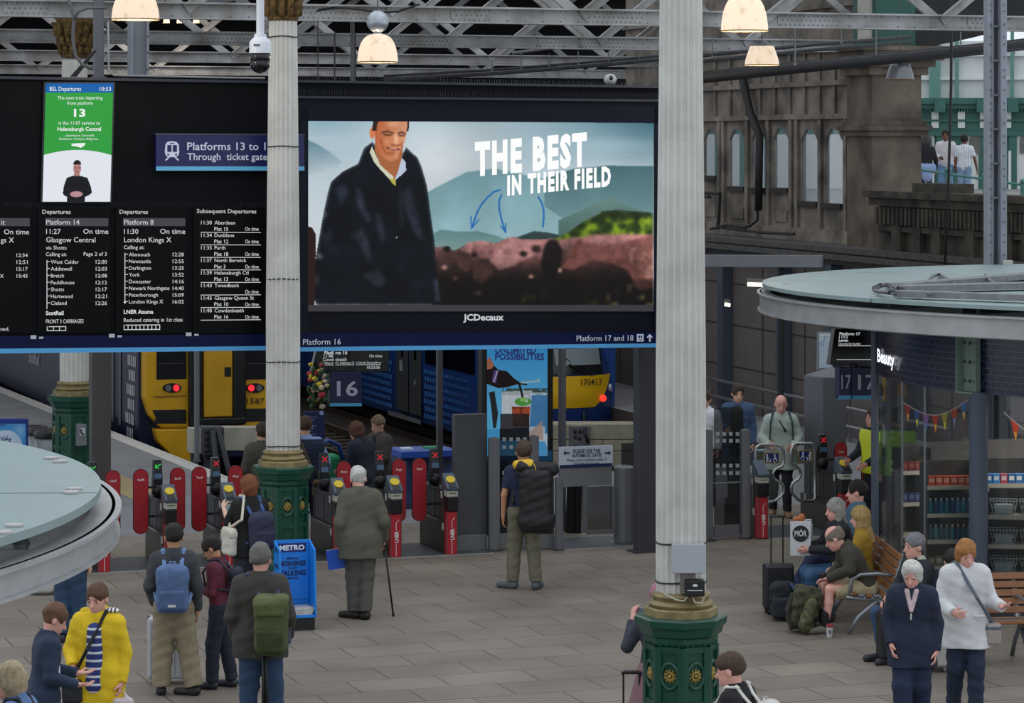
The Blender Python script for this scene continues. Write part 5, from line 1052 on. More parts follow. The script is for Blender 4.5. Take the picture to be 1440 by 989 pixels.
m = MB(); d0, d1 = bd(593), bd(558)
for a, b in ((d0, (d0+d1)/2-.04), ((d0+d1)/2+.04, d1)):
    m = MB(); bs(m, a, b, -.45, 1.9, .01); dr = m.obj('passenger_door', mat('5a5c60', .4, .3), tr); m = MB(); bs(m, a+.35, b-.35, .75, 1.7, .016); sub(m, 'door_window', mat('101216', .15), dr); m = MB(); bs(m, a+.4, a+.62, .42, .66, .018) if a == (d0+d1)/2+.04 else bs(m, a+.4, a+.5, .2, .3, .018); sub(m, 'door_notice', mat('a8aeb6', .5), dr)
m = MB(); bs(m, d0-.3, d1+.3, -.6, -.5, .12); m.obj('door_step', mat('77797c', .5), tr)
m = MB(); bs(m, .8, d0-.25, .72, 1.8, .004); bs(m, d1+.4, d1+12, .9, 1.8, .004); m.obj('side_windows', mat('0b0d11', .12), tr)
m = MB()
for i in range(30):
    for j in range(7):
        for lo_, hi_ in ((d0-.1, -1), (d1+.3, 1)):
            d = lo_+hi_*(.12+i*.16+(j % 2)*.08)
            if d < 1.2 or i > 24-j*0: continue
            z = .55-j*.16; sz = .05*(1-i/34); bs(m, d-sz, d+sz, z-sz, z+sz, .006)
o = m.obj('light_blue_dots', mat('4a8ad8', .4), tr); o['kind'] = 'stuff'
# white stone stop and its grey post
q = P(840, 654, 56.4); q.z = 0; WPl = Plane(q, -V); t = thing('stone_stop', 'low wall of cream painted blocks under the nose of train 170413', 'stop block', Vector((q.x, q.y, -1.1)))
m = MB()
for r_, (y0, y1) in enumerate(((597, 618), (619, 634), (635, 656))):
    xs_ = ([772, 905], [772, 848, 905], [772, 812, 905])[r_]
    for a, b in zip(xs_[:-1], xs_[1:]): m.prism(facepoly(WPl, [(a+.3, y1), (b-.3, y1), (b-.3, y0), (a+.3, y0)]), V*.7)
m.obj('blocks', mat('aaa592', .85, noise=.2, scale=4, bump=.3, bscale=20), t, bevel=.01)
m = MB(); m.prism(facepoly(WPl, [(800, 640), (828, 640), (828, 599), (800, 599)], .1), V*.12); o = m.obj('grey_plate', mat('6b6d72', .6, noise=.3, scale=8), t, bevel=.01)
m = MB()
for x, y in ((806, 606), (813, 606), (806, 614), (812, 616), (820, 604), (806, 628), (812, 630)): m.ball(WPl.pt(x, y, .11), .035, .02, .05, n=8)
m.tube([WPl.pt(818, 604, .13), WPl.pt(824, 622, .13)], .03, 6); sub(m, 'bolts', mat('26272b', .6), o, True)
# rails and sleepers on the track bed
for nm, x, k in (('left', pA+U*1.2, 0), ('left', pA+U*2.65, 0), ('right', pB-U*2.6, 0), ('right', pB-U*1.15, 0), ('middle', pA+U*5.0, 1), ('middle', pA+U*6.4, 1)):
    m = MB(); x = Vector((x.x, x.y, -1.04 if k else -1.1))+V*2.2; m.prism([x-U*.035, x+U*.035, x+U*.035+Z*.15, x-U*.035+Z*.15], V*50); b = m.one('rail', mat('5b5048', .5, .5), {'left': 'steel rail under the yellow-ended train', 'right': 'steel rail under the blue train', 'middle': 'bare steel rail on the dark ballast between the trains'}[nm], 'rail', 'steel rails')
m = MB()
for k in range(40):
    p = pA+U*5.7+V*(2.6+k*.7); m.box(Vector((p.x, p.y, -1.07)), 2.4, .24, .055, RU)
m.one('sleepers', mat('3f372f', .9, noise=.3, scale=4), 'timber sleepers under the bare rails between the trains', 'sleepers')['kind'] = 'stuff'
# ------------------------------------------------------------------ the two round kiosks with glass canopies on a steel ring
ringm = mat('a3a4a6', .5, .25, noise=.15, scale=4, bump=.15, bscale=25); ringtop = mat('b3b3b2', .7, noise=.3, scale=9, bump=.3, bscale=20); aqua = mat('8a9c9d', .45, spec=.2, noise=.06, scale=3)
def ibeam_ring(mb, c, R, z, h, a0, a1, n=96):         # I-section bent round: wide flanges, thin web
    def arc(r0, r1, z0, z1):
        vs = []; fs = []
        for i in range(n+1):
            a = a0+(a1-a0)*i/n; d = Vector((math.cos(a), math.sin(a), 0)); vs += [c+d*r0+Z*z0, c+d*r1+Z*z0, c+d*r1+Z*z1, c+d*r0+Z*z1]
        for i in range(n):
            k = i*4
            for q in range(4): fs.append((k+q, k+(q+1) % 4, k+4+(q+1) % 4, k+4+q))
        mb.add(vs, fs)
    arc(R-.17, R, z-.022, z); arc(R-.055, R-.035, z-h, z); arc(R-.14, R-.008, z-h, z-h+.02)
def spider_disc(mb, c, r, n=14): mb.add([c+Vector((r*math.cos(2*math.pi*i/n), r*math.sin(2*math.pi*i/n), z)) for z in (0, .012) for i in range(n)], [tuple(reversed(range(n))), tuple(range(n, 2*n))]+[(i, (i+1) % n, (i+1) % n+n, i+n) for i in range(n)])
def canopy(c, R, z, Rg, zg, a0, a1, label, joints, discs, name='glass_canopy', gc=None):
    t = thing(name, label, 'canopy', (c.x, c.y, z)); c = Vector((c.x, c.y, 0)); gc = gc or c
    m = MB(); ibeam_ring(m, c, R, z, .24 if R > 6 else .165, a0, a1); m.obj('steel_ring', ringm, t, 30)
    ang = [a0]+joints+[a1]
    for b0, b1 in zip(ang[:-1], ang[1:]):
        g = .004; vs = [gc+Z*zg]+[gc+Vector((Rg*math.cos(a), Rg*math.sin(a), zg)) for a in np.linspace(b0+g, b1-g, 28)]; m = MB(); n = len(vs)
        m.prism(vs, Z*.045); m.obj('glass_panel', aqua, t)
    for ti, a in enumerate(np.linspace(a0, a1, 15)[1:-1]):
        d = Vector((math.cos(a), math.sin(a), 0)); s_ = Vector((-d.y, d.x, 0)); m = MB(); m.prism([c+d*(R-.1)+Z*(z-.03), c+d*(R-1.6)+Z*(z-.03), c+d*(R-1.6)+Z*(z-.24), c+d*(R-.1)+Z*(z-.16)], s_*.03); rb = m.obj('rib', ringm, t)
        m = MB(); m.tube([c+d*(R-.55)+Z*(z-.1), c+d*(R-.55)+Z*(zg)], .02, 6); m.ball(c+d*(R-.5)+Z*(z-.12)+s_*.0, .05, .05, .05, n=8); sub(m, 'clamp', mat('6e7376', .4, .5), rb)
        if not discs and ti % 2 == 0: m = MB(); spider_disc(m, c+d*(Rg-.28)+Z*(zg+.046), .045); m.obj('clamp_disc', mat('b5b1b2', .5, .3), t)
    for x, y in discs: m = MB(); spider_disc(m, Vector((x, y, zg+.046)), .047); m.obj('clamp_disc', mat('b5b1b2', .5, .3), t)
    return t, c
# left kiosk roof (only its right edge is in view)
LC = Vector((-8.008, 15.715, 0)); LR, LZ = 5.797, 3.40
def gdisc(px, py, z): q = G(px, py, z); return (q.x, q.y)
zg = 3.50
t, c_ = canopy(LC, LR, LZ, 5.03, zg, -1.1, 1.1, 'pale green glass canopy on a curved grey steel ring at the left edge', [-.55, .06], [gdisc(*p, zg+.03) for p in ((104, 693), (100, 698), (72, 649), (84, 654), (20, 745), (4, 755))], gc=Vector((-7.33, 15.56, 0)))
m = MB(); rr = random.Random(5)
for i in range(90):
    a = rr.uniform(-.9, .9); r = rr.uniform(3.4, 5.2); spx = LC+Vector((r*math.cos(a), r*math.sin(a), zg+.0465)); s_ = rr.uniform(.008, .05); m.poly([spx+Vector((s_*math.cos(w)*rr.uniform(.5, 1.4), s_*math.sin(w)*rr.uniform(.5, 1.2), 0)) for w in np.linspace(0, 6.28, 8, endpoint=False)])
o = m.obj('bird_droppings', mat('b9c2c4', .8), t); o['kind'] = 'stuff'
m = MB(); m.lathe([(2.2, 0), (2.2, 3.2)], (LC.x-.5, LC.y-.2, 0), 32); kt = thing('kiosk', 'round kiosk body under the left glass canopy, outside the picture edge', 'kiosk', (LC.x-.5, LC.y-.2, 0)); m.obj('body', mat('2b2f36', .5), kt, 40); m = MB(); m.lathe([(.12, 3.2), (.12, 3.46)], (LC.x-.5, LC.y-.2, 0), 16); m.obj('mast', ringm, kt)
# right kiosk: tiled band, glass front, shelves
KC = Vector((9.45, 35.75, 0)); KR, KZ = 6.35, 3.60
t, c_ = canopy(KC, KR, KZ, 6.28, 3.67, math.pi-1.75, math.pi+1.75, 'wide round glass canopy over the shop at the right, with loose cables on top', [math.pi-.6, math.pi-.12, math.pi+.55], [])
cab = thing('cable_bundle', 'tangle of grey cables and trunking lying on the right glass canopy', 'cables', G(1235, 405, 3.75)); gm_ = mat('6d6f74', .6); K = lambda x, y, z=3.74: G(x, y, z)
m = MB()
for a_ in ([(1228, 407), (1240, 402), (1252, 401), (1262, 406), (1275, 411)], [(1230, 409), (1250, 412), (1270, 413), (1300, 410)], [(1236, 411), (1256, 408), (1280, 412), (1310, 413)], [(1228, 405), (1238, 400.5), (1250, 400), (1258, 404)], [(1304, 397), (1312, 388), (1322, 386), (1335, 394), (1346, 402)], [(1386, 387), (1392, 394), (1404, 402)]): m.tube([K(x, y, 3.75+.05*(i % 2)) for i, (x, y) in enumerate(a_)], .022, 6)
m.obj('loose_cables', gm_, cab, True)
for y0, y1, w in ((407, 389, .14), (410, 404.5, .16), (417, 424.5, .10)):
    m = MB(); p0, p1 = K(1262, y0), K(1475, y1); d = (p1-p0).normalized(); s_ = Vector((-d.y, d.x, 0))*w; m.prism([p0-s_, p1-s_, p1+s_, p0+s_], Z*.07); m.obj('trunking', mat('77797d', .6, noise=.25, scale=8), cab)
kt = thing('shop_kiosk', 'round shop under the right canopy with dark blue tiles and the word Beauty', 'shop', KC); KW = 4.86
def karc(mb, r0, r1, z0, z1, a0, a1, n=40):
    vs = []; fs = []
    for i in range(n+1):
        a = a0+(a1-a0)*i/n; d = Vector((math.cos(a), math.sin(a), 0)); vs += [KC+d*r0+Z*z0, KC+d*r1+Z*z0, KC+d*r1+Z*z1, KC+d*r0+Z*z1]
    for i in range(n):
        for q in range(4): fs.append((i*4+q, i*4+(q+1) % 4, i*4+4+(q+1) % 4, i*4+4+q))
    mb.add(vs, fs+[(3, 2, 1, 0), (n*4, n*4+1, n*4+2, n*4+3)])
ka = lambda px: (lambda: None)
def kang(px, r=KW):                                   # where a sight column meets the round front
    k = Vector(((px-CX)/F, 1, 0)).normalized(); b = k.dot(KC); disc = b*b-(KC.length_squared-r*r)
    q = k*(b-math.sqrt(max(0, disc))); d = q-KC; return math.atan2(d.y, d.x) % (2*math.pi)
A0, A1 = kang(1228)-.45, 3*math.pi/2+.35
tm = bpy.data.materials.new('blue_tiles'); tm.use_nodes = True; nt = tm.node_tree; b = nt.nodes['Principled BSDF']; tc = nt.nodes.new('ShaderNodeTexCoord'); sx = nt.nodes.new('ShaderNodeSeparateXYZ'); at = nt.nodes.new('ShaderNodeMath'); at.operation = 'ARCTAN2'; mu = nt.nodes.new('ShaderNodeMath'); mu.operation = 'MULTIPLY'; mu.inputs[1].default_value = KW; cb = nt.nodes.new('ShaderNodeCombineXYZ')
br = nt.nodes.new('ShaderNodeTexBrick'); br.inputs['Scale'].default_value = 1; br.inputs['Brick Width'].default_value = .145; br.inputs['Row Height'].default_value = .072; br.inputs['Mortar Size'].default_value = .0035; br.inputs['Color1'].default_value = (*lin('0d1330'), 1); br.inputs['Color2'].default_value = (*lin('121a3c'), 1); br.inputs['Mortar'].default_value = (*lin('525a70'), 1)
for x, y in ((tc.outputs['Object'], sx.inputs[0]), (sx.outputs['Y'], at.inputs[0]), (sx.outputs['X'], at.inputs[1]), (at.outputs[0], mu.inputs[0]), (mu.outputs[0], cb.inputs[0]), (sx.outputs['Z'], cb.inputs[1]), (cb.outputs[0], br.inputs['Vector']), (br.outputs['Color'], b.inputs['Base Color'])): nt.links.new(x, y)
b.inputs['Roughness'].default_value = .25
m = MB(); karc(m, KW-.15, KW, 2.58, 3.28, A0, A1); m.obj('tiled_band', tm, kt, 40)
m = MB(); karc(m, .3, KW-.05, 3.28, 3.32, A0, A1); karc(m, KW-.1, KR-.1, 3.34, 3.36, A0, A1); m.obj('soffit', mat('7d8a88', .6, noise=.25, scale=5), kt)
m = MB(); karc(m, KW-.09, KW-.07, .12, 2.58, A0, A1); m.obj('glass_front', glass('5b6468', .10, .02), kt)
m = MB(); karc(m, KW-.14, KW, 0, .14, A0, A1); m.obj('plinth', mat('3a3d43', .5), kt)
m = MB()
for px, w in ((1294, .02), (1262, .03)): a = kang(px); d = Vector((math.cos(a), math.sin(a), 0)); m.box(KC+d*(KW-.06)+Z*1.36, .02, w, 2.45, Rz(a))
m.obj('glazing_bar', mat('8d9196', .3, .5), kt)
bluegrey = mat('4c5666', .5, noise=.08, scale=3)
for px, r in ((1376, .11), (1230.5, .05)):
    a = kang(px, KW+.02); d = Vector((math.cos(a), math.sin(a), 0)); m = MB(); m.lathe([(r, 0), (r, 2.6 if r > .1 else 3.3)], KC+d*(KW+.02), 20); m.obj('steel_column', bluegrey, kt, 40)
a = kang(1366, KW+.03); d = Vector((math.cos(a), math.sin(a), 0)); s_ = Vector((-d.y, d.x, 0)); o = KC+d*(KW+.03)+Z*2.94
m = MB(); R_ = Matrix(((d.x, s_.x, 0), (d.y, s_.y, 0), (0, 0, 1))); m.box(o, .03, .28, .72, R_); m.box(o+d*.05+Z*.35, .13, .28, .02, R_); m.box(o+d*.05-Z*.35, .13, .28, .02, R_); m.box(o+d*.05+s_*-.135, .13, .02, .72, R_); m.box(o+d*.05+s_*.135, .03, .02, .72, R_); bk = m.obj('green_bracket', mat('7f9488', .6, noise=.12, scale=5), kt)
m = MB()
for i in (-1, 0, 1):
    for j in (-1, 0, 1): m.ball(o+d*.025+s_*i*.09+Z*j*.22, .022, n=8)
sub(m, 'bolts', mat('4d5852', .6), bk, True)
m = MB(); a = kang(1237); p0 = KC+Vector((math.cos(a), math.sin(a), 0))*(KW+.03)
a2 = kang(1263); p1 = KC+Vector((math.cos(a2), math.sin(a2), 0))*(KW+.05); ux = (p1-p0); ux.z = 0
z0 = P(1235, 508, p0.y).z; m.text('Beauty', Vector((p0.x, p0.y, z0)), ux, Z, .155, ux.length, 'l', .03); m.obj('lit_lettering', mat('f4f6ff', .5, emit=1.2), kt)
m = MB(); a, b = P(1272, 625, 37.8), P(1490, 600, 36.4); a.z = b.z = 0; m.prism([a, b, b+Z*1.72, a+Z*1.5], V*.06); m.obj('counter_wall', mat('85807b', .7, noise=.08, scale=2), kt)
m = MB(); q = KC+Vector((-2.6, -1.1, 2.52)); m.box(q, 1.6, .12, .04, Rz(-.3)); m.obj('added_glow_strip', mat('fff6e8', .4, emit=1.0), kt)  # glowing strip added to go with the shop's fill lights
for dx, dy in ((-3.2, -.6), (-2.4, -2.0)): l = bpy.data.lights.new('shop_fill_light', 'AREA'); l.shape = 'RECTANGLE'; l.size = 1.4; l.size_y = .5; l.energy = 42; l.color = (1, .96, .9); lo = bpy.data.objects.new('shop_fill_light', l); lo.location = KC+Vector((dx, dy, 2.48)); C.objects.link(lo)  # fill lights added to brighten the dark shop interior
# shelving units with goods, each pack an object of its own
def shelf_unit(p, rz, w, levels, label, depth=.32):
    t = thing('shop_shelf', label, 'shelves', p); R_ = Rz(rz); m = MB(); h = levels[-1]+.3
    m.box(p+R_ @ Vector((0, depth/2, h/2)), w, .02, h, R_)
    for sx_ in (-1, 1): m.box(p+R_ @ Vector((sx_*w/2, 0, h/2)), .03, depth, h, R_)
    m.obj('frame', mat('38342f', .6), t)
    for z in levels: m = MB(); m.box(p+R_ @ Vector((0, -.01, z)), w, depth, .025, R_); m.box(p+R_ @ Vector((0, -depth/2-.01, z)), w, .01, .05, R_); m.obj('shelf_board', mat('b8b3a4', .6), t)
    return R_
def bottle(col, cap_):
    t = thing('shampoo_bottle', '', 'bottle'); m = MB(); m.lathe([(.025, 0), (.030, .01), (.030, .12), (.022, .145), (.012, .155)], n=10); m.obj('bottle_body', mat(col, .35), t, 50); m = MB(); m.lathe([(.013, .155), (.013, .185), (.005, .187)], n=8); m.obj('cap', mat(cap_, .4), t); return t
def pack(col, lab):
    t = thing('box_pack', '', 'pack'); m = MB(); m.box((0, 0, .06), .085, .07, .12); m.obj('carton', mat(col, .5), t, bevel=.004); m = MB(); m.box((0, -.0365, .07), .06, .002, .05); m.obj('front_label', mat(lab, .5), t); return t
def basket():
    t = thing('wire_basket', '', 'basket'); m = MB()
    for z, w in ((0, .12), (.08, .14), (.16, .16)): m.tube([(-w, -w*.7, z), (w, -w*.7, z), (w, w*.7, z), (-w, w*.7, z)], .006, 5, True)
    for i in range(9): x = -1+i*.25; m.tube([(x*.12, -.084, 0), (x*.16, -.112, .16)], .004, 4); m.tube([(x*.12, .084, 0), (x*.16, .112, .16)], .004, 4)
    m.obj('wire_body', mat('c3cdcf', .4, .3), t); m = MB(); m.box((0, 0, .06), .2, .14, .1); m.obj('liner', mat('a9b6b8', .7), t); return t
def dup(root, loc, rz, label, group):
    r = root.copy(); C.objects.link(r); r.location = loc; r.rotation_euler = (0, 0, rz); r['label'] = label; r['group'] = group
    for ch in list(root.children): c2 = ch.copy(); C.objects.link(c2); c2.parent = r
    return r
protos = {}
def put(kind, args, loc, rz, label, group):
    k = (kind, args)
    if k not in protos:
        o = {'b': bottle, 'p': pack, 'k': basket}[kind](*args); protos[k] = o; o.location = loc; o.rotation_euler = (0, 0, rz); o['label'] = label; o['group'] = group; return o
    return dup(protos[k], loc, rz, label, group)
def fill(p, rz, w, z, items, label, group, n, kind='b'):
    R_ = Rz(rz)
    for i in range(n): put(kind, items[i % len(items)], p+R_ @ Vector((-w/2+w*(i+.5)/n, -.05, z+.0126)), rz, label, group)
s1 = Vector((P(1334, 700, 34.9).x, 34.9, 0)); r1 = .10
shelf_unit(s1, r1, .62, [.30, .62, .94, 1.28], 'shelf of teal bottles left of the thick shop column, seen through the glass')
fill(s1, r1, .56, .62, [('1d6f8e', 'd5dde0'), ('2f8fb0', 'e8ecee'), ('155a80', 'c9d2d8')], 'teal or blue bottle on the second shelf from the bottom, left of the shop column', 'bottles on the lower teal shelf', 8)
fill(s1, r1, .56, .94, [('1b88a0', 'e0e4e6'), ('1a4f7e', 'dfe4ea'), ('2a7fa8', 'dce3e6')], 'teal or blue bottle on the third shelf up, left of the shop column', 'bottles on the upper teal shelf', 8)
fill(s1, r1, .56, 1.28, [('b8432c', 'd9a58a')], 'orange-red carton along the top shelf left of the shop column', 'orange cartons on the top shelf', 6, 'p')
fill(s1, r1, .56, .30, [('6d6557', 'b5aa94'), ('8d8373', 'cfc4ae')], 'beige carton on the bottom shelf left of the shop column', 'beige cartons on the bottom shelf', 6, 'p')
s2 = Vector((P(1283, 700, 36.3).x, 36.3, 0)); shelf_unit(s2, .25, .4, [.5, .9, 1.3], 'narrow dark shelf farther inside the shop near the left glass edge'); fill(s2, .25, .36, 1.3, [('6a1f24', '9a4a3c')], 'dark red carton on the narrow far shelf', 'dark red cartons on the far shelf', 4, 'p'); fill(s2, .25, .36, .9, [('23345e', '5a6a90')], 'dark blue carton on the narrow far shelf', 'dark blue cartons on the far shelf', 4, 'p')
s3 = Vector((P(1415, 650, 34.6).x, 34.6, 0)); shelf_unit(s3, .06, .62, [.62, .98, 1.34], 'shelf of blue packs right of the thick shop column')
fill(s3, .06, .56, 1.34, [('1f6fb5', 'dfe8f0'), ('2a83c6', 'd4e2ee'), ('a8324a', 'e8c9cf'), ('1c5a9a', 'e5e5e0')], 'blue or red carton on the top shelf right of the shop column', 'packs on the top right shelf', 6, 'p')
fill(s3, .06, .56, .98, [('23456e', 'c9b64a'), ('334d38', 'cfcfa0')], 'dark bottle on the middle shelf right of the shop column', 'bottles on the middle right shelf', 7)
s4 = Vector((P(1432, 800, 33.35).x, 33.35, 0)); shelf_unit(s4, -.15, .70, [.45, .78, 1.12], 'white front shelf with wire baskets at the right edge', .36)
for z, n in ((.45, 2), (.78, 2), (1.12, 2)):
    for i in range(n): put('k', (), s4+Rz(-.15) @ Vector((-.17+i*.345, -.0, z+.02)), -.15, 'pale wire basket on the %s of the white front shelf' % {.45: 'lowest level', .78: 'middle level', 1.12: 'top level'}[z], 'wire baskets on the front shelf')
# bunting inside the shop window
def bunting(p0, p1, sag, n, label, cols):
    t = thing('bunting', label, 'bunting', p0); pts = [p0+(p1-p0)*k/16-Z*sag*math.sin(math.pi*k/16) for k in range(17)]; m = MB(); m.tube(pts, .006, 5); m.obj('string', mat('b7a8a2', .7), t)
    for i in range(n):
        f_ = (i+.5)/n; c_ = p0+(p1-p0)*f_-Z*sag*math.sin(math.pi*f_); d = (p1-p0).normalized(); m = MB(); m.prism([c_-d*.07, c_+d*.07, c_-Z*.21+d*.01], V*.004); fg = m.obj('pennant', mat(cols[i % len(cols)], .7), t); m = MB(); m.prism([c_-d*.025-Z*.11, c_+d*.03-Z*.11, c_-Z*.205+d*.01], V*-.003); sub(m, 'lower_tip', mat(['d9a43a', 'c9c23a', '5f86b8'][i % 3], .7), fg)
bunting(P(1270, 566, 34.5), P(1362, 562, 33.2), .17, 7, 'string of coloured pennants hanging inside the shop window', ['8a2f2a', '2b4a7c', '7a5a8a', 'a53a2a', '8a8a2a', '9a3b2b', '2f5f92'])
bunting(P(1412, 580, 31.6), P(1475, 622, 31.0), .04, 2, 'bright orange pennants at the right edge of the shop window', ['c9401f', 'd2581f'])
# ------------------------------------------------------------------ lamps, cameras, pipes and cables under the roof
def lamp(px, ytop, ybot, wpx, Yd, label, lit, ballast=True, hang=True, col='ffe9cf', rim=False):
    a = P(px, ybot, Yd); k = Yd/F; R_ = wpx*k/2; h = (ybot-ytop)*k; t = thing('pendant_lamp', label, 'lamp', (a.x, Yd, a.z), 'pendant lamps under the roof'); c_ = Vector((a.x, Yd, a.z))
    prof = [(R_*math.cos(w)**.62 if w < 1.5 else R_*.22, h*math.sin(w)) for w in np.linspace(0.02, 1.42, 12)]
    if rim == 'cone': prof = [(R_, 0), (R_*.93, h*.35), (R_*.78, h*.75), (R_*.68, h), (R_*.3, h)]
    gm_ = mat(col, .3, emit=lit) if lit else mat('74787e', .35, .3)
    if lit:
        gm_ = bpy.data.materials.new('lit_dome'); gm_.use_nodes = True; nt = gm_.node_tree; b = nt.nodes['Principled BSDF']; b.inputs['Base Color'].default_value = (*lin('6a5a4a'), 1); b.inputs['Roughness'].default_value = .4
        tc = nt.nodes.new('ShaderNodeTexCoord'); lw = nt.nodes.new('ShaderNodeTexNoise'); lw.inputs['Scale'].default_value = 9; lw.inputs['Detail'].default_value = 5; rp = nt.nodes.new('ShaderNodeValToRGB'); rp.color_ramp.elements[0].position = .3; rp.color_ramp.elements[0].color = (*lin('dcc4a6'), 1); rp.color_ramp.elements[1].position = .46; rp.color_ramp.elements[1].color = (*lin(col), 1)
        nt.links.new(tc.outputs['Object'], lw.inputs[0]); nt.links.new(lw.outputs['Fac'], rp.inputs[0]); nt.links.new(rp.outputs[0], b.inputs['Emission Color']); b.inputs['Emission Strength'].default_value = lit
    m = MB(); m.lathe(prof, c_, 28, cap=False); sh = m.obj('dome_shade', gm_, t, True)
    m = MB(); m.tube([c_+Vector((R_*1.01*math.cos(w), R_*1.01*math.sin(w), .005)) for w in np.linspace(0, 6.283, 28, endpoint=False)], .008, 6, True); sub(m, 'rim', mat('8a7358', .7, noise=.5, scale=30), sh, True)
    top = c_+Z*h
    if ballast: m = MB(); m.ball(top+Z*(R_*.62), R_*.56, None, R_*.56, n=16); m.lathe([(R_*.22, 0), (R_*.2, R_*.14)], top-Z*.01, 12); m.obj('ballast_housing', mat('a9b0b9', .3, .5, noise=.25, scale=8), t, True); top = top+Z*R_*1.2
    else: m = MB(); m.lathe([(R_*.34, 0), (R_*.34, .06), (R_*.2, .09)], top-Z*.005, 14); m.obj('ballast_housing', mat('5b5f66', .4, .5), t)
    m = MB(); m.tube([top-Z*.03, top+Z*(9.4-top.z)], .009, 6); m.obj('hanging_rod', mat('4a4a4c', .6), t)
    if lit: l = bpy.data.lights.new('lamp_light', 'POINT'); l.energy = 35; l.color = (1, .85, .65); l.shadow_soft_size = .1; lo = bpy.data.objects.new('lamp_light', l); lo.location = c_+Z*(-.06); C.objects.link(lo)
    return t
lamp(190.5, -14, 28, 67, 33.4, 'lit stained dome lamp at the top left, above the sign language screen', .85, False)
lamp(531, 48, 88, 57, 37.3, 'lit dome lamp with a round ballast housing, above the advertising screen', .9)
lamp(1047, -8, 44, 66, 36.2, 'bigger lit dome lamp right of the large near column', .95, False)
lamp(1071.5, 65, 92, 49, 43.0, 'lower lit cone lamp right of the large near column', .8, False, rim='cone')
lamp(1265.5, 90, 112, 40, 46.5, 'unlit grey dome lamp beside the stone pier cornice', 0, False, rim='cone')
def spot(px, py): lamp(px, py-4, py+4, 9, 70, 'tiny distant lit lamp between the roof girders, above the departure boards', 1.2, False)
for px in (234, 253, 276): spot(px, 28)
# dome cameras
c_ = P(366, 88, 34.4); t = thing('dome_camera', 'white pole mounted dome camera beside the left fluted column', 'camera', (c_.x, 34.4, c_.z)); k = 34.4/F
m = MB(); m.lathe([(5.6*k, 40*k), (5.6*k, 130*k)], c_, 16); m.obj('white_pole', mat('c9cdd6', .4), t, 40)
m = MB(); m.lathe([(8.6*k, 40*k), (8.6*k, 36*k), (14*k, 31*k), (15.5*k, 28*k), (15.5*k, 13*k), (2*k, 12*k)], c_, 24); m.obj('white_housing', mat('ccd0da', .4), t, 40)
m = MB(); m.lathe([(14*k, 13*k), (14.4*k, 8*k), (13*k, -2*k)], c_, 24); m.ball(c_-Z*2*k, 14.2*k, None, 13.5*k, n=20); m.obj('dark_dome', mat('0c0d10', .12), t, True)
m = MB(); m.box(c_+Vector((-.03, -15.6*k, 24*k)), 9*k, .006, 3*k); m.obj('badge', mat('5c6068', .5), t)
c_ = P(858, 112, 37.4); t = thing('ball_camera', 'small pale round camera on top of the advertising screen', 'camera', c_-Z*.09); m = MB(); m.ball(c_, .085, None, .078, n=16); m.obj('housing', mat('9d9fa0', .4), t, True); m = MB(); m.ball(c_+Vector((.01, -.07, .02)), .03, .03, .035, n=10); m.obj('lens', mat('101114', .2), t, True); m = MB(); m.lathe([(.05, -.09), (.05, -.16)], c_, 12); m.obj('foot', mat('55585c', .5), t)
# cable trays, pipes, hangers
dk = mat('1d1d20', .7, noise=.3, scale=5); dgr = mat('3f4145', .6, .2, noise=.3, scale=5)
def run(name, pts, r, label, cat, m_=dk, hang=(), extra=()):
    q = [P(*p) for p in pts]; t = thing(name, label, cat, q[0]); m = MB(); m.tube(q, r, 8); m.obj('pipe', m_, t, True)
    for dx, dy, rr in extra: m = MB(); m.tube([P(x, y+dy, d+dx) for x, y, d in pts], rr, 7); m.obj('cable', m_, t, True)
    for x, y0, y1, d in hang: m = MB(); m.tube([P(x, y1, d), P(x, y0, d)], .012, 5); m.box(P(x, y1, d), .05, .05, .04); m.obj('hanger', mat('6a6c70', .6), t)
    return t
run('cable_tray', [(940, 117, 44.5), (988, 109, 44.5), (1160, 91, 45.5), (1300, 77, 46.5), (1390, 68, 47), (1480, 58, 47.5)], .075, 'thick dark cable tray crossing in front of the stone pier and green arcade', 'cable tray', dk, [(1118, 36, 90, 45), (1232, 40, 82, 46), (1351, 45, 72, 46.8)], [(.1, -6, .03), (.1, 6, .03)])
run('cable_tray', [(930, 84, 47), (1000, 77, 47), (1150, 62, 47.5), (1280, 52, 48)], .03, 'thinner dark pipe above the thick cable tray', 'pipe', dgr, [(1002, 52, 80, 47), (1113, 52, 66, 47.4), (1183, 40, 60, 47.6)], [(.05, 8, .03)])
run('conduit_pipe', [(540, 112, 49), (700, 103, 49), (860, 90, 49), (940, 82, 49)], .035, 'long pale pipe slung low behind the advertising screen top', 'pipe', dgr, [(692, 86, 100, 49), (733, 75, 100, 49), (772, 76, 97, 49), (813, 72, 92, 49), (856, 72, 90, 49), (899, 70, 86, 49)], [(.1, -5, .025)])
run('conduit_pipe', [(720, 75, 52), (780, 67, 52), (830, 63, 52)], .03, 'short pale pipe between the second and third girders', 'pipe', mat('77787a', .6))
run('hanging_cable', [(1338, -40, 44), (1337.5, 120, 44), (1334, 250, 44), (1328, 383, 44)], .022, 'long thin vertical cable hanging in front of the green arcade', 'cable', dk)
run('power_cable', [(90, -20, 36.9), (99, 8, 36.9), (104, 25, 36.9), (102.5, 55, 36.9), (106, 78, 36.9), (117, 92, 36.9), (131, 97, 36.9)], .022, 'grey cable looping down in front of the leafy capital at the top left', 'cable', mat('55565a', .6))
run('power_cable', [(103, 28, 36.8), (110, 16, 36.8), (124, 11, 36.8), (150, 11, 36.8)], .02, 'grey cable arching from the leafy capital to the lit lamp', 'cable', mat('55565a', .6))
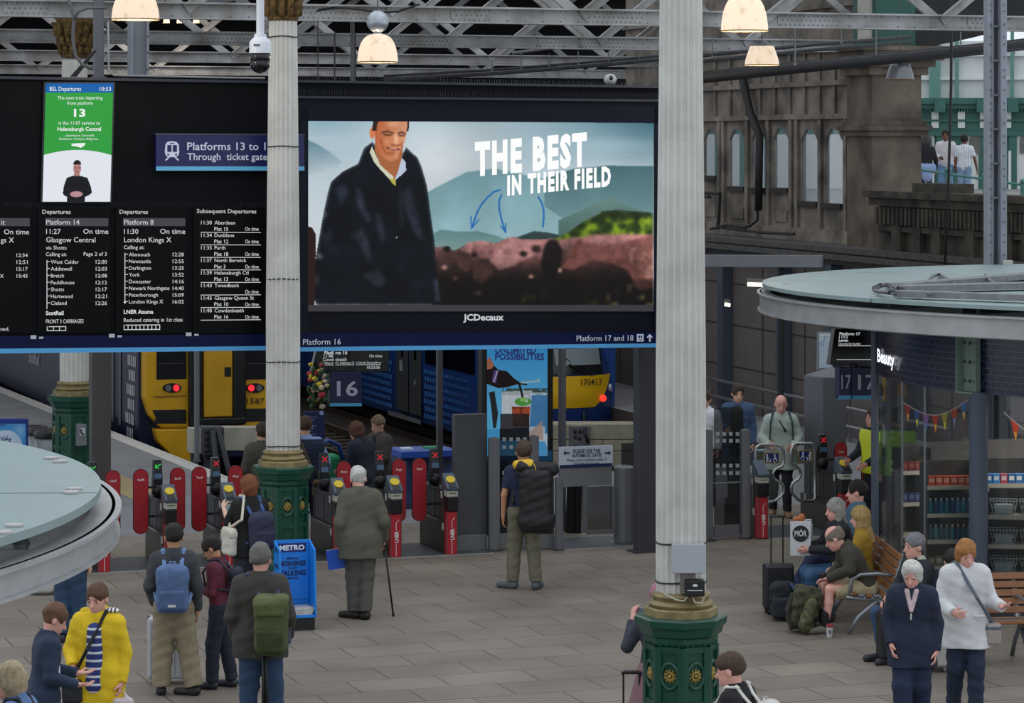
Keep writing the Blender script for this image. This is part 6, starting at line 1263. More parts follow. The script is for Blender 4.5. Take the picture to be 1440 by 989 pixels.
run('power_cable', [(430, 20, 39.6), (455, 13, 39.6), (480, 10.5, 39.6), (505, 13, 39.6), (532, 17.5, 39.6), (560, 16, 39.6), (590, 6, 39.6)], .016, 'dark cable draped along the nearest girder over the round-topped lamp', 'cable', dk)
run('chain', [(152, 30, 37.2), (152.5, 70, 37.2), (153, 100, 37.2), (160, 106, 37.2), (300, 109, 37.0), (372, 110, 36.8)], .013, 'pale cable dropping beside the wide hanger and running along the board top', 'cable', mat('8b8d92', .5))
m = MB(); m.prism([P(99, 108, 37.2), P(108, 108, 37.2), P(136, 72, 37.2), P(133, 70, 37.2)], V*.05); m.one('brace_strap', dk, 'dark diagonal strap tying the slim hanger to the gantry top', 'strap')
m = MB(); m.prism([P(178, 20, 38.6), P(345, -14, 40.6), (P(345, -2, 40.6)), P(178, 33, 38.6)], V*.06); o = m.one('roof_tie', mat('5e6065', .6, noise=.2, scale=3), 'dark grey slanted steel tie right of the top left lamp', 'steel tie')
# dark conduit and bracket on the stone front, right hand lattice column, beam and tube lights below the ledge
def onfac(pts, r, name, label, cat): q = [fac.pt(x, y, .18) for x, y in pts]; t = thing(name, label, cat, q[-1]); m = MB(); m.tube(q, r, 8); m.obj('duct', dk, t, True); return t
t = onfac([(1053, 100), (1057, 120), (1067, 160), (1076, 183), (1080, 192), (1079, 230), (1078, 296)], .085, 'cable_duct', 'black cable duct running down the stone front between the arched windows', 'duct')
m = MB(); m.tube([fac.pt(1078, 296, .2), fac.pt(1079, 310, .22), fac.pt(1073, 318, .3), fac.pt(1045, 316, .4)], .03, 6); m.obj('loose_cable', dk, t, True)
a = fac.pt(1030, 325, .35); t = thing('bracket_arm', 'small black bracket arm standing on the ledge below the windows', 'bracket', a); m = MB()
for p in ([(1028, 322), (1031, 272)], [(1031, 272), (1001, 271)], [(1017, 277), (993, 276)]): m.tube([fac.pt(x, y, .3) for x, y in p], .035, 6)
for p in ([(1024, 322), (1048, 316), (1075, 320)], [(1040, 320), (1100, 327), (1143, 329)]): m.tube([fac.pt(x, y, .4) for x, y in p], .03, 6)
m.obj('arm', dk, t)
k = 41.5/F; c_ = P(1399.5, 386, 41.5); t = thing('lattice_column', 'tall grey bolted steel stanchion rising behind the right canopy', 'column', (c_.x, 41.5, 0)); zt = P(1399, -40, 41.5).z; R_ = Rz(.35)
m = MB()
for sx_ in (-1, 1): m.box((c_.x+sx_*.098, 41.5, zt/2), .09, .14, zt, R_); m.box((c_.x+sx_*.06, 41.46, zt/2), .015, .10, zt, R_)
m.obj('flange', mat('868a96', .55, noise=.15, scale=3), t, bevel=.006)
m = MB(); m.box((c_.x, 41.55, zt/2), .13, .03, zt, R_); m.obj('web', mat('4c4e55', .6), t)
m = MB()
for i in range(26):
    for sx_ in (-1, 1): m.ball((c_.x+sx_*.1+.02, 41.42, zt-.1-i*.16-(i % 3)*.03), .013, n=6)
for i in range(7): m.box((c_.x, 41.45, zt-.3-i*.5), .16, .04, .03, R_)
m.obj('bolts', mat('5a5d66', .6), t)
m = MB(); m.box(P(1417, 375, 41.3), .14, .12, .18); m.obj('junction_box', mat('a8a9a4', .5), t, bevel=.01)
b0 = P(980, 367, 48); b1 = P(1155, 368, 46.5); t = thing('pale_beam', 'short pale grey steel beam below the ledge right of the near column', 'beam', b0); m = MB(); d = (b1-b0); m.prism([b0-Z*.1, b1-Z*.1, b1+Z*.1, b0+Z*.1], Vector((.05, .15, 0))); m.obj('flange', mat('767a82', .5, noise=.1, scale=3), t, bevel=.006); m = MB(); m.prism([P(1098, 376, 47), P(1104, 376, 47), P(1104, 357, 47), P(1098, 357, 47)], V*-.03); m.obj('cleat', mat('5d6068', .6), t)
m = MB()
for x in (1098, 1102): p = P(x, 380, 47.2); m.tube([P(x, 376, 47.1), P(x, 700, 47.1)], .05, 8); break
m.obj('stay', dk, t)
def tube_light(x0, x1, y, Yd, label):
    a, b = P(x0, y, Yd), P(x1, y+1.5, Yd); t = thing('tube_light', label, 'light', a); m = MB(); m.tube([a, b], .036, 8); m.obj('tube', mat('fff4df', .4, emit=1.6), t, True); m = MB(); m.tube([a+Z*.06+V*.03, b+Z*.06+V*.03], .05, 4); m.obj('batten', mat('5a5a5a', .6), t)
tube_light(1051, 1095, 400, 50.5, 'bright white tube light under the ledge beside the canopy'); tube_light(1019, 1027, 428, 56, 'small distant tube light under the ledge')
# ------------------------------------------------------------------ signs, screens and posters beyond the gates
def hang_screen(quad, Yd, label, sup=True):
    pl = Plane(P(*quad[0], Yd), -V); t = thing('platform_screen', label, 'screen', pl.pt(*quad[0])); m = MB(); m.prism([pl.pt(*q) for q in quad], V*.12); m.obj('casing', mat('0b0b0d', .3), t, bevel=.01)
    if sup: a = (pl.pt(*quad[2])+pl.pt(*quad[3]))/2; m = MB(); m.tube([a+V*.06, a+V*.06+Z*((7.2 if Yd > 39 else 3.58)-a.z)], .03, 8); m.obj('hanger', mat('4a4c50', .6), t)
    return t, pl
lt = mat('dfe3e6', .5, emit=.7)
t, pl = hang_screen([(438, 525), (546, 523), (548, 488), (446, 488)], 39.75, 'dark hanging departures screen for platform 16, below the advertising screen')
s = Sign(pl, .012, lambda y: -.01); s.t('Platform 16', 456, 498.5, 4.6, 32, bold=.02).t('11:48', 455, 503, 4.2, 13).t('Cowdenbeath', 454, 508, 4.6, 33).t('On time', 537, 502.5, 4.2, 18, 'r').t('Calling at: 071, Dalmeny 1200, North Queensferry', 453, 512, 3, 83).t('10:53:56', 534, 518.5, 4, 18, 'r').r(453, 513.2, 535, 513.9); s.mb.obj('timetable_lettering', lt, t)
pl = Plane(P(486, 570, 39.7), -V)
def numsign(x0, x1, y0, y1, pl, label, num, xn, yn, cap_, wn, ys, faces=None):
    t = thing('platform_sign', label, 'sign', pl.pt((x0+x1)/2, y1)); m = MB(); m.prism([pl.pt(x0, y1), pl.pt(x1, y1), pl.pt(x1, y0), pl.pt(x0, y0)], V*.15); m.obj('board', mat('0d1646', .4), t, bevel=.006); m = MB(); m.prism([pl.pt(x0, y1, .004), pl.pt(x1, y1, .004), pl.pt(x1, ys, .004), pl.pt(x0, ys, .004)], V*.1); m.obj('pale_strip', mat('55abd8', .5), t)
    s = Sign(pl, .01, lambda y: 0); s.t(num, xn, yn, cap_, wn, 'l', .02); s.mb.obj('number_lettering', mat('b9bfd0', .5), t); return t
t16 = numsign(464, 508.5, 524, 571.5, pl, 'dark blue hanging sign with the number 16', '16', 473.5, 556.5, 20, 29.5, 567.2)
m = MB(); m.tube([pl.pt(472, 525, -.05), pl.pt(472, 525, -.05)+Z*4.75], .012, 6); m.tube([pl.pt(501, 525, -.05), pl.pt(501, 525, -.05)+Z*4.75], .012, 6); m.obj('hanging_rods', dk, t16)
t, pl = hang_screen([(1167, 513), (1228, 517), (1228, 460), (1174, 463)], 38.6, 'hanging departures screen for platform 17, left of the shop')
s = Sign(pl, .012, lambda y: .0); s.t('Platform 17', 1180, 471.5, 4, 29, bold=.02).t('1103', 1179.5, 476, 3.8, 12).t('Leven', 1179, 480.5, 4, 13, bold=.02).t('Operated by ScotRail', 1178.5, 485, 3, 31).r(1178, 486, 1226, 486.8).r(1176, 505.4, 1226, 506.1); s.mb.obj('timetable_lettering', lt, t)
pl = Plane(P(1195, 560, 38.6), -V)
t = numsign(1180.5, 1230, 517, 562, pl, 'dark blue platform 17 sign hanging under the screen beside the shop', '17', 1206, 547.5, 20, 26, 556.5); s = Sign(pl, .012, lambda y: .0); s.t('17', 1182.5, 546.5, 19, 13.5, 'l', .01); s.mb.obj('side_number', mat('b9bfd0', .5), t)
m = MB(); m.prism([pl.pt(1197.2, 561, .02), pl.pt(1198, 561, .02), pl.pt(1198, 518, .02), pl.pt(1197.2, 518, .02)], V*.02); m.obj('corner_edge', mat('1a2558', .4), t); m = MB(); m.tube([pl.pt(1205, 518, -.08), pl.pt(1205, 512, -.08)], .05, 8); m.obj('hanger', dk, t)
# map board behind platform 17 screen
pl = Plane(P(1160, 516, 44.5), -V); t = thing('map_board', 'pale rail map on a board left of the platform 17 screen', 'map', pl.pt(1160, 522)); m = MB(); m.prism([pl.pt(1150, 520), pl.pt(1171, 520), pl.pt(1171, 467), pl.pt(1151, 467)], V*.05); m.obj('board', mat('7f8892', .5), t)
cv = Canvas(1151.5, 1170, 469, 518, .6); cv.c[:] = cv.rgb('b4c3d2'); nz = cv.noise(14, 8)
cv.put(nz > .55, '86a6c4', .8); cv.put(cv.noise(8, 9) > .66, 'c9d0d0', .7); cv.put(cv.Y < 473, 'c9d2da')
cv.build('printed_map', lambda x, y: pl.pt(x, y, .01), print_mat(), t)
m = MB(); a = pl.pt(1160, 520); m.box(Vector((a.x, a.y+.03, a.z/2)), .1, .05, a.z, RU); m.obj('leg', mat('55585c', .5), t)
# drink poster on its free-standing unit
pp = Plane(G(727, 752)+V*0, -V); q = pp.pt(727, 752); q.z = 0; t = thing('poster_stand', 'tall lit advertising stand showing a bottle pouring a drink, UNLIMITED POSSIBILITIES', 'poster', q)
m = MB(); m.prism([pp.pt(678, 752), pp.pt(778, 752), pp.pt(778, 470), pp.pt(678, 470)], V*.2); m.obj('casing', mat('08090b', .35), t, bevel=.01)
cv = Canvas(684.5, 769.5, 476, 641, .55); X, Y = cv.X, cv.Y; w = np.clip((Y-476)/90, 0, 1)[..., None]; cv.c = cv.rgb('2f8fd0')*(1-w)+cv.rgb('59b0e0')*w; nz = cv.noise(8, 4); nb = cv.noise(24, 5)
cv.put((Y > 556)*(X > 705), 'b9c7d6', .9); cv.put((Y > 556)*(X > 742)*(Y < 610), '2f6fa8', .85); cv.put((X > 706)*(Y > 546)*(Y < 556)*(nz > .42), '3b4238', .85); cv.put((X > 745)*(Y > 552)*(Y < 556), 'c9d4dc', .7)
cv.line([(722, 541), (735, 538), (757, 536), (757, 533)], 2.2, 'b9c2c6', .9); cv.put((Y > 555)*(X > 752)*(nz > .5)*(Y < 575), '4b86b4', .6)
cv.poly([(687, 552), (695, 550), (700, 582), (697, 602), (693, 602), (690, 570)], '22282a'); cv.poly([(705, 618), (705, 551), (748, 549), (744, 600), (766, 600), (766, 619), (764, 619)], 'cdd3da', .75); cv.poly([(744, 608), (762, 592), (764, 619), (744, 619)], 'a98d80', .8)
cv.poly([(684.5, 508), (690, 504), (694, 514), (700, 520), (712, 522), (722, 532), (731, 538), (726, 541), (712, 545), (700, 546), (684.5, 540)], '1d1214'); cv.poly([(684.5, 506), (688, 502), (694, 512), (692, 518), (684.5, 520)], 'a56a52'); cv.poly([(694, 521), (700, 521), (697, 540), (691, 536)], '4b3c7a'); cv.line([(694, 537), (699, 522)], 2, 'd9d4e4', .7)
cv.line([(729, 539), (732, 548), (735, 562)], 3, '1b0d08'); cv.line([(724, 539), (740, 541)], 2, '20120f')
cv.poly([(719, 572), (745, 572), (743, 600), (721, 600)], 'a44a2a'); cv.put(cv.inpoly([(719, 572), (745, 572), (743, 600), (721, 600)])*(nz > .5), '5d2317', .7); cv.put((np.hypot((X-735)/12, (Y-565)/6) < 1)*(nz > .38), '4e9a3c'); cv.ell(735, 562, 5, 3, '8cc46a', .9)
cv.poly([(684.5, 604), (706, 604), (706, 619), (766, 621), (769.5, 630), (769.5, 641), (684.5, 641)], '3f97cf', .9); cv.put((Y > 582)*(Y < 620)*(X > 703)*(X < 744), '1d1c22', .82)
cv.c *= .78; scr = cv.build('poster_picture', lambda x, y: pp.pt(x, y, .012), screen_mat(), t)
s = Sign(pp, .02, lambda y: 0); s.t('UNLIMITED', 695.5, 496.5, 9, 58, 'l', .035).t('POSSIBILITIES', 695.5, 506, 8.6, 69.5, 'l', .035); s.mb.obj('poster_lettering', mat('242a78', .5, emit=.55), t)
s = Sign(pp, .02, lambda y: 0); s.t('JCDecaux', 714.5, 654, 5, 26, 'l', .02); s.mb.obj('maker_lettering', mat('9aa0a8', .5, emit=.3), t); m = MB(); m.prism([pp.pt(680, 648, .01), pp.pt(776, 648, .01), pp.pt(776, 634, .01), pp.pt(680, 634, .01)], V*.005); m.obj('blue_band', mat('1c5f8f', .4), t)
# hanging flowers and the dark notice under platform 16's screen
q = P(447, 575, 39.6); t = thing('hanging_flowers', 'basket of mixed red, yellow and cream flowers hanging left of the 16 sign', 'flowers', q); rr = random.Random(2)
for nm, col, n in (('foliage', '2f4a2a', 40), ('red_flowers', 'b03440', 9), ('yellow_flowers', 'd0b43a', 8), ('cream_flowers', 'c9b9a0', 12)):
    m = MB()
    for i in range(n): p = q+Vector((rr.uniform(-.13, .16), rr.uniform(-.08, .08), rr.uniform(.02, .62))); m.ball(p, rr.uniform(.025, .05), None, rr.uniform(.025, .05), n=7)
    o = m.obj(nm, mat(col, .8), t, True); o['kind'] = 'stuff'
m = MB(); m.tube([q+Z*.6, q+Z*(7.2-q.z)], .008, 5); m.obj('chain', dk, t)
pl = Plane(P(442, 612, 43.6), -V); t = thing('notice_board', 'dark blue notice with rows of small text beside the left fluted column', 'notice', pl.pt(442, 640)); m = MB(); m.prism([pl.pt(428, 617), pl.pt(457, 617), pl.pt(456, 578), pl.pt(428, 579)], V*.03); m.obj('board', mat('101b46', .45), t); s = Sign(pl, .006, lambda y: 0)
for i in range(7): s.r(431, 586.5+i*4, 445-(i % 3)*3, 587.2+i*4)
s.disc(452, 581, 3.2, n=14); s.mb.obj('small_text', mat('7f8ab0', .6), t); m = MB(); a = pl.pt(442, 617); m.box(Vector((a.x, a.y+.03, a.z/2)), .05, .04, a.z, RU); m.obj('leg', dk, t)
# blue counter, bins, railcard stand, telephone
q = G(593, 716); pl = Plane(q, -V); t = thing('blue_counter', 'blue covered counter beyond the gates with papers on top', 'counter', q); m = MB(); zt = pl.pt(593, 634).z; c_ = Vector((q.x, q.y+.3, 0)); wd = (pl.pt(632, 700)-pl.pt(553, 700)).length
m.box(c_+Z*(zt-.05), wd, .7, .10, RU); m.obj('blue_top', mat('1a47a0', .5), t, bevel=.01); m = MB(); m.box(c_+Z*(zt-.1)/2, wd*.96, .5, zt-.1, RU); m.obj('front', mat('2c3f74', .6, noise=.5, scale=7, col2='222838'), t)
m = MB()
for x in (563, 588, 612): p = pl.pt(x, 660, .04); m.box(p, .16, .02, .22, RU)
m.obj('posters', mat('7f86a0', .6, noise=.6, scale=18, col2='3a3f56'), t)
m = MB(); m.box(c_+U*-.25+Z*(zt+.01), .16, .2, .02, RU); m.one('paper_sheet', mat('c8d0da', .7), 'white papers lying on the blue counter beyond the gates', 'paper'); m = MB(); m.box(c_+U*.16+Z*(zt+.012), .26, .2, .025, RU); m.one('green_leaflets', mat('2f8a5e', .7), 'green leaflets lying on the blue counter beyond the gates', 'leaflets')
q = G(20, 688); pl = Plane(q, -V); t = thing('advert_stand', 'blue advertising stand ending in NGS at the left edge, behind the canopy', 'sign', q); m = MB(); m.prism([pl.pt(-60, 660), pl.pt(40, 660), pl.pt(40, 589), pl.pt(-60, 589)], V*.08); m.obj('frame', mat('1c3b8c', .45), t, bevel=.01)
cv = Canvas(-56, 36, 596, 655, .8); cv.c[:] = cv.rgb('4d98d8'); cv.ell(8, 628, 23, 23, 'c9dbee'); cv.put(np.clip(1-np.hypot((cv.X-28)/12, (cv.Y-606)/14), 0, 1), '9cc9ee', .8); cv.build('printed_panel', lambda x, y: pl.pt(x, y, .01), print_mat(), t)
s = Sign(pl, .014, lambda y: -.04); s.t('railcard', -10, 618, 4.6, 21).t('SAVINGS', -22, 627.5, 9.5, 38, 'l', .02).t('ffers', 0, 600, 4, 9); s.mb.obj('printed_lettering', mat('1b2c66', .5), t); m = MB(); a = pl.pt(-10, 660); m.box(Vector((a.x, a.y+.04, a.z/2)), 1.6, .06, a.z, RU); m.obj('base', mat('2a2e38', .6), t)
def bin_(px, py, Yd, label):
    p = Vector(((px-CX)/F*Yd, Yd, 0)); t = thing('waste_bin', label, 'bin', p, 'clear bag bins on the platform'); h = P(px, py, Yd).z; m = MB(); m.lathe([(.13, .02), (.19, .1), (.21, h-.1)], p, 20); m.obj('clear_bag', mat('8b8f94', .35, noise=.15, scale=6), t, True); m = MB(); m.lathe([(.22, h-.12), (.23, h-.06), (.21, h), (.14, h), (.13, h-.04)], p, 20, cap=False); m.obj('black_hoop', mat('14151a', .4), t, 40); m = MB(); m.lathe([(.13, h-.03), (.01, h-.02)], p, 20); m.obj('lid', mat('aab0b6', .4), t); m = MB(); m.tube([p+V*.2, p+V*.2+Z*h], .025, 6); m.obj('stand_pole', dk, t)
bin_(67, 606, 47.0, 'nearest of the clear bag bins beside the dark green column base'); bin_(57, 602, 48.6, 'middle of the clear bag bins beside the blue advertising stand'); bin_(49, 599, 50.2, 'farthest of the clear bag bins behind the blue advertising stand')
p = P(115, 628, 44.55); t = thing('help_phone', 'grey telephone unit on the far green column base', 'telephone', p); pl = Plane(p, (0, -1, 0)); m = MB(); m.prism([pl.pt(107.5, 628), pl.pt(122.5, 627), pl.pt(122, 597), pl.pt(108.5, 597)], V*.12); m.obj('casing', mat('6a6d73', .5), t, bevel=.015); s = Sign(pl, .012, lambda y: 0); s.pg([(112, 602), (120, 602), (120, 613), (112, 613)]); o = s.mb.obj('pale_plate', mat('b6babd', .5), t)
m = MB(); m.tube([pl.pt(114, 604, .02), pl.pt(114, 608, .025), pl.pt(117.5, 611.5, .02)], [.018, .009, .018], 6); m.obj('handset_symbol', mat('1a1a1c', .5), t)
# wall handrails along the cladding
t = thing('hand_rail', 'double pale handrail along the dark cladding wall on the right', 'rail', wp(1100, .3)); m = MB()
for dz in (.62, .28): m.tube([wp(1000, .35)+Z*dz, wp(1360, .35)+Z*dz], .035, 8)
m.obj('rail', mat('83868a', .4, .5), t, True)
for px in (1020, 1060, 1110, 1165, 1220, 1290): m = MB(); m.box(wp(px, .35)+Z*.32, .05, .05, .64); m.obj('rail_post', mat('6a6d70', .4, .5), t)
for i, px in enumerate((1027, 1110, 1180, 1300)):
    m = MB(); q = wp(px, .12); m.box(q+Z*1.65, .28, .22, 3.3, WR); struct(m, 'trim_%d' % (i+11), mat('454c5a', .55))
# railings of the outdoor walkway
t = thing('walkway_railing', 'green railing with round gold-topped posts on the outdoor walkway', 'railing', (16.5, 69.5, 3.93)); m = MB()
rl = lambda px, z, d=69: Vector(((px-CX)/F*(d-(px-1250)*.012), d-(px-1250)*.012, z))
for dz in (.68, 1.14): m.tube([rl(1200, 3.93+dz), rl(1500, 3.93+dz-.72)], .03, 6)
m.obj('rail', mat('4d8580', .5), t, True)
for px in (1280.5, 1333, 1386, 1439): m = MB(); q = rl(px, 3.6); m.lathe([(.07, 0), (.07, 1.3-(px-1280)*.0024)], q, 10); m.ball(q+Z*(1.36-(px-1280)*.0024), .09, None, .07, n=10); m.obj('post', mat('55877f', .5), t)
# ------------------------------------------------------------------ luggage and seats
def suitcase(loc, rz, w, d, h, col, label, ext=0.0, ribs=False, rough=.45):
    t = thing('suitcase', label, 'suitcase', (0, 0, 0)); mm = mat(col, rough, noise=.08, scale=5)
    m = MB(); m.box((0, 0, .06+h/2), w, d, h); m.obj('shell', mm, t, bevel=.03)
    if ribs:
        m = MB()
        for i in range(6): m.box((-w/2+w*(i+.5)/6, -d/2-.002, .06+h/2), .02, .012, h*.86)
        m.obj('ribbing', mm, t, bevel=.004)
    m = MB(); m.box((0, 0, .06+h/2), w+.004, .012, h+.004); m.obj('zip', mat('25262a', .6), t)
    for sx in (-1, 1):
        for sy in (-1, 1): m = MB(); m.tube([(sx*w*.38-.012, sy*d*.3, .03), (sx*w*.38+.012, sy*d*.3, .03)], .029, 12); m.box((sx*w*.38, sy*d*.3, .06), .035, .03, .03); m.obj('wheel', mat('18191b', .5), t)
    m = MB()
    for sx in (-1, 1): m.tube([(sx*.07, d*.3, h), (sx*.07, d*.3, .06+h+ext)], .009, 8)
    m.obj('telescopic_handle', mat('2a2b2e' if col != 'b3b5bb' else '8c8f95', .3, .5), t); m = MB(); m.tube([(-.085, d*.3, .06+h+ext), (-.06, d*.3, .075+h+ext), (.06, d*.3, .075+h+ext), (.085, d*.3, .06+h+ext)], .017, 8); m.obj('handle_grip', mat('16171a', .5), t, True)
    t.location = loc; t.rotation_euler = (0, 0, rz); return t
def bench(loc, rz, L, label):
    t = thing('bench', label, 'bench', (0, 0, 0)); al = mat('8d9298', .35, .6, noise=.08, scale=4); wd = mat('8a5a36', .5, noise=.3, scale=9)
    for i in range(5): m = MB(); m.box((0, .02+i*.085, .445+.004*i*(i-3)), L, .07, .028); m.obj('seat_slat', wd if i % 2 == 0 or L < 2 else al, t, bevel=.006)
    for i in range(5): m = MB(); m.box((0, -.045-.028*i, .53+i*.085), L, .026, .07, Matrix.Rotation(.3, 3, 'X')); m.obj('back_slat', wd, t, bevel=.006)
    for k in range(3):
        x = -L/2+.06+k*(L-.12)/2
        m = MB(); m.tube([(x, .44, .42), (x, .2, .40), (x, .0, .41), (x, -.08, .52), (x, -.19, .90)], [.024, .03, .035, .032, .02], 8); m.obj('side_frame', al, t, True)
        m = MB(); m.tube([(x, .08, .40), (x, .30, .20), (x, .42, .015)], .026, 8); m.obj('leg', al, t, True); m = MB(); m.tube([(x, .08, .40), (x, -.12, .2), (x, -.24, .015)], .026, 8); m.obj('leg', al, t, True)
        m = MB(); m.tube([(x, -.10, .66), (x, .08, .68), (x, .28, .67), (x, .38, .62), (x, .40, .43)], .021, 8); m.obj('armrest', al, t, True)
    t.location = loc; t.rotation_euler = (0, 0, rz); return t
# ------------------------------------------------------------------ things worn and carried
def backpack(who, label, col, w=.15, d=.085, h=.22, off=(0, 0, 0), col2=None, straps=2, pocket=True, patch=None, top=None, rough=.8, scol=None):
    J = who[1]; t = carried(who, 'backpack', label, 'backpack'); mm = mat(col, rough, noise=.15, scale=9, bump=.3, bscale=40); m2 = mat(col2 or col, rough, noise=.15, scale=9); sm = mat(scol or col2 or col, .8)
    f = J['fw']; up = J['up']; c = J['neck']-up*(.10+h)-f*(.155+d)+np.array(off); R = np.stack([J['rt'], f, up], 1)
    solid('main_bag', [rbox(c, (w, d, h), R, .02, min(w, d)*.8), ell(c+up*h*.55, (w*.98, d, h*.5), R, .04)], mm, t, .009, .0025, 4)
    if pocket: solid('front_pocket', [rbox(c-f*(d+.008)-up*h*.42, (w*.8, .035, h*.42), R, .02, .03)], m2, t, .009, .002, 6)
    if top: solid('lid', [rbox(c+up*h*.95, (w*1.03, d*1.15, .05), R, .03, .045), rbox(c+up*h*.7-f*d, (w*.85, .03, h*.25), R, .04, .025)], mat(top, .8, noise=.2, scale=10), t, .009, .003, 2)
    if patch: m = MB(); q = c-f*(d+.047)-up*h*.62; m.box(Vector(q.tolist()), .08, .008, .025, Matrix(R.tolist())); m.obj('patch', mat(patch, .6), t)
    m = MB(); b = c+up*(h+.0); m.tube([Vector((b+J['rt']*x-f*-.01+up*z).tolist()) for x, z in ((-.03, -.02), (-.025, .035), (.025, .035), (.03, -.02))], .009, 6); m.obj('grab_loop', sm, t, True)
    for s, sg in (('l', -1), ('r', 1))[:straps]:
        S = J[s+'s']; a = c+up*h*.75+f*d*.8+J['rt']*sg*w*.5; p1 = S-J['rt']*sg*.065+up*.088+f*.0; p2 = S-J['rt']*sg*.055-up*.05+f*.145; p3 = S-J['rt']*sg*.03-up*.2+f*.12; p4 = c-up*h*.6+f*d+J['rt']*sg*w*.95
        P_ = [a, (a+p1)/2+up*.02, p1-f*.05, p1+f*.045, p2, p3, (p3+p4)/2+J['rt']*sg*.05, p4]
        solid('strap', [cap(x, y, .024, .024, .01, sq=(_n(np.cross(y-x, J['rt'])), .45)) for x, y in zip(P_[:-1], P_[1:])], sm, t, .008)
    return settle(t, who), c
def strap_bag(who, label, col, bag_c, size, side=-1, scol=None, name='shoulder_bag', cat='bag', cross=True):
    J = who[1]; t = carried(who, name, label, cat); f, rt, up = J['fw'], J['rt'], J['up']; mm = mat(col, .7, noise=.15, scale=10, bump=.3, bscale=40); c = np.array(bag_c, float)
    solid('bag_body', [rbox(c, size, None, .02, min(size)*.8)], mm, t, .009, .003, 5); m = MB(); m.box(Vector((c+np.array((0, 0, size[2]*.55))).tolist()), size[0]*2.02, size[1]*2.1, size[2]*.5); m.obj('flap', mat(scol or col, .7), t, bevel=.02)
    o = J['ls'] if (side > 0) == cross else J['rs']; q = o+(J['neck']-o)*.45+up*.075; k = .135
    m = MB(); pts = [c+np.array((0, .0, size[2])), (c*.45+q*.55)+f*(k+.035), q+f*.06+up*.008, q-f*.06+up*.0, (c*.5+q*.5)-f*(k+.06), c+np.array((0, -.02, size[2]))]
    solid('strap', [cap(x, y, .017, .017, .01) for x, y in zip(pts[:-1], pts[1:])], mat(scol or col, .7), t, .007); return settle(t, who)
def part(who, name, prims, m_, root=None, vox=.008, wr=0, seed=0, label=None):   # an extra piece of clothing or a held thing
    if root is None: root = who[0]
    o = solid(name, prims, m_, root, vox, wr, seed, label); o.data.transform(Matrix.Scale(who[3], 4)); return o
def held(who, name, label, cat, prims, m_, vox=.006, pname='body'):
    t = carried(who, name, label, cat); solid(pname, prims, m_, t, vox); return settle(t, who)
def at(px, py): q = G(px, py); return q.x, q.y
def stripes(c1, c2, w=.05, frac=.35, vertical=False):
    m = bpy.data.materials.new('striped_cloth'); m.use_nodes = True; nt = m.node_tree; b = nt.nodes['Principled BSDF']; tc = nt.nodes.new('ShaderNodeTexCoord'); sx = nt.nodes.new('ShaderNodeSeparateXYZ'); mo = nt.nodes.new('ShaderNodeMath'); mo.operation = 'PINGPONG'; mo.inputs[1].default_value = w; gt = nt.nodes.new('ShaderNodeMath'); gt.operation = 'LESS_THAN'; gt.inputs[1].default_value = w*frac; mx = nt.nodes.new('ShaderNodeMix'); mx.data_type = 'RGBA'; mx.inputs[6].default_value = (*lin(c1), 1); mx.inputs[7].default_value = (*lin(c2), 1)
    nt.links.new(tc.outputs['Object'], sx.inputs[0]); nt.links.new(sx.outputs['X' if vertical else 'Z'], mo.inputs[0]); nt.links.new(mo.outputs[0], gt.inputs[0]); nt.links.new(gt.outputs[0], mx.inputs[0]); nt.links.new(mx.outputs[2], b.inputs['Base Color']); b.inputs['Roughness'].default_value = .85; return m
JEANS, NAVYJ = '27405f', '1f2b40'
# ---- in the middle of the concourse
x, y = at(737, 829); w = person('man in a navy T-shirt and khaki trousers carrying a huge black duffel bag', x, y, 8, dict(lean=.02, rw=(.30, .16, 1.02), re=(.27, -.02, 1.14), le=(-.27, -.01, 1.13), lw=(-.275, .03, .88), la=(-.13, .06, .085), ra=(.14, -.03, .085), lfoot=-50, rfoot=25, look=(4, 5, 0)), h=1.80, skin='tan', hair='4a3a30', hairstyle='short', top='232d4a', hem=.84, sleeve=.42, bulk=.018, bottom='6e6a58', legw=.03, shoes='4d565c')
J = w[1]; t = carried(w, 'duffel_bag', 'huge black duffel bag with yellow piping on the man in the navy T-shirt', 'bag'); bm_ = mat('131316', .6, noise=.1, scale=6, bump=.3, bscale=20)
solid('main_bag', [rbox((.10, -.30, 1.11), (.20, .13, .38), None, .03, .1), cap((.01, -.30, .85), (.2, -.3, .85), .12, .12, .08)], bm_, t, .011, .004, 3); solid('rolled_top', [cap((-.07, -.28, 1.50), (.29, -.32, 1.47), .075, .085, .02)], bm_, t, .01, .003); solid('yellow_panel', [cap((-.12, -.25, 1.52), (.02, -.29, 1.515), .055, .075, .03)], mat('d9b12a', .6), t, .008)
m = MB(); m.tube([(-.12, -.26, 1.46), (.0, -.41, 1.425), (.15, -.42, 1.40), (.30, -.36, 1.38)], .006, 6); m.tube([(.06, -.35, 1.545), (.08, -.395, 1.50), (.08, -.39, 1.42)], .005, 6); m.obj('yellow_piping', mat('d9b12a', .5), t, True)
for sg in (-1, 1): solid('strap', [cap((sg*.09, -.17, 1.40), (sg*.10, -.03, 1.50), .026, .026, .01), cap((sg*.10, -.03, 1.50), (sg*.11, .10, 1.40), .026, .026, .01), cap((sg*.11, .10, 1.40), (sg*.15, -.1, 1.05), .022, .022, .01)], bm_, t, .009)
settle(t, w); m = MB(); q = J['lw']+(J['le']-J['lw'])*.12; m.lathe([(.034, -.008), (.036, 0), (.034, .008)], q.tolist(), 14); o = m.obj('wristwatch', mat('1a1a1c', .4), w[0]); o.data.transform(Matrix.Scale(w[3], 4))
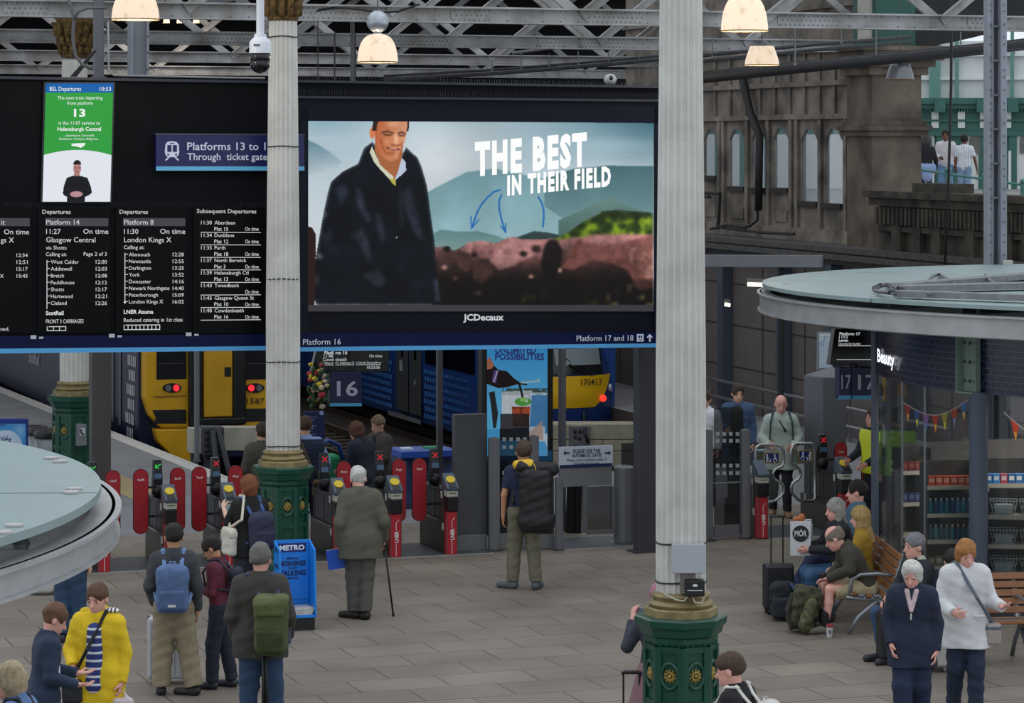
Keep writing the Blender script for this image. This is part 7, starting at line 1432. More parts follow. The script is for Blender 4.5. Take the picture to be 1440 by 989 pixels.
x, y = at(507, 871); w = person('elderly white-haired man in a grey-brown jacket leaning on a walking stick', x, y, 6, dict(lean=.07, headoff=(-.02, .06, .02), re=(.30, -.04, 1.13), rw=(.31, .10, .90), rhd=(0, .3, -1), le=(-.27, -.07, 1.12), lw=(-.27, .0, .86), lhd=(.1, .1, -1), lhn=(1, 0, 0), lcurl=.9, rcurl=1.1, la=(-.07, .06, .085), ra=(.05, -.03, .085), lfoot=-50, rfoot=-40, look=(8, 18, 0)), h=1.74, skin='pink', hair='c9c6c2', top='565348', hem=.70, bulk=.05, flare=.03, bottom='56554f', legw=.035, shoes='15130f', belly=.02)
J = w[1]; t = carried(w, 'walking_stick', 'black walking stick held by the elderly man in the grey-brown jacket', 'walking stick'); m = MB(); a = J['rw']+np.array((.01, .03, -.085)); m.tube([a.tolist(), (a+np.array((.10, .02, -a[2]+.02))).tolist()], .011, 8); m.obj('shaft', mat('111113', .4), t, True); m = MB(); m.tube([(a+np.array((0, -.07, .01))).tolist(), (a+np.array((0, .02, .02))).tolist(), (a+np.array((0, .05, 0))).tolist()], .015, 8); m.obj('handle', mat('111113', .4), t, True); m = MB(); m.tube([(a+np.array((.10, .02, -a[2]+.03))).tolist(), (a+np.array((.101, .02, -a[2]+.0))).tolist()], .017, 8); m.obj('rubber_tip', mat('1a1a1a', .8), t); settle(t, w)
t = carried(w, 'folder', 'bright blue folder held in the left hand of the elderly man', 'folder'); m = MB(); m.box((-.24, .05, .70), .29, .014, .23, Matrix.Rotation(-.16, 3, 'Y')); m.obj('cover', mat('1650b8', .45), t, bevel=.003); m = MB(); m.box((-.24, .05, .70), .28, .008, .236, Matrix.Rotation(-.16, 3, 'Y')); m.obj('sheets', mat('c9ccd2', .7), t); settle(t, w)
# ---- the group at the lower left
x, y = at(244, 978); w = person('dark-haired person in khaki trousers and dark grey jacket wearing a blue backpack', x, y, 4, dict(re=(.27, -.04, 1.13), rw=(.27, .03, .87), le=(-.27, -.04, 1.14), lw=(-.22, .10, .93), la=(-.13, .03, .085), ra=(.21, -.02, .085), rk=(.14, .04, .50), lk=(-.11, .05, .50), lfoot=-5, rfoot=-70, look=(10, 6, 0)), h=1.68, skin='tan', hair='17130f', top='3b3d42', hem=.80, bulk=.035, bottom='8b8068', legw=.05, shoes='1f2023', wr=.0035)
backpack(w, 'faded blue backpack worn by the dark-haired person in khaki trousers', '546b94', .165, .085, .245, patch='c9c9c9', scol='6b87b4', col2='485d85')
x, y = at(233, 972); suitcase((x, y+.42, 0), .05, .46, .26, .62, 'b3b5bb', 'silver-grey suitcase standing in front of the legs of the person in khaki trousers', .0, True, .35)
x, y = at(311, 968); w = person('youth in a maroon jumper looking at a phone beside the person with the blue backpack', x, y, 78, dict(lean=.05, headoff=(0, .05, .02), re=(.24, .04, 1.13), rw=(.06, .27, 1.16), le=(-.24, .05, 1.13), lw=(-.05, .29, 1.18), rhd=(-.5, .8, .2), lhd=(.4, .9, .2), rhn=(-.4, 0, 1), lhn=(.4, 0, 1), la=(-.09, .08, .085), ra=(.10, -.10, .085), look=(0, 32, 0)), h=1.52, skin='tan', hair='1d1511', top='5c1f30', topname='jumper', hem=.80, bulk=.022, bottom='1d2433', legw=.028, shoes='20242c')
held(w, 'mobile_phone', 'mobile phone held up by the youth in the maroon jumper', 'phone', [rbox((.01, .40, 1.24), (.036, .006, .072), np.array(Matrix.Rotation(-.9, 3, 'X')), .0, .005)], mat('aeb4bd', .3), .004)
backpack(w, 'small dark navy backpack on the youth in the maroon jumper', '20263a', .12, .06, .15, straps=2)
x, y = at(366, 1043); w = person('grey-haired man in a dark jacket with a green rucksack on one shoulder', x, y, -2, dict(re=(.29, -.05, 1.13), rw=(.26, .1, .92), le=(-.28, -.03, 1.13), lw=(-.25, .08, .90), la=(-.12, .0, .085), ra=(.14, .02, .085), look=(-6, 4, 0)), h=1.79, skin='pink', hair='6d6b69', top='3c3a36', hem=.76, bulk=.045, flare=.01, bottom='2b4462', legw=.03, shoes='1f1d1b', wr=.003)
backpack(w, 'olive green rucksack hanging from the right shoulder of the grey-haired man', '48522c', .15, .11, .25, off=(.13, 0, -.06), top='566038', col2='333d1c', scol='3a4258')
J = w[1]; t = carried(w, 'tripod', 'black folded tripod hanging below the green rucksack', 'tripod'); m = MB()
for k in range(3): m.tube([(.05+.012*k, -.2+.015*(k % 2), .86), (.05+.02*k, -.18+.02*(k % 2), .15)], .014, 8)
m.obj('legs', mat('141416', .5), t, True); m = MB(); m.ball((.06, -.19, .88), .045, n=10); m.obj('head', mat('141416', .5), t, True); settle(t, w)
x, y = at(352, 872); w = person('red-haired woman in black reaching towards the ticket gates, seen from behind', x, y, 28, dict(lean=.03, le=(-.26, .14, 1.20), lw=(-.22, .36, 1.33), lhd=(.1, .7, .7), lhn=(.6, .2, 0), re=(.25, .02, 1.12), rw=(.15, .22, 1.0), look=(10, 10, 0)), h=1.64, skin='pale', hair='7a4526', hairstyle='bob', top='141416', topname='top', hem=.78, sleeve=.62, bulk=.024, bottom='2a2a33', legw=.06, shoes='1a1a1c')
backpack(w, 'dark navy rucksack on the back of the red-haired woman', '2c3048', .16, .10, .23, off=(.05, 0, -.05), scol='39598c', col2='242840')
strap_bag(w, 'cream canvas tote bag on the left shoulder of the red-haired woman', 'cfccbf', (-.27, .02, .98), (.055, .15, .17), -1, 'c8c2b0', 'tote_bag', 'bag', False)
held(w, 'ticket', 'pale blue ticket in the hand of the red-haired woman', 'ticket', [rbox((-.12, .37, 1.33), (.06, .004, .035), None, .0, .004)], mat('a9c3dc', .6), .004)
x, y = at(138, 1090); w = person('woman in a bright yellow raincoat over a striped top, wearing a crossbody bag', x, y, 172, dict(re=(.28, .03, 1.15), rw=(.20, .20, 1.03), rhd=(-.2, .5, -.7), rhn=(-1, 0, 0), le=(-.27, -.03, 1.13), lw=(-.26, .06, .87), lcurl=.9, look=(-12, 16, 0)), h=1.64, skin='pink', hair='5d402c', top='e3c01f', topname='raincoat', hem=.66, bulk=.05, flare=.03, bottom='1c2030', legw=.03, shoes='2a2a2c', wr=.003)
J = w[1]; part(w, 'striped_top', [cap((0, .115, 1.36), (0, .13, .86), .072, .088, .02, sq=((0, 1, 0), .75))], stripes('2b3a78', 'd6d8e0', .034, .3), vox=.009); part(w, 'hood', [cap((-.13, -.02, 1.50), (.13, -.02, 1.50), .05, .05, .04), cap((0, -.09, 1.47), (0, -.14, 1.36), .10, .08, .05)], mat('e3c01f', .7, noise=.1, scale=7), vox=.009, wr=.003); part(w, 'hood_lining', [ell((-.13, .0, 1.53), (.07, .05, .025), None)], stripes('e8e6e0', '2b3550', .016, .4, True), vox=.007)
m = MB()
for z in (1.34, 1.18, 1.02, .86): m.ball((-.115, .185, z), .010, n=6)
o = m.obj('press_studs', mat('4a4030', .4), w[0]); o.data.transform(Matrix.Scale(w[3], 4))
strap_bag(w, 'charcoal crossbody bag worn by the woman in the yellow raincoat', '25282d', (.20, .17, .80), (.10, .05, .115), 1, '17181b')
t = carried(w, 'shopping_bag', 'pale translucent carrier bag held by the woman in the yellow raincoat', 'bag'); solid('bag_body', [rbox((-.27, .10, .60), (.10, .05, .14), None, .02, .04), cap((-.29, .08, .75), (-.265, .08, .80), .02, .012, .03)], mat('c9bcc2', .4), t, .009, .006, 2); settle(t, w)
x, y = at(60, 1125); w = person('short-haired woman in a navy jacket with red piping looking down at her open hand', x, y, -72, dict(lean=.05, headoff=(0, .05, .02), le=(-.22, .10, 1.14), lw=(-.10, .33, 1.10), lhd=(.1, 1, .05), lhn=(0, 0, 1), lcurl=.25, re=(.26, .04, 1.13), rw=(.20, .28, 1.05), rhd=(0, 1, -.1), rhn=(0, 0, 1), look=(0, 30, 0)), h=1.63, skin='pink', hair='6a4a32', top='24344c', hem=.74, bulk=.035, flare=.01, bottom='1b2230', shoes='222226')
m = MB()
for s in 'lr': a, e = w[1][s+'s'], w[1][s+'e']; n_ = np.array((.066 if s == 'r' else -.066, -.02, 0)); m.tube([(a+n_*.9+np.array((0, 0, .03))).tolist(), ((a+e)/2+n_*1.15).tolist(), (e+n_).tolist()], .006, 6)
o = m.obj('red_piping', mat('8c2040', .6), w[0], True); o.data.transform(Matrix.Scale(w[3], 4))
part(w, 'white_shirt', [cap((0, .12, 1.40), (0, .15, .74), .04, .05, .02, sq=((0, 1, 0), .6))], mat('d5d8dc', .7))
x, y = at(33, 1262); w = person('fair-haired person in a light blue shirt at the bottom left corner of the picture', x, y, 78, dict(lean=.05, headoff=(0, .05, .02), look=(-4, 8, 0)), h=1.70, skin='pink', hair='b5a284', hairstyle='bob', top='6582b2', topname='shirt', hem=.8, bulk=.025, collar=1, bottom='2a3040')
backpack(w, 'dark backpack on the fair-haired person at the bottom left corner', '2a2f3c', .14, .08, .2)
x, y = at(97, 903); w = person('person in blue jeans standing under the left glass canopy, only the legs in view', x, y, -12, dict(la=(-.07, -.05, .085), ra=(.08, .07, .085), lk=(-.09, .05, .50)), h=1.75, skin='fair', hair='3b2a20', top='26282e', bottom='2b4460', legw=.032, shoes='2a2c34')
q = G(57, 836); t = thing('holdall', 'white rounded bag with a dark base on the paving below the left canopy', 'bag', q); solid('bag_body', [ell((.02, 0, .105), (.15, .10, .10), None, .02), rbox((.04, 0, .08), (.12, .09, .07), None, .04, .06)], mat('b9b6ae', .7), t, .008); m = MB(); m.prism([(math.cos(a)*.165+.02, math.sin(a)*.105, .0) for a in np.linspace(0, 6.283, 24, endpoint=False)], (0, 0, .025)); o = m.v; mm_ = MB(); mm_.add([p+Vector(t.location) for p in m.v], m.f); mm_.obj('dark_base', mat('3a3836', .7), t)
# newspaper stand
def metro():
    q = G(415, 884); t = thing('newspaper_stand', 'bright blue METRO newspaper stand in front of the left fluted column', 'newspaper stand', q); a = math.radians(16); R_ = Rz(a); blue = mat('1683e0', .4, noise=.04, scale=2); W, D, Hh = .42, .36, .98; B = lambda mb, x, y, z, sx, sy, sz: mb.box(q+R_ @ Vector((x, y, z)), sx, sy, sz, R_)
    m = MB(); B(m, 0, D/2-.01, .15+(Hh-.15)/2, W, .02, Hh-.15); m.obj('back_panel', blue, t)
    for s_ in (-1, 1): m = MB(); m.prism([q+R_ @ Vector((s_*W/2, y, z)) for y, z in ((D/2, .15), (-D/2, .15), (-D/2, .33), (-D/2+.05, Hh-.08), (D/2, Hh))], R_ @ Vector((-s_*.02, 0, 0))); m.obj('side_panel', blue, t)
    m = MB(); B(m, 0, 0, .16, W, D, .03); m.obj('shelf', blue, t); m = MB(); B(m, 0, 0, .075, W*.92, D*.9, .15); m.obj('black_base', mat('0e0f12', .5), t)
    m = MB(); B(m, 0, D/2-.03, .62, W-.05, .012, .62); bp3 = m.obj('poster_panel', blue, t)
    ux = R_ @ Vector((1, 0, 0)); o_ = lambda x, z: q+R_ @ Vector((x, D/2-.04, z))
    m = MB(); m.prism([o_(-.17, .845), o_(.155, .845), o_(.155, .945), o_(-.17, .945)], R_ @ Vector((0, .004, 0))); sub(m, 'navy_label', mat('15246a', .5), bp3)
    m = MB(); m.text('METRO', o_(-.008, .868)-R_ @ Vector((0, .004, 0)), ux, Z, .054, .29, 'c', .035); sub(m, 'white_lettering', mat('eef1f6', .5), bp3)
    m = MB()
    for tx, z, h_, w_ in (('Make', .765, .022, .13), ('MORNINGS', .69, .055, .30), ('worth', .655, .02, .10), ('TALKING', .58, .055, .30), ('about', .54, .022, .13)): m.text(tx, o_(0, z)-R_ @ Vector((0, .002, 0)), ux, Z, h_, w_, 'c', .03)
    sub(m, 'navy_lettering', mat('0f1c4a', .5), bp3); m = MB(); uy = R_ @ Vector((0, 1, 0)); oo = q+R_ @ Vector((-W/2-.004, 0, .87)); m.text('METRO', oo, -uy, Z, .05, .2, 'c', .03); m.text('MORNINGS', oo-Z*.18, -uy, Z, .045, .22, 'c', .03); m.text('TALKING', oo-Z*.29, -uy, Z, .045, .22, 'c', .03); m.obj('side_lettering', mat('12205a', .5), t)
    for i in range(4): m = MB(); m.box(q+R_ @ Vector((.0+.006*i, -.02, .184+.018*i)), .33, .28, .015, R_ @ Rz(.03*i)); m.one('newspaper', mat('c3c0bb', .8, noise=.25, scale=12), 'folded newspaper in the pile on the blue METRO stand', 'newspaper', 'newspapers on the blue stand')
metro()
# ---- in and beyond the gates
x, y = at(434, 768); w = person('person in a navy quilted gilet with pale blue sleeves beside the left fluted column', x, y, 4, dict(leanx=-.04, re=(.27, .02, 1.15), rw=(.30, .22, 1.02), look=(10, 6, 0)), h=1.74, skin='fair', hair='4a3626', top='8fa6d8', topname='shirt', bulk=.024, bottom='1c2438', vox=.009); J = w[1]
part(w, 'gilet', [('c', q_[1], q_[2], q_[3]+.018, q_[4]+.018, q_[5]) for q_ in torso(J, .03)]+[('cut', (0, 0, 1), (0, 0, 1.47)), ('cut', (0, 0, -1), (0, 0, .86))], stripes('25304a', '1b2438', .03, .3), vox=.01)
strap_bag(w, 'tan leather bag worn by the person in the quilted gilet', '7a5d3a', (.17, -.13, .80), (.12, .09, .13), 1, '4a3826')
x, y = at(370, 778); person('person in an olive coat mostly hidden behind the left fluted column', x, y, 20, dict(le=(-.27, .02, 1.13), lw=(-.24, .16, 1.0)), h=1.72, hair='3a2c20', top='4d4a41', hem=.6, bulk=.05, flare=.03, bottom='2a2a30', vox=.009)
x, y = at(514, 764); w = person('brown-haired woman in a dark navy jacket beyond the gates, pushing a green pushchair', x, y, 52, dict(lean=.10, headoff=(0, .06, .02), le=(-.22, .14, 1.13), lw=(-.16, .36, 1.06), re=(.22, .14, 1.12), rw=(.16, .36, 1.06), rhn=(0, 0, -1), lhn=(0, 0, -1), look=(0, 22, 0)), h=1.66, skin='pink', hair='5a3524', hairstyle='bob', top='1a2436', hem=.72, bulk=.045, bottom='22252c', vox=.009)
def pushchair():
    q = G(464, 755); t = thing('pushchair', 'green pushchair with a blue hood frame being pushed through the gates', 'pushchair', q); a = math.radians(52); W_ = lambda *p: q+Rz(a) @ Vector(p); gm_ = mat('1f9a6a', .7, noise=.1, scale=6); fr_ = mat('1c3f8c', .4)
    m = MB(); m.prism([W_(-.2, .12, .45), W_(-.2, -.05, 1.12), W_(-.2, .15, 1.16), W_(-.2, .42, .55)], Rz(a) @ Vector((.40, 0, 0))); m.obj('seat_cover', gm_, t, bevel=.05); m = MB(); m.tube([W_(-.22, -.05, 1.05), W_(-.2, .02, 1.26), W_(0, .05, 1.34), W_(.2, .02, 1.26), W_(.22, -.05, 1.05)], .035, 8); m.obj('hood_frame', fr_, t, True)
    for s_ in (-1, 1): m = MB(); m.tube([W_(s_*.22, -.42, 1.0), W_(s_*.22, -.1, .62), W_(s_*.22, .4, .14)], .015, 8); m.tube([W_(s_*.22, .1, .5), W_(s_*.24, -.25, .12)], .015, 8); m.obj('side_frame', fr_, t, True)
    m = MB(); m.tube([W_(-.22, -.42, 1.0), W_(.22, -.42, 1.0)], .02, 8); m.obj('handle_bar', mat('15161a', .6), t, True)
    for s_ in (-1, 1):
        for yy in (.4, -.25): m = MB(); c_ = W_(s_*.24, yy, .10); ax = Rz(a) @ Vector((.02, 0, 0)); m.tube([c_-ax, c_+ax], .095, 14); m.obj('wheel', mat('18181a', .6), t)
pushchair()
x, y = at(536, 748); w = person('person in a brown checked coat facing left beyond the gates, behind the pushchair', x, y, 130, dict(lean=.03, re=(.24, .08, 1.14), rw=(.10, .26, 1.05), le=(-.24, .08, 1.14), lw=(-.10, .26, 1.0), look=(0, 18, 0)), h=1.62, skin='fair', hair='7a6650', top='4a4340', hem=.6, bulk=.045, flare=.02, bottom='26282c', vox=.009)
part(w, 'dark_scarf', [cap((0, .13, 1.42), (0, .17, 1.15), .05, .05, .02, sq=((0, 1, 0), .6))], mat('181b24', .8))
x, y = at(1098, 727); w = person('bald man in a pale mint jacket walking towards the wide gate', x, y, 178, dict(re=(.29, .02, 1.16), rw=(.20, .24, 1.06), rhd=(-.3, .8, -.1), le=(-.29, .02, 1.16), lw=(-.17, .24, 1.03), lhd=(.4, .8, 0), la=(-.09, .05, .085), ra=(.11, -.12, .10), look=(2, 14, 0)), h=1.76, skin='pink', hair=None, hairstyle='bald', top='aab8b0', hem=.70, bulk=.045, flare=.01, collar=1, bottom='1d2028', shoes='8a6a52', vox=.009, wr=.003)
J = w[1]; t = carried(w, 'rucksack', 'rucksack on the bald man, only its dark straps in view', 'rucksack'); solid('main_bag', [rbox((0, -.26, 1.2), (.14, .08, .2), None, .02, .06)], mat('2a3036', .8), t, .01)
for sg in (-1, 1): solid('strap', [cap((sg*.1, -.12, 1.47), (sg*.12, .05, 1.52), .016, .016, .01), cap((sg*.12, .05, 1.52), (sg*.155, .165, 1.40), .016, .016, .01), cap((sg*.155, .165, 1.40), (sg*.17, .175, 1.15), .014, .014, .01)], mat('2c4246', .7), t, .008)
settle(t, w); held(w, 'sunglasses', 'dark sunglasses hanging from the collar of the bald man', 'sunglasses', [cap((.03, .165, 1.42), (-.04, .20, 1.30), .010, .013, .01), ell((-.05, .20, 1.28), (.02, .012, .03), None)], mat('1d2420', .4))
def scooter():
    q = G(1084, 722); t = thing('kick_scooter', 'kick scooter with a turquoise handle post in front of the bald man', 'scooter', q); m = MB(); m.tube([q+Vector((0, 0, .1)), q+Vector((-.04, .1, .92))], .018, 8); m.obj('handle_post', mat('2a9aa0', .4), t, True); m = MB(); m.tube([q+Vector((-.2, .09, .92)), q+Vector((.12, .11, .92))], .018, 8); m.obj('handle_bar', mat('9fd0d0', .4), t, True); m = MB(); m.box(q+Vector((.05, .3, .12)), .12, .5, .03); m.obj('deck', mat('4a5560', .5), t, bevel=.01)
    for dy in (-.03, .56): m = MB(); c_ = q+Vector((.0+.05*(dy > 0), dy, .095)); m.tube([c_-Vector((.015, 0, 0)), c_+Vector((.015, 0, 0))], .093, 18); wl_ = m.obj('wheel', mat('1b2126', .6), t); m = MB(); m.tube([c_-Vector((.018, 0, 0)), c_+Vector((.018, 0, 0))], .05, 14); sub(m, 'hub', mat('7c8790', .4), wl_)
scooter()
x, y = at(1038, 705); w = person('dark-haired person in a black top and denim jacket behind the tall smoked glass screen', x, y, 168, dict(re=(.26, .05, 1.14), rw=(.16, .24, 1.1), look=(20, 14, 0)), h=1.76, skin='fair', hair='3a2c24', top='3f5878', topname='denim_jacket', bulk=.04, hem=.62, bottom='1f2430', vox=.009); part(w, 'black_top', [cap((0, .13, 1.38), (0, .15, .80), .09, .11, .02, sq=((0, 1, 0), .7))], mat('121318', .8), vox=.01)
x, y = at(992, 712); person('person in a white hooded top half hidden behind the large near column', x, y, 150, dict(look=(10, 10, 0)), h=1.72, skin='pink', hair='4a3a2c', top='d5d6de', topname='hoodie', bulk=.04, collar=1, bottom='2a2c34', vox=.009)
def vest(w, col):
    J = w[1]; part(w, 'hi_vis_vest', [('c', q_[1], q_[2], q_[3]+.012, q_[4]+.012, q_[5]) for q_ in torso(J, .04)]+[('cut', (0, 0, 1), (0, 0, 1.47)), ('cut', (0, 0, -1), (0, 0, .86))], mat(col, .6), vox=.01)
x, y = at(1230, 753); w = person('staff member in navy sleeves and yellow vest at the gates behind the shop corner', x, y, 120, dict(re=(.24, .10, 1.16), rw=(.18, .32, 1.05), le=(-.26, .05, 1.15), lw=(-.20, .28, 1.02)), h=1.76, skin='pink', hair='3a2e24', top='1c2436', bulk=.035, bottom='1a1c24', vox=.009); vest(w, 'cdd82a')
x, y = at(1262, 757); w = person('staff member in a bright green hi-vis vest seen through the shop glass', x, y, 10, dict(), h=1.78, skin='tan', hair='2a201a', top='3d5a34', bulk=.035, bottom='3a1c26', vox=.009); vest(w, 'a6f02a')
for px, f_, lb, kw in ((1302, 12, 'curly-haired person in black on the outdoor walkway, pale blue jacket tied round the waist', dict(hair='4a4648', hairstyle='puffy', top='1d1e24', bottom='27324c', skin='tan', h=1.72)), (1330, 165, 'man in a white shirt looking at a phone on the outdoor walkway', dict(hair='241a14', top='d8d2d6', bottom='7396c0', skin='dark', h=1.86)), (1356, -18, 'man in a white striped shirt seen from behind on the outdoor walkway', dict(hair='17130f', top=stripes('e2e4ea', 'aebccc', .03, .3, True), bottom='8aa2c4', skin='dark', sleeve=.42, h=1.74))):
    x = (px-CX)/F*72; w = person(lb, x*(1+(px == 1330)/60), 72+1.2*(px == 1330), f_, dict(re=(.27, .02, 1.14), rw=(.12, .26, 1.10)) if px == 1330 else dict(re=(.3, .0, 1.14), rw=(.34, .08, .90)), z=3.93, vox=.011, group=None, bulk=.03, **kw)
    if px == 1302: part(w, 'tied_jacket', [cap((-.12, -.02, .93), (.12, -.02, .93), .15, .15, .05, sq=((0, 1, 0), .95)), cap((0, -.1, .9), (0, -.1, .72), .13, .15, .05, sq=((0, 1, 0), .5))], mat('8fa3cc', .8), vox=.012)
# ---- the seats at the right
def seated(**k):
    d = dict(pel=(0, 0, .53), lk=(-.10, .44, .50), rk=(.10, .44, .50), la=(-.10, .42, .085), ra=(.10, .42, .085), neck=(0, .10, 1.03), le=(-.24, .14, .80), lw=(-.12, .34, .64), re=(.24, .14, .80), rw=(.12, .34, .64), lhd=(.4, .8, -.2), rhd=(-.4, .8, -.2), lhn=(0, 0, -1), rhn=(0, 0, -1)); d.update(k); return d
bx, by = (1217-CX)/F*32.0, 32.0
bench((bx+.13, by+.95, 0), math.radians(93), 2.5, 'metal and wood bench carrying the row of seated travellers beside the shop corner')
w = person('balding man in brown top and beige shorts sitting with head bowed on the bench', bx, by, 97, seated(neck=(0, .24, .97), headoff=(0, .07, -.01), re=(.25, .24, .72), rw=(.06, .43, .61), le=(-.25, .24, .74), lw=(-.06, .45, .62), look=(-20, 30, 0), la=(-.12, .50, .085), ra=(.12, .47, .085)), h=1.72, skin='pink', hair='7d7266', hairstyle='balding', top='3f3c33', topname='top', hem=.82, bulk=.045, bottom='b3a785', legs='shorts', legw=.03, shoes='6a665c')
for s in 'lr': a = w[1][s+'a']; part(w, 'sock', [cap(a+np.array((0, 0, .13)), a+np.array((0, 0, -.02)), .052, .050, .01)], mat('16171a', .8))
held(w, 'camera', 'small black camera in the hands of the balding man in shorts', 'camera', [rbox((.0, .50, .64), (.06, .03, .04), None, .01, .02)], mat('17181b', .4))
w = person('blonde woman in a mustard jacket sitting behind the balding man in shorts', bx+.06, by+.6, 80, seated(neck=(0, .02, 1.10), look=(-10, 12, 0)), h=1.66, skin='pink', hair='a58a56', hairstyle='long', top='9a7a22', bulk=.04, bottom='3a5878', shoes='22242a', vox=.009)
w = person('grey-haired woman on the bench holding up a white MOR paper bag', bx-.12, by+1.2, 104, seated(neck=(0, .06, 1.12), re=(.24, .18, .84), rw=(.12, .40, .82), le=(-.22, .2, .82), lw=(-.02, .44, .80), lhn=(.5, 0, .2), rhn=(-.5, 0, .2), look=(0, 10, 0)), h=1.66, skin='pink', hair='9a9892', hairstyle='long', top='1f2228', bulk=.04, bottom='35587c', legw=.03, shoes='8a8270', vox=.009)
t = carried(w, 'paper_bag', 'white paper bag printed MOR held by the grey-haired woman on the bench', 'bag'); m = MB(); m.box((.30, .40, .92), .05, .30, .40, Rz(.6)); m.box((.2, .46, .9), .26, .09, .38, Rz(.9)); m.obj('paper', mat('c9cbd0', .7), t, bevel=.004)
ux = Rz(math.radians(104)).inverted() @ Vector((1, 0, 0)); nn = Rz(math.radians(104)).inverted() @ Vector((0, -1, 0)); c_ = Vector((.27, .47, .99)); c_ += nn*.22
m = MB(); m.prism([c_+ux*math.cos(a)*.10+Z*math.sin(a)*.10 for a in np.linspace(0, 6.283, 28, endpoint=False)], nn*.006); m.obj('black_disc', mat('1b1c20', .6), t); m = MB(); m.text('MÓR', c_+nn*.009-Z*.032, ux, Z, .07, .15, 'c', .02); m.obj('white_lettering', mat('d5d6da', .6), t)
m = MB(); m.box(c_-nn*.012-Z*.06, .25, .02, .42, Matrix(((ux.x, -nn.x, 0), (ux.y, -nn.y, 0), (0, 0, 1)))); m.obj('front_sheet', mat('c9cbd0', .7), t)
solid('pastries', [ell(tuple(c_-nn*.05+Z*.19+ux*.02), (.05, .04, .05), None, .02), ell(tuple(c_-nn*.05+Z*.17-ux*.05), (.04, .04, .04), None, .02)], mat('b8703c', .7, noise=.4, scale=30), t, .007); settle(t, w)
w = person('dark-haired man at the far end of the bench, leaning back', bx+.10, by+1.8, 95, seated(neck=(0, -.04, 1.16), lk=(-.12, .50, .52), rk=(.10, .48, .52), la=(-.12, .74, .085), ra=(.12, .76, .085), le=(-.26, .1, .86), lw=(-.16, .36, .72), look=(-20, 6, 0)), h=1.78, skin='pink', hair='1d1714', top='46637c', bulk=.035, bottom='1f2c4a', legw=.03, shoes='1d2026', vox=.009)
x, y = at(1096, 866); suitcase((x, y+.15, 0), .1, .34, .24, .52, '1b1c20', 'black suitcase with its long handle pulled up beside the bench', .53)
q = G(1100, 872); t = thing('backpack', 'black rucksack slumped in front of the black suitcase', 'backpack', q); solid('main_bag', [rbox((0, 0, .23), (.15, .11, .22), None, .03, .1)], mat('191c24', .8, noise=.15, scale=8), t, .01, .006, 1); solid('front_pocket', [rbox((-.02, -.12, .16), (.11, .04, .12), None, .02, .035)], mat('20242e', .8), t, .01, .004); solid('strap', [cap((.1, -.08, .42), (.17, -.13, .3), .02, .02, .01), cap((.17, -.13, .3), (.14, -.12, .1), .018, .018, .01)], mat('2c4a6c', .7), t, .008)
q = G(1127, 890); t = thing('backpack', 'camouflage rucksack leaning against the bench by the balding man', 'backpack', q); cm = mat('4a4a34', .85, noise=.5, scale=16, col2='22241c'); solid('main_bag', [rbox((.04, .05, .27), (.17, .13, .25), np.array(Matrix.Rotation(.25, 3, 'Y')), .03, .1)], cm, t, .01, .008, 3); solid('side_pouch', [cap((.02, -.14, .10), (.10, -.12, .34), .075, .065, .02)], mat('5a5a36', .6, noise=.5, scale=20, col2='2c2c1c'), t, .009, .004); solid('strap', [cap((-.10, .02, .42), (-.16, -.04, .25), .03, .03, .01), cap((-.16, -.04, .25), (-.12, -.06, .06), .028, .025, .01)], mat('2b2b26', .8), t, .009)
q = G(1166.5, 896); t = thing('coffee_cup', 'white paper coffee cup with a red lid on the paving by the bench', 'cup', q); m = MB(); m.lathe([(.028, 0), (.040, .115)], q, 18); m.obj('paper_cup', mat('c9c6c4', .6), t, 40); m = MB(); m.lathe([(.043, .112), (.043, .125), (.036, .14), (.034, .138)], q, 18); m.obj('red_lid', mat('8c2338', .4), t, 40); m = MB(); m.box(q+Vector((0, -.037, .06)), .03, .004, .04); m.obj('printed_mark', mat('6a6a70', .6), t)
# second bench
b2x, b2y = (1432-CX)/F*30.2, 30.2
bench((b2x, b2y, 0), math.radians(186), 2.2, 'wooden slatted bench with metal frame at the right edge in front of the shop')
w = person('grey-haired man with a dark jacket sitting in profile behind the white-haired woman', b2x-1.02, b2y+.02, 112, seated(neck=(0, .06, 1.06), lk=(-.12, .46, .50), rk=(.14, .46, .50), le=(-.24, .18, .80), lw=(-.12, .38, .74), look=(0, 6, 0)), h=1.74, skin='pink', hair='77767a', top='20242c', bulk=.045, bottom='2f4a6c', shoes='22242a', vox=.009)
part(w, 'scarf', [cap((-.07, .05, 1.07), (.07, .05, 1.07), .06, .06, .03)], mat('a9a79c', .8)); part(w, 'spectacles', [cap((.085, .02, 1.205), (.06, .25, 1.205), .005, .005, .003), cap((.06, .255, 1.205), (-.06, .255, 1.205), .007, .007, .003)], mat('18181a', .4), vox=.004)
w = person('dark-haired person sitting between the two walking women, white trainers in view', b2x-.72, b2y-.02, 178, seated(neck=(0, .12, 1.02), headoff=(0, .06, .01), look=(0, 20, 0), la=(-.12, .52, .085), ra=(.10, .50, .085)), h=1.64, skin='fair', hair='1d1716', hairstyle='short', top='23283a', bulk=.04, bottom='22242c', shoes='c9c6c0', vox=.009)
x, y = at(1256, 936); suitcase((x, y+.1, 0), .15, .30, .22, .50, '1a1b1f', 'black suitcase standing behind the white-haired woman', .12)
x, y = at(1316, 944); suitcase((x, y, 0), -.1, .36, .24, .52, 'a5a39e', 'grey suitcase between the two walking women', .1, False)
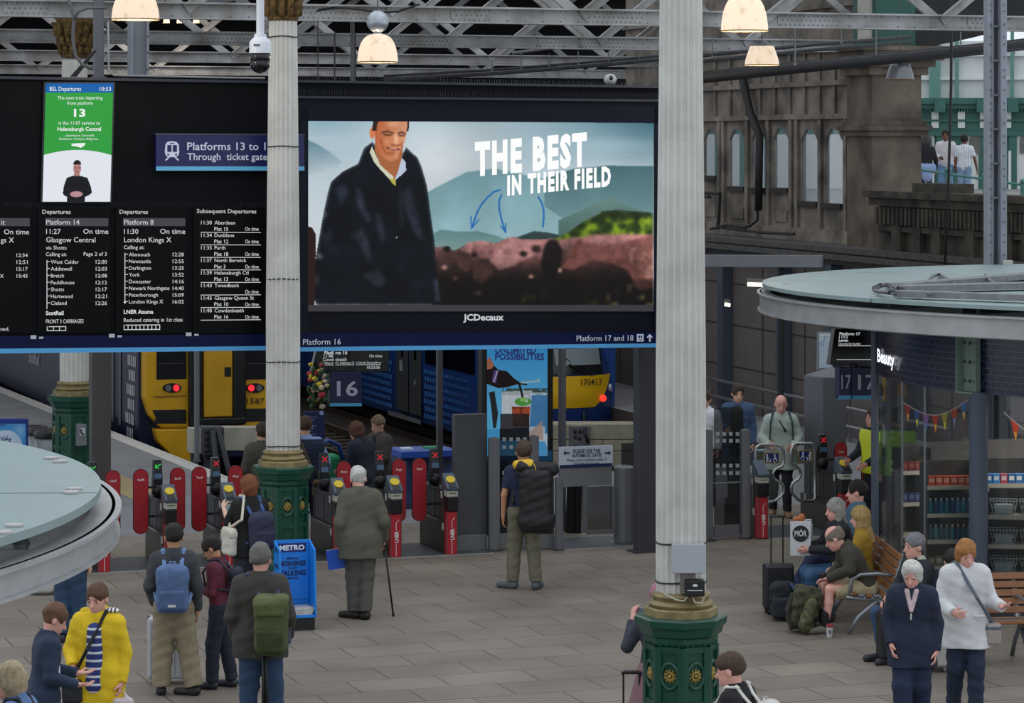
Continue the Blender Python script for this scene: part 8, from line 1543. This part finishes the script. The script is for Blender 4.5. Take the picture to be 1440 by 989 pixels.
x, y = at(1283, 1034); w = person('white-haired woman in a navy jacket walking at the lower right, eyes cast down', x, y, 168, dict(headoff=(0, .05, .02), re=(.27, .0, 1.13), rw=(.22, .14, .92), le=(-.27, -.02, 1.12), lw=(-.26, .06, .86), la=(-.08, -.10, .10), ra=(.08, .16, .085), lk=(-.09, .02, .50), rk=(.09, .13, .50), look=(-8, 26, 0)), h=1.62, skin='pink', hair='cfccc6', hairstyle='bob', top='1d253c', hem=.70, bulk=.045, flare=.01, bottom='1a2944', legw=.04, shoes='20222c', vox=.0075)
part(w, 'pink_scarf', [cap((-.045, .085, 1.455), (-.004, .150, 1.27), .030, .018, .01), cap((.045, .085, 1.455), (.004, .150, 1.27), .030, .018, .01)], mat('c9b3b6', .8, noise=.3, scale=30)); part(w, 'zip_pull', [cap((0, .19, 1.24), (0, .195, 1.19), .010, .010, .005)], mat('b9b9b4', .4))
x, y = at(1357, 1006); w = person('ginger-haired woman in a white jacket and dark jeans walking at the lower right', x, y, 186, dict(headoff=(0, .045, .02), re=(.29, .02, 1.13), rw=(.20, .25, 1.06), rhd=(-.4, .8, 0), rhn=(-1, 0, 0), rcurl=.9, le=(-.29, .0, 1.14), lw=(-.34, .26, 1.12), lhd=(-.1, 1, .1), lhn=(.2, 0, 1), lcurl=.5, la=(-.07, .14, .085), ra=(.08, -.14, .10), lk=(-.08, .12, .50), rk=(.10, .02, .48), look=(6, 22, 0)), h=1.68, skin='pink', hair='a5713c', hairstyle='bob', top='d3d3d6', hem=.69, bulk=.055, flare=.02, collar=1, bottom='1f2c42', legw=.03, shoes='cfcac4', wr=.0035)
part(w, 'pocket_flap', [rbox((.09, .20, 1.02), (.06, .012, .015), None, .0, .008)], mat('cfcfd2', .8)); part(w, 'pocket_flap', [rbox((-.09, .20, 1.02), (.06, .012, .015), None, .0, .008)], mat('cfcfd2', .8))
strap_bag(w, 'small floral handbag on a grey strap across the white jacket', 'a59a94', (-.25, .12, .83), (.085, .05, .11), -1, '5b6472', 'handbag', 'bag')
x, y = at(929, 1076); w = person('pink-haired person behind the near green pedestal holding up a phone', x, y, -8, dict(le=(-.36, .02, 1.13), lw=(-.31, .10, 1.38), lhd=(.1, .3, 1), lhn=(.6, .6, 0), re=(.2, .2, 1.2), rw=(-.05, .30, 1.38), look=(0, 0, 0)), h=1.60, skin='pink', hair='b87590', hairstyle='bob', top='3a3f4c', topname='cardigan', bulk=.03, sleeve=1, hem=.86, bottom='5a4650'); part(w, 'pink_skirt', [cap((-.08, 0, .90), (-.10, 0, .55), .15, .22, .05), cap((.08, 0, .90), (.10, 0, .55), .15, .22, .05), ('cut', (0, 0, -1), (0, 0, .55))], mat('8c6a70', .8), vox=.012)
held(w, 'mobile_phone', 'mobile phone held up by the pink-haired person', 'phone', [rbox((-.20, .16, 1.45), (.08, .006, .04), None, 0, .005)], mat('8f9aa8', .3), .005)
x, y = at(889, 1085); suitcase((x-.0, y+.1, 0), 0, .32, .22, .46, '2a2c31', 'dark suitcase of the pink-haired person, only its raised handle in view', .30)
x, y = at(1043, 1236); w = person('brown-haired person in a black top at the bottom edge wearing a white backpack', x, y, 62, dict(lean=.04, headoff=(0, .05, .02), look=(6, 14, 0)), h=1.68, skin='pink', hair='4e3a2e', hairstyle='short', top='16171b', topname='top', hem=.82, bulk=.02, bottom='22242c')
backpack(w, 'white backpack on the brown-haired person at the bottom edge', 'c9c7c2', .14, .09, .2, scol='cfccc4')
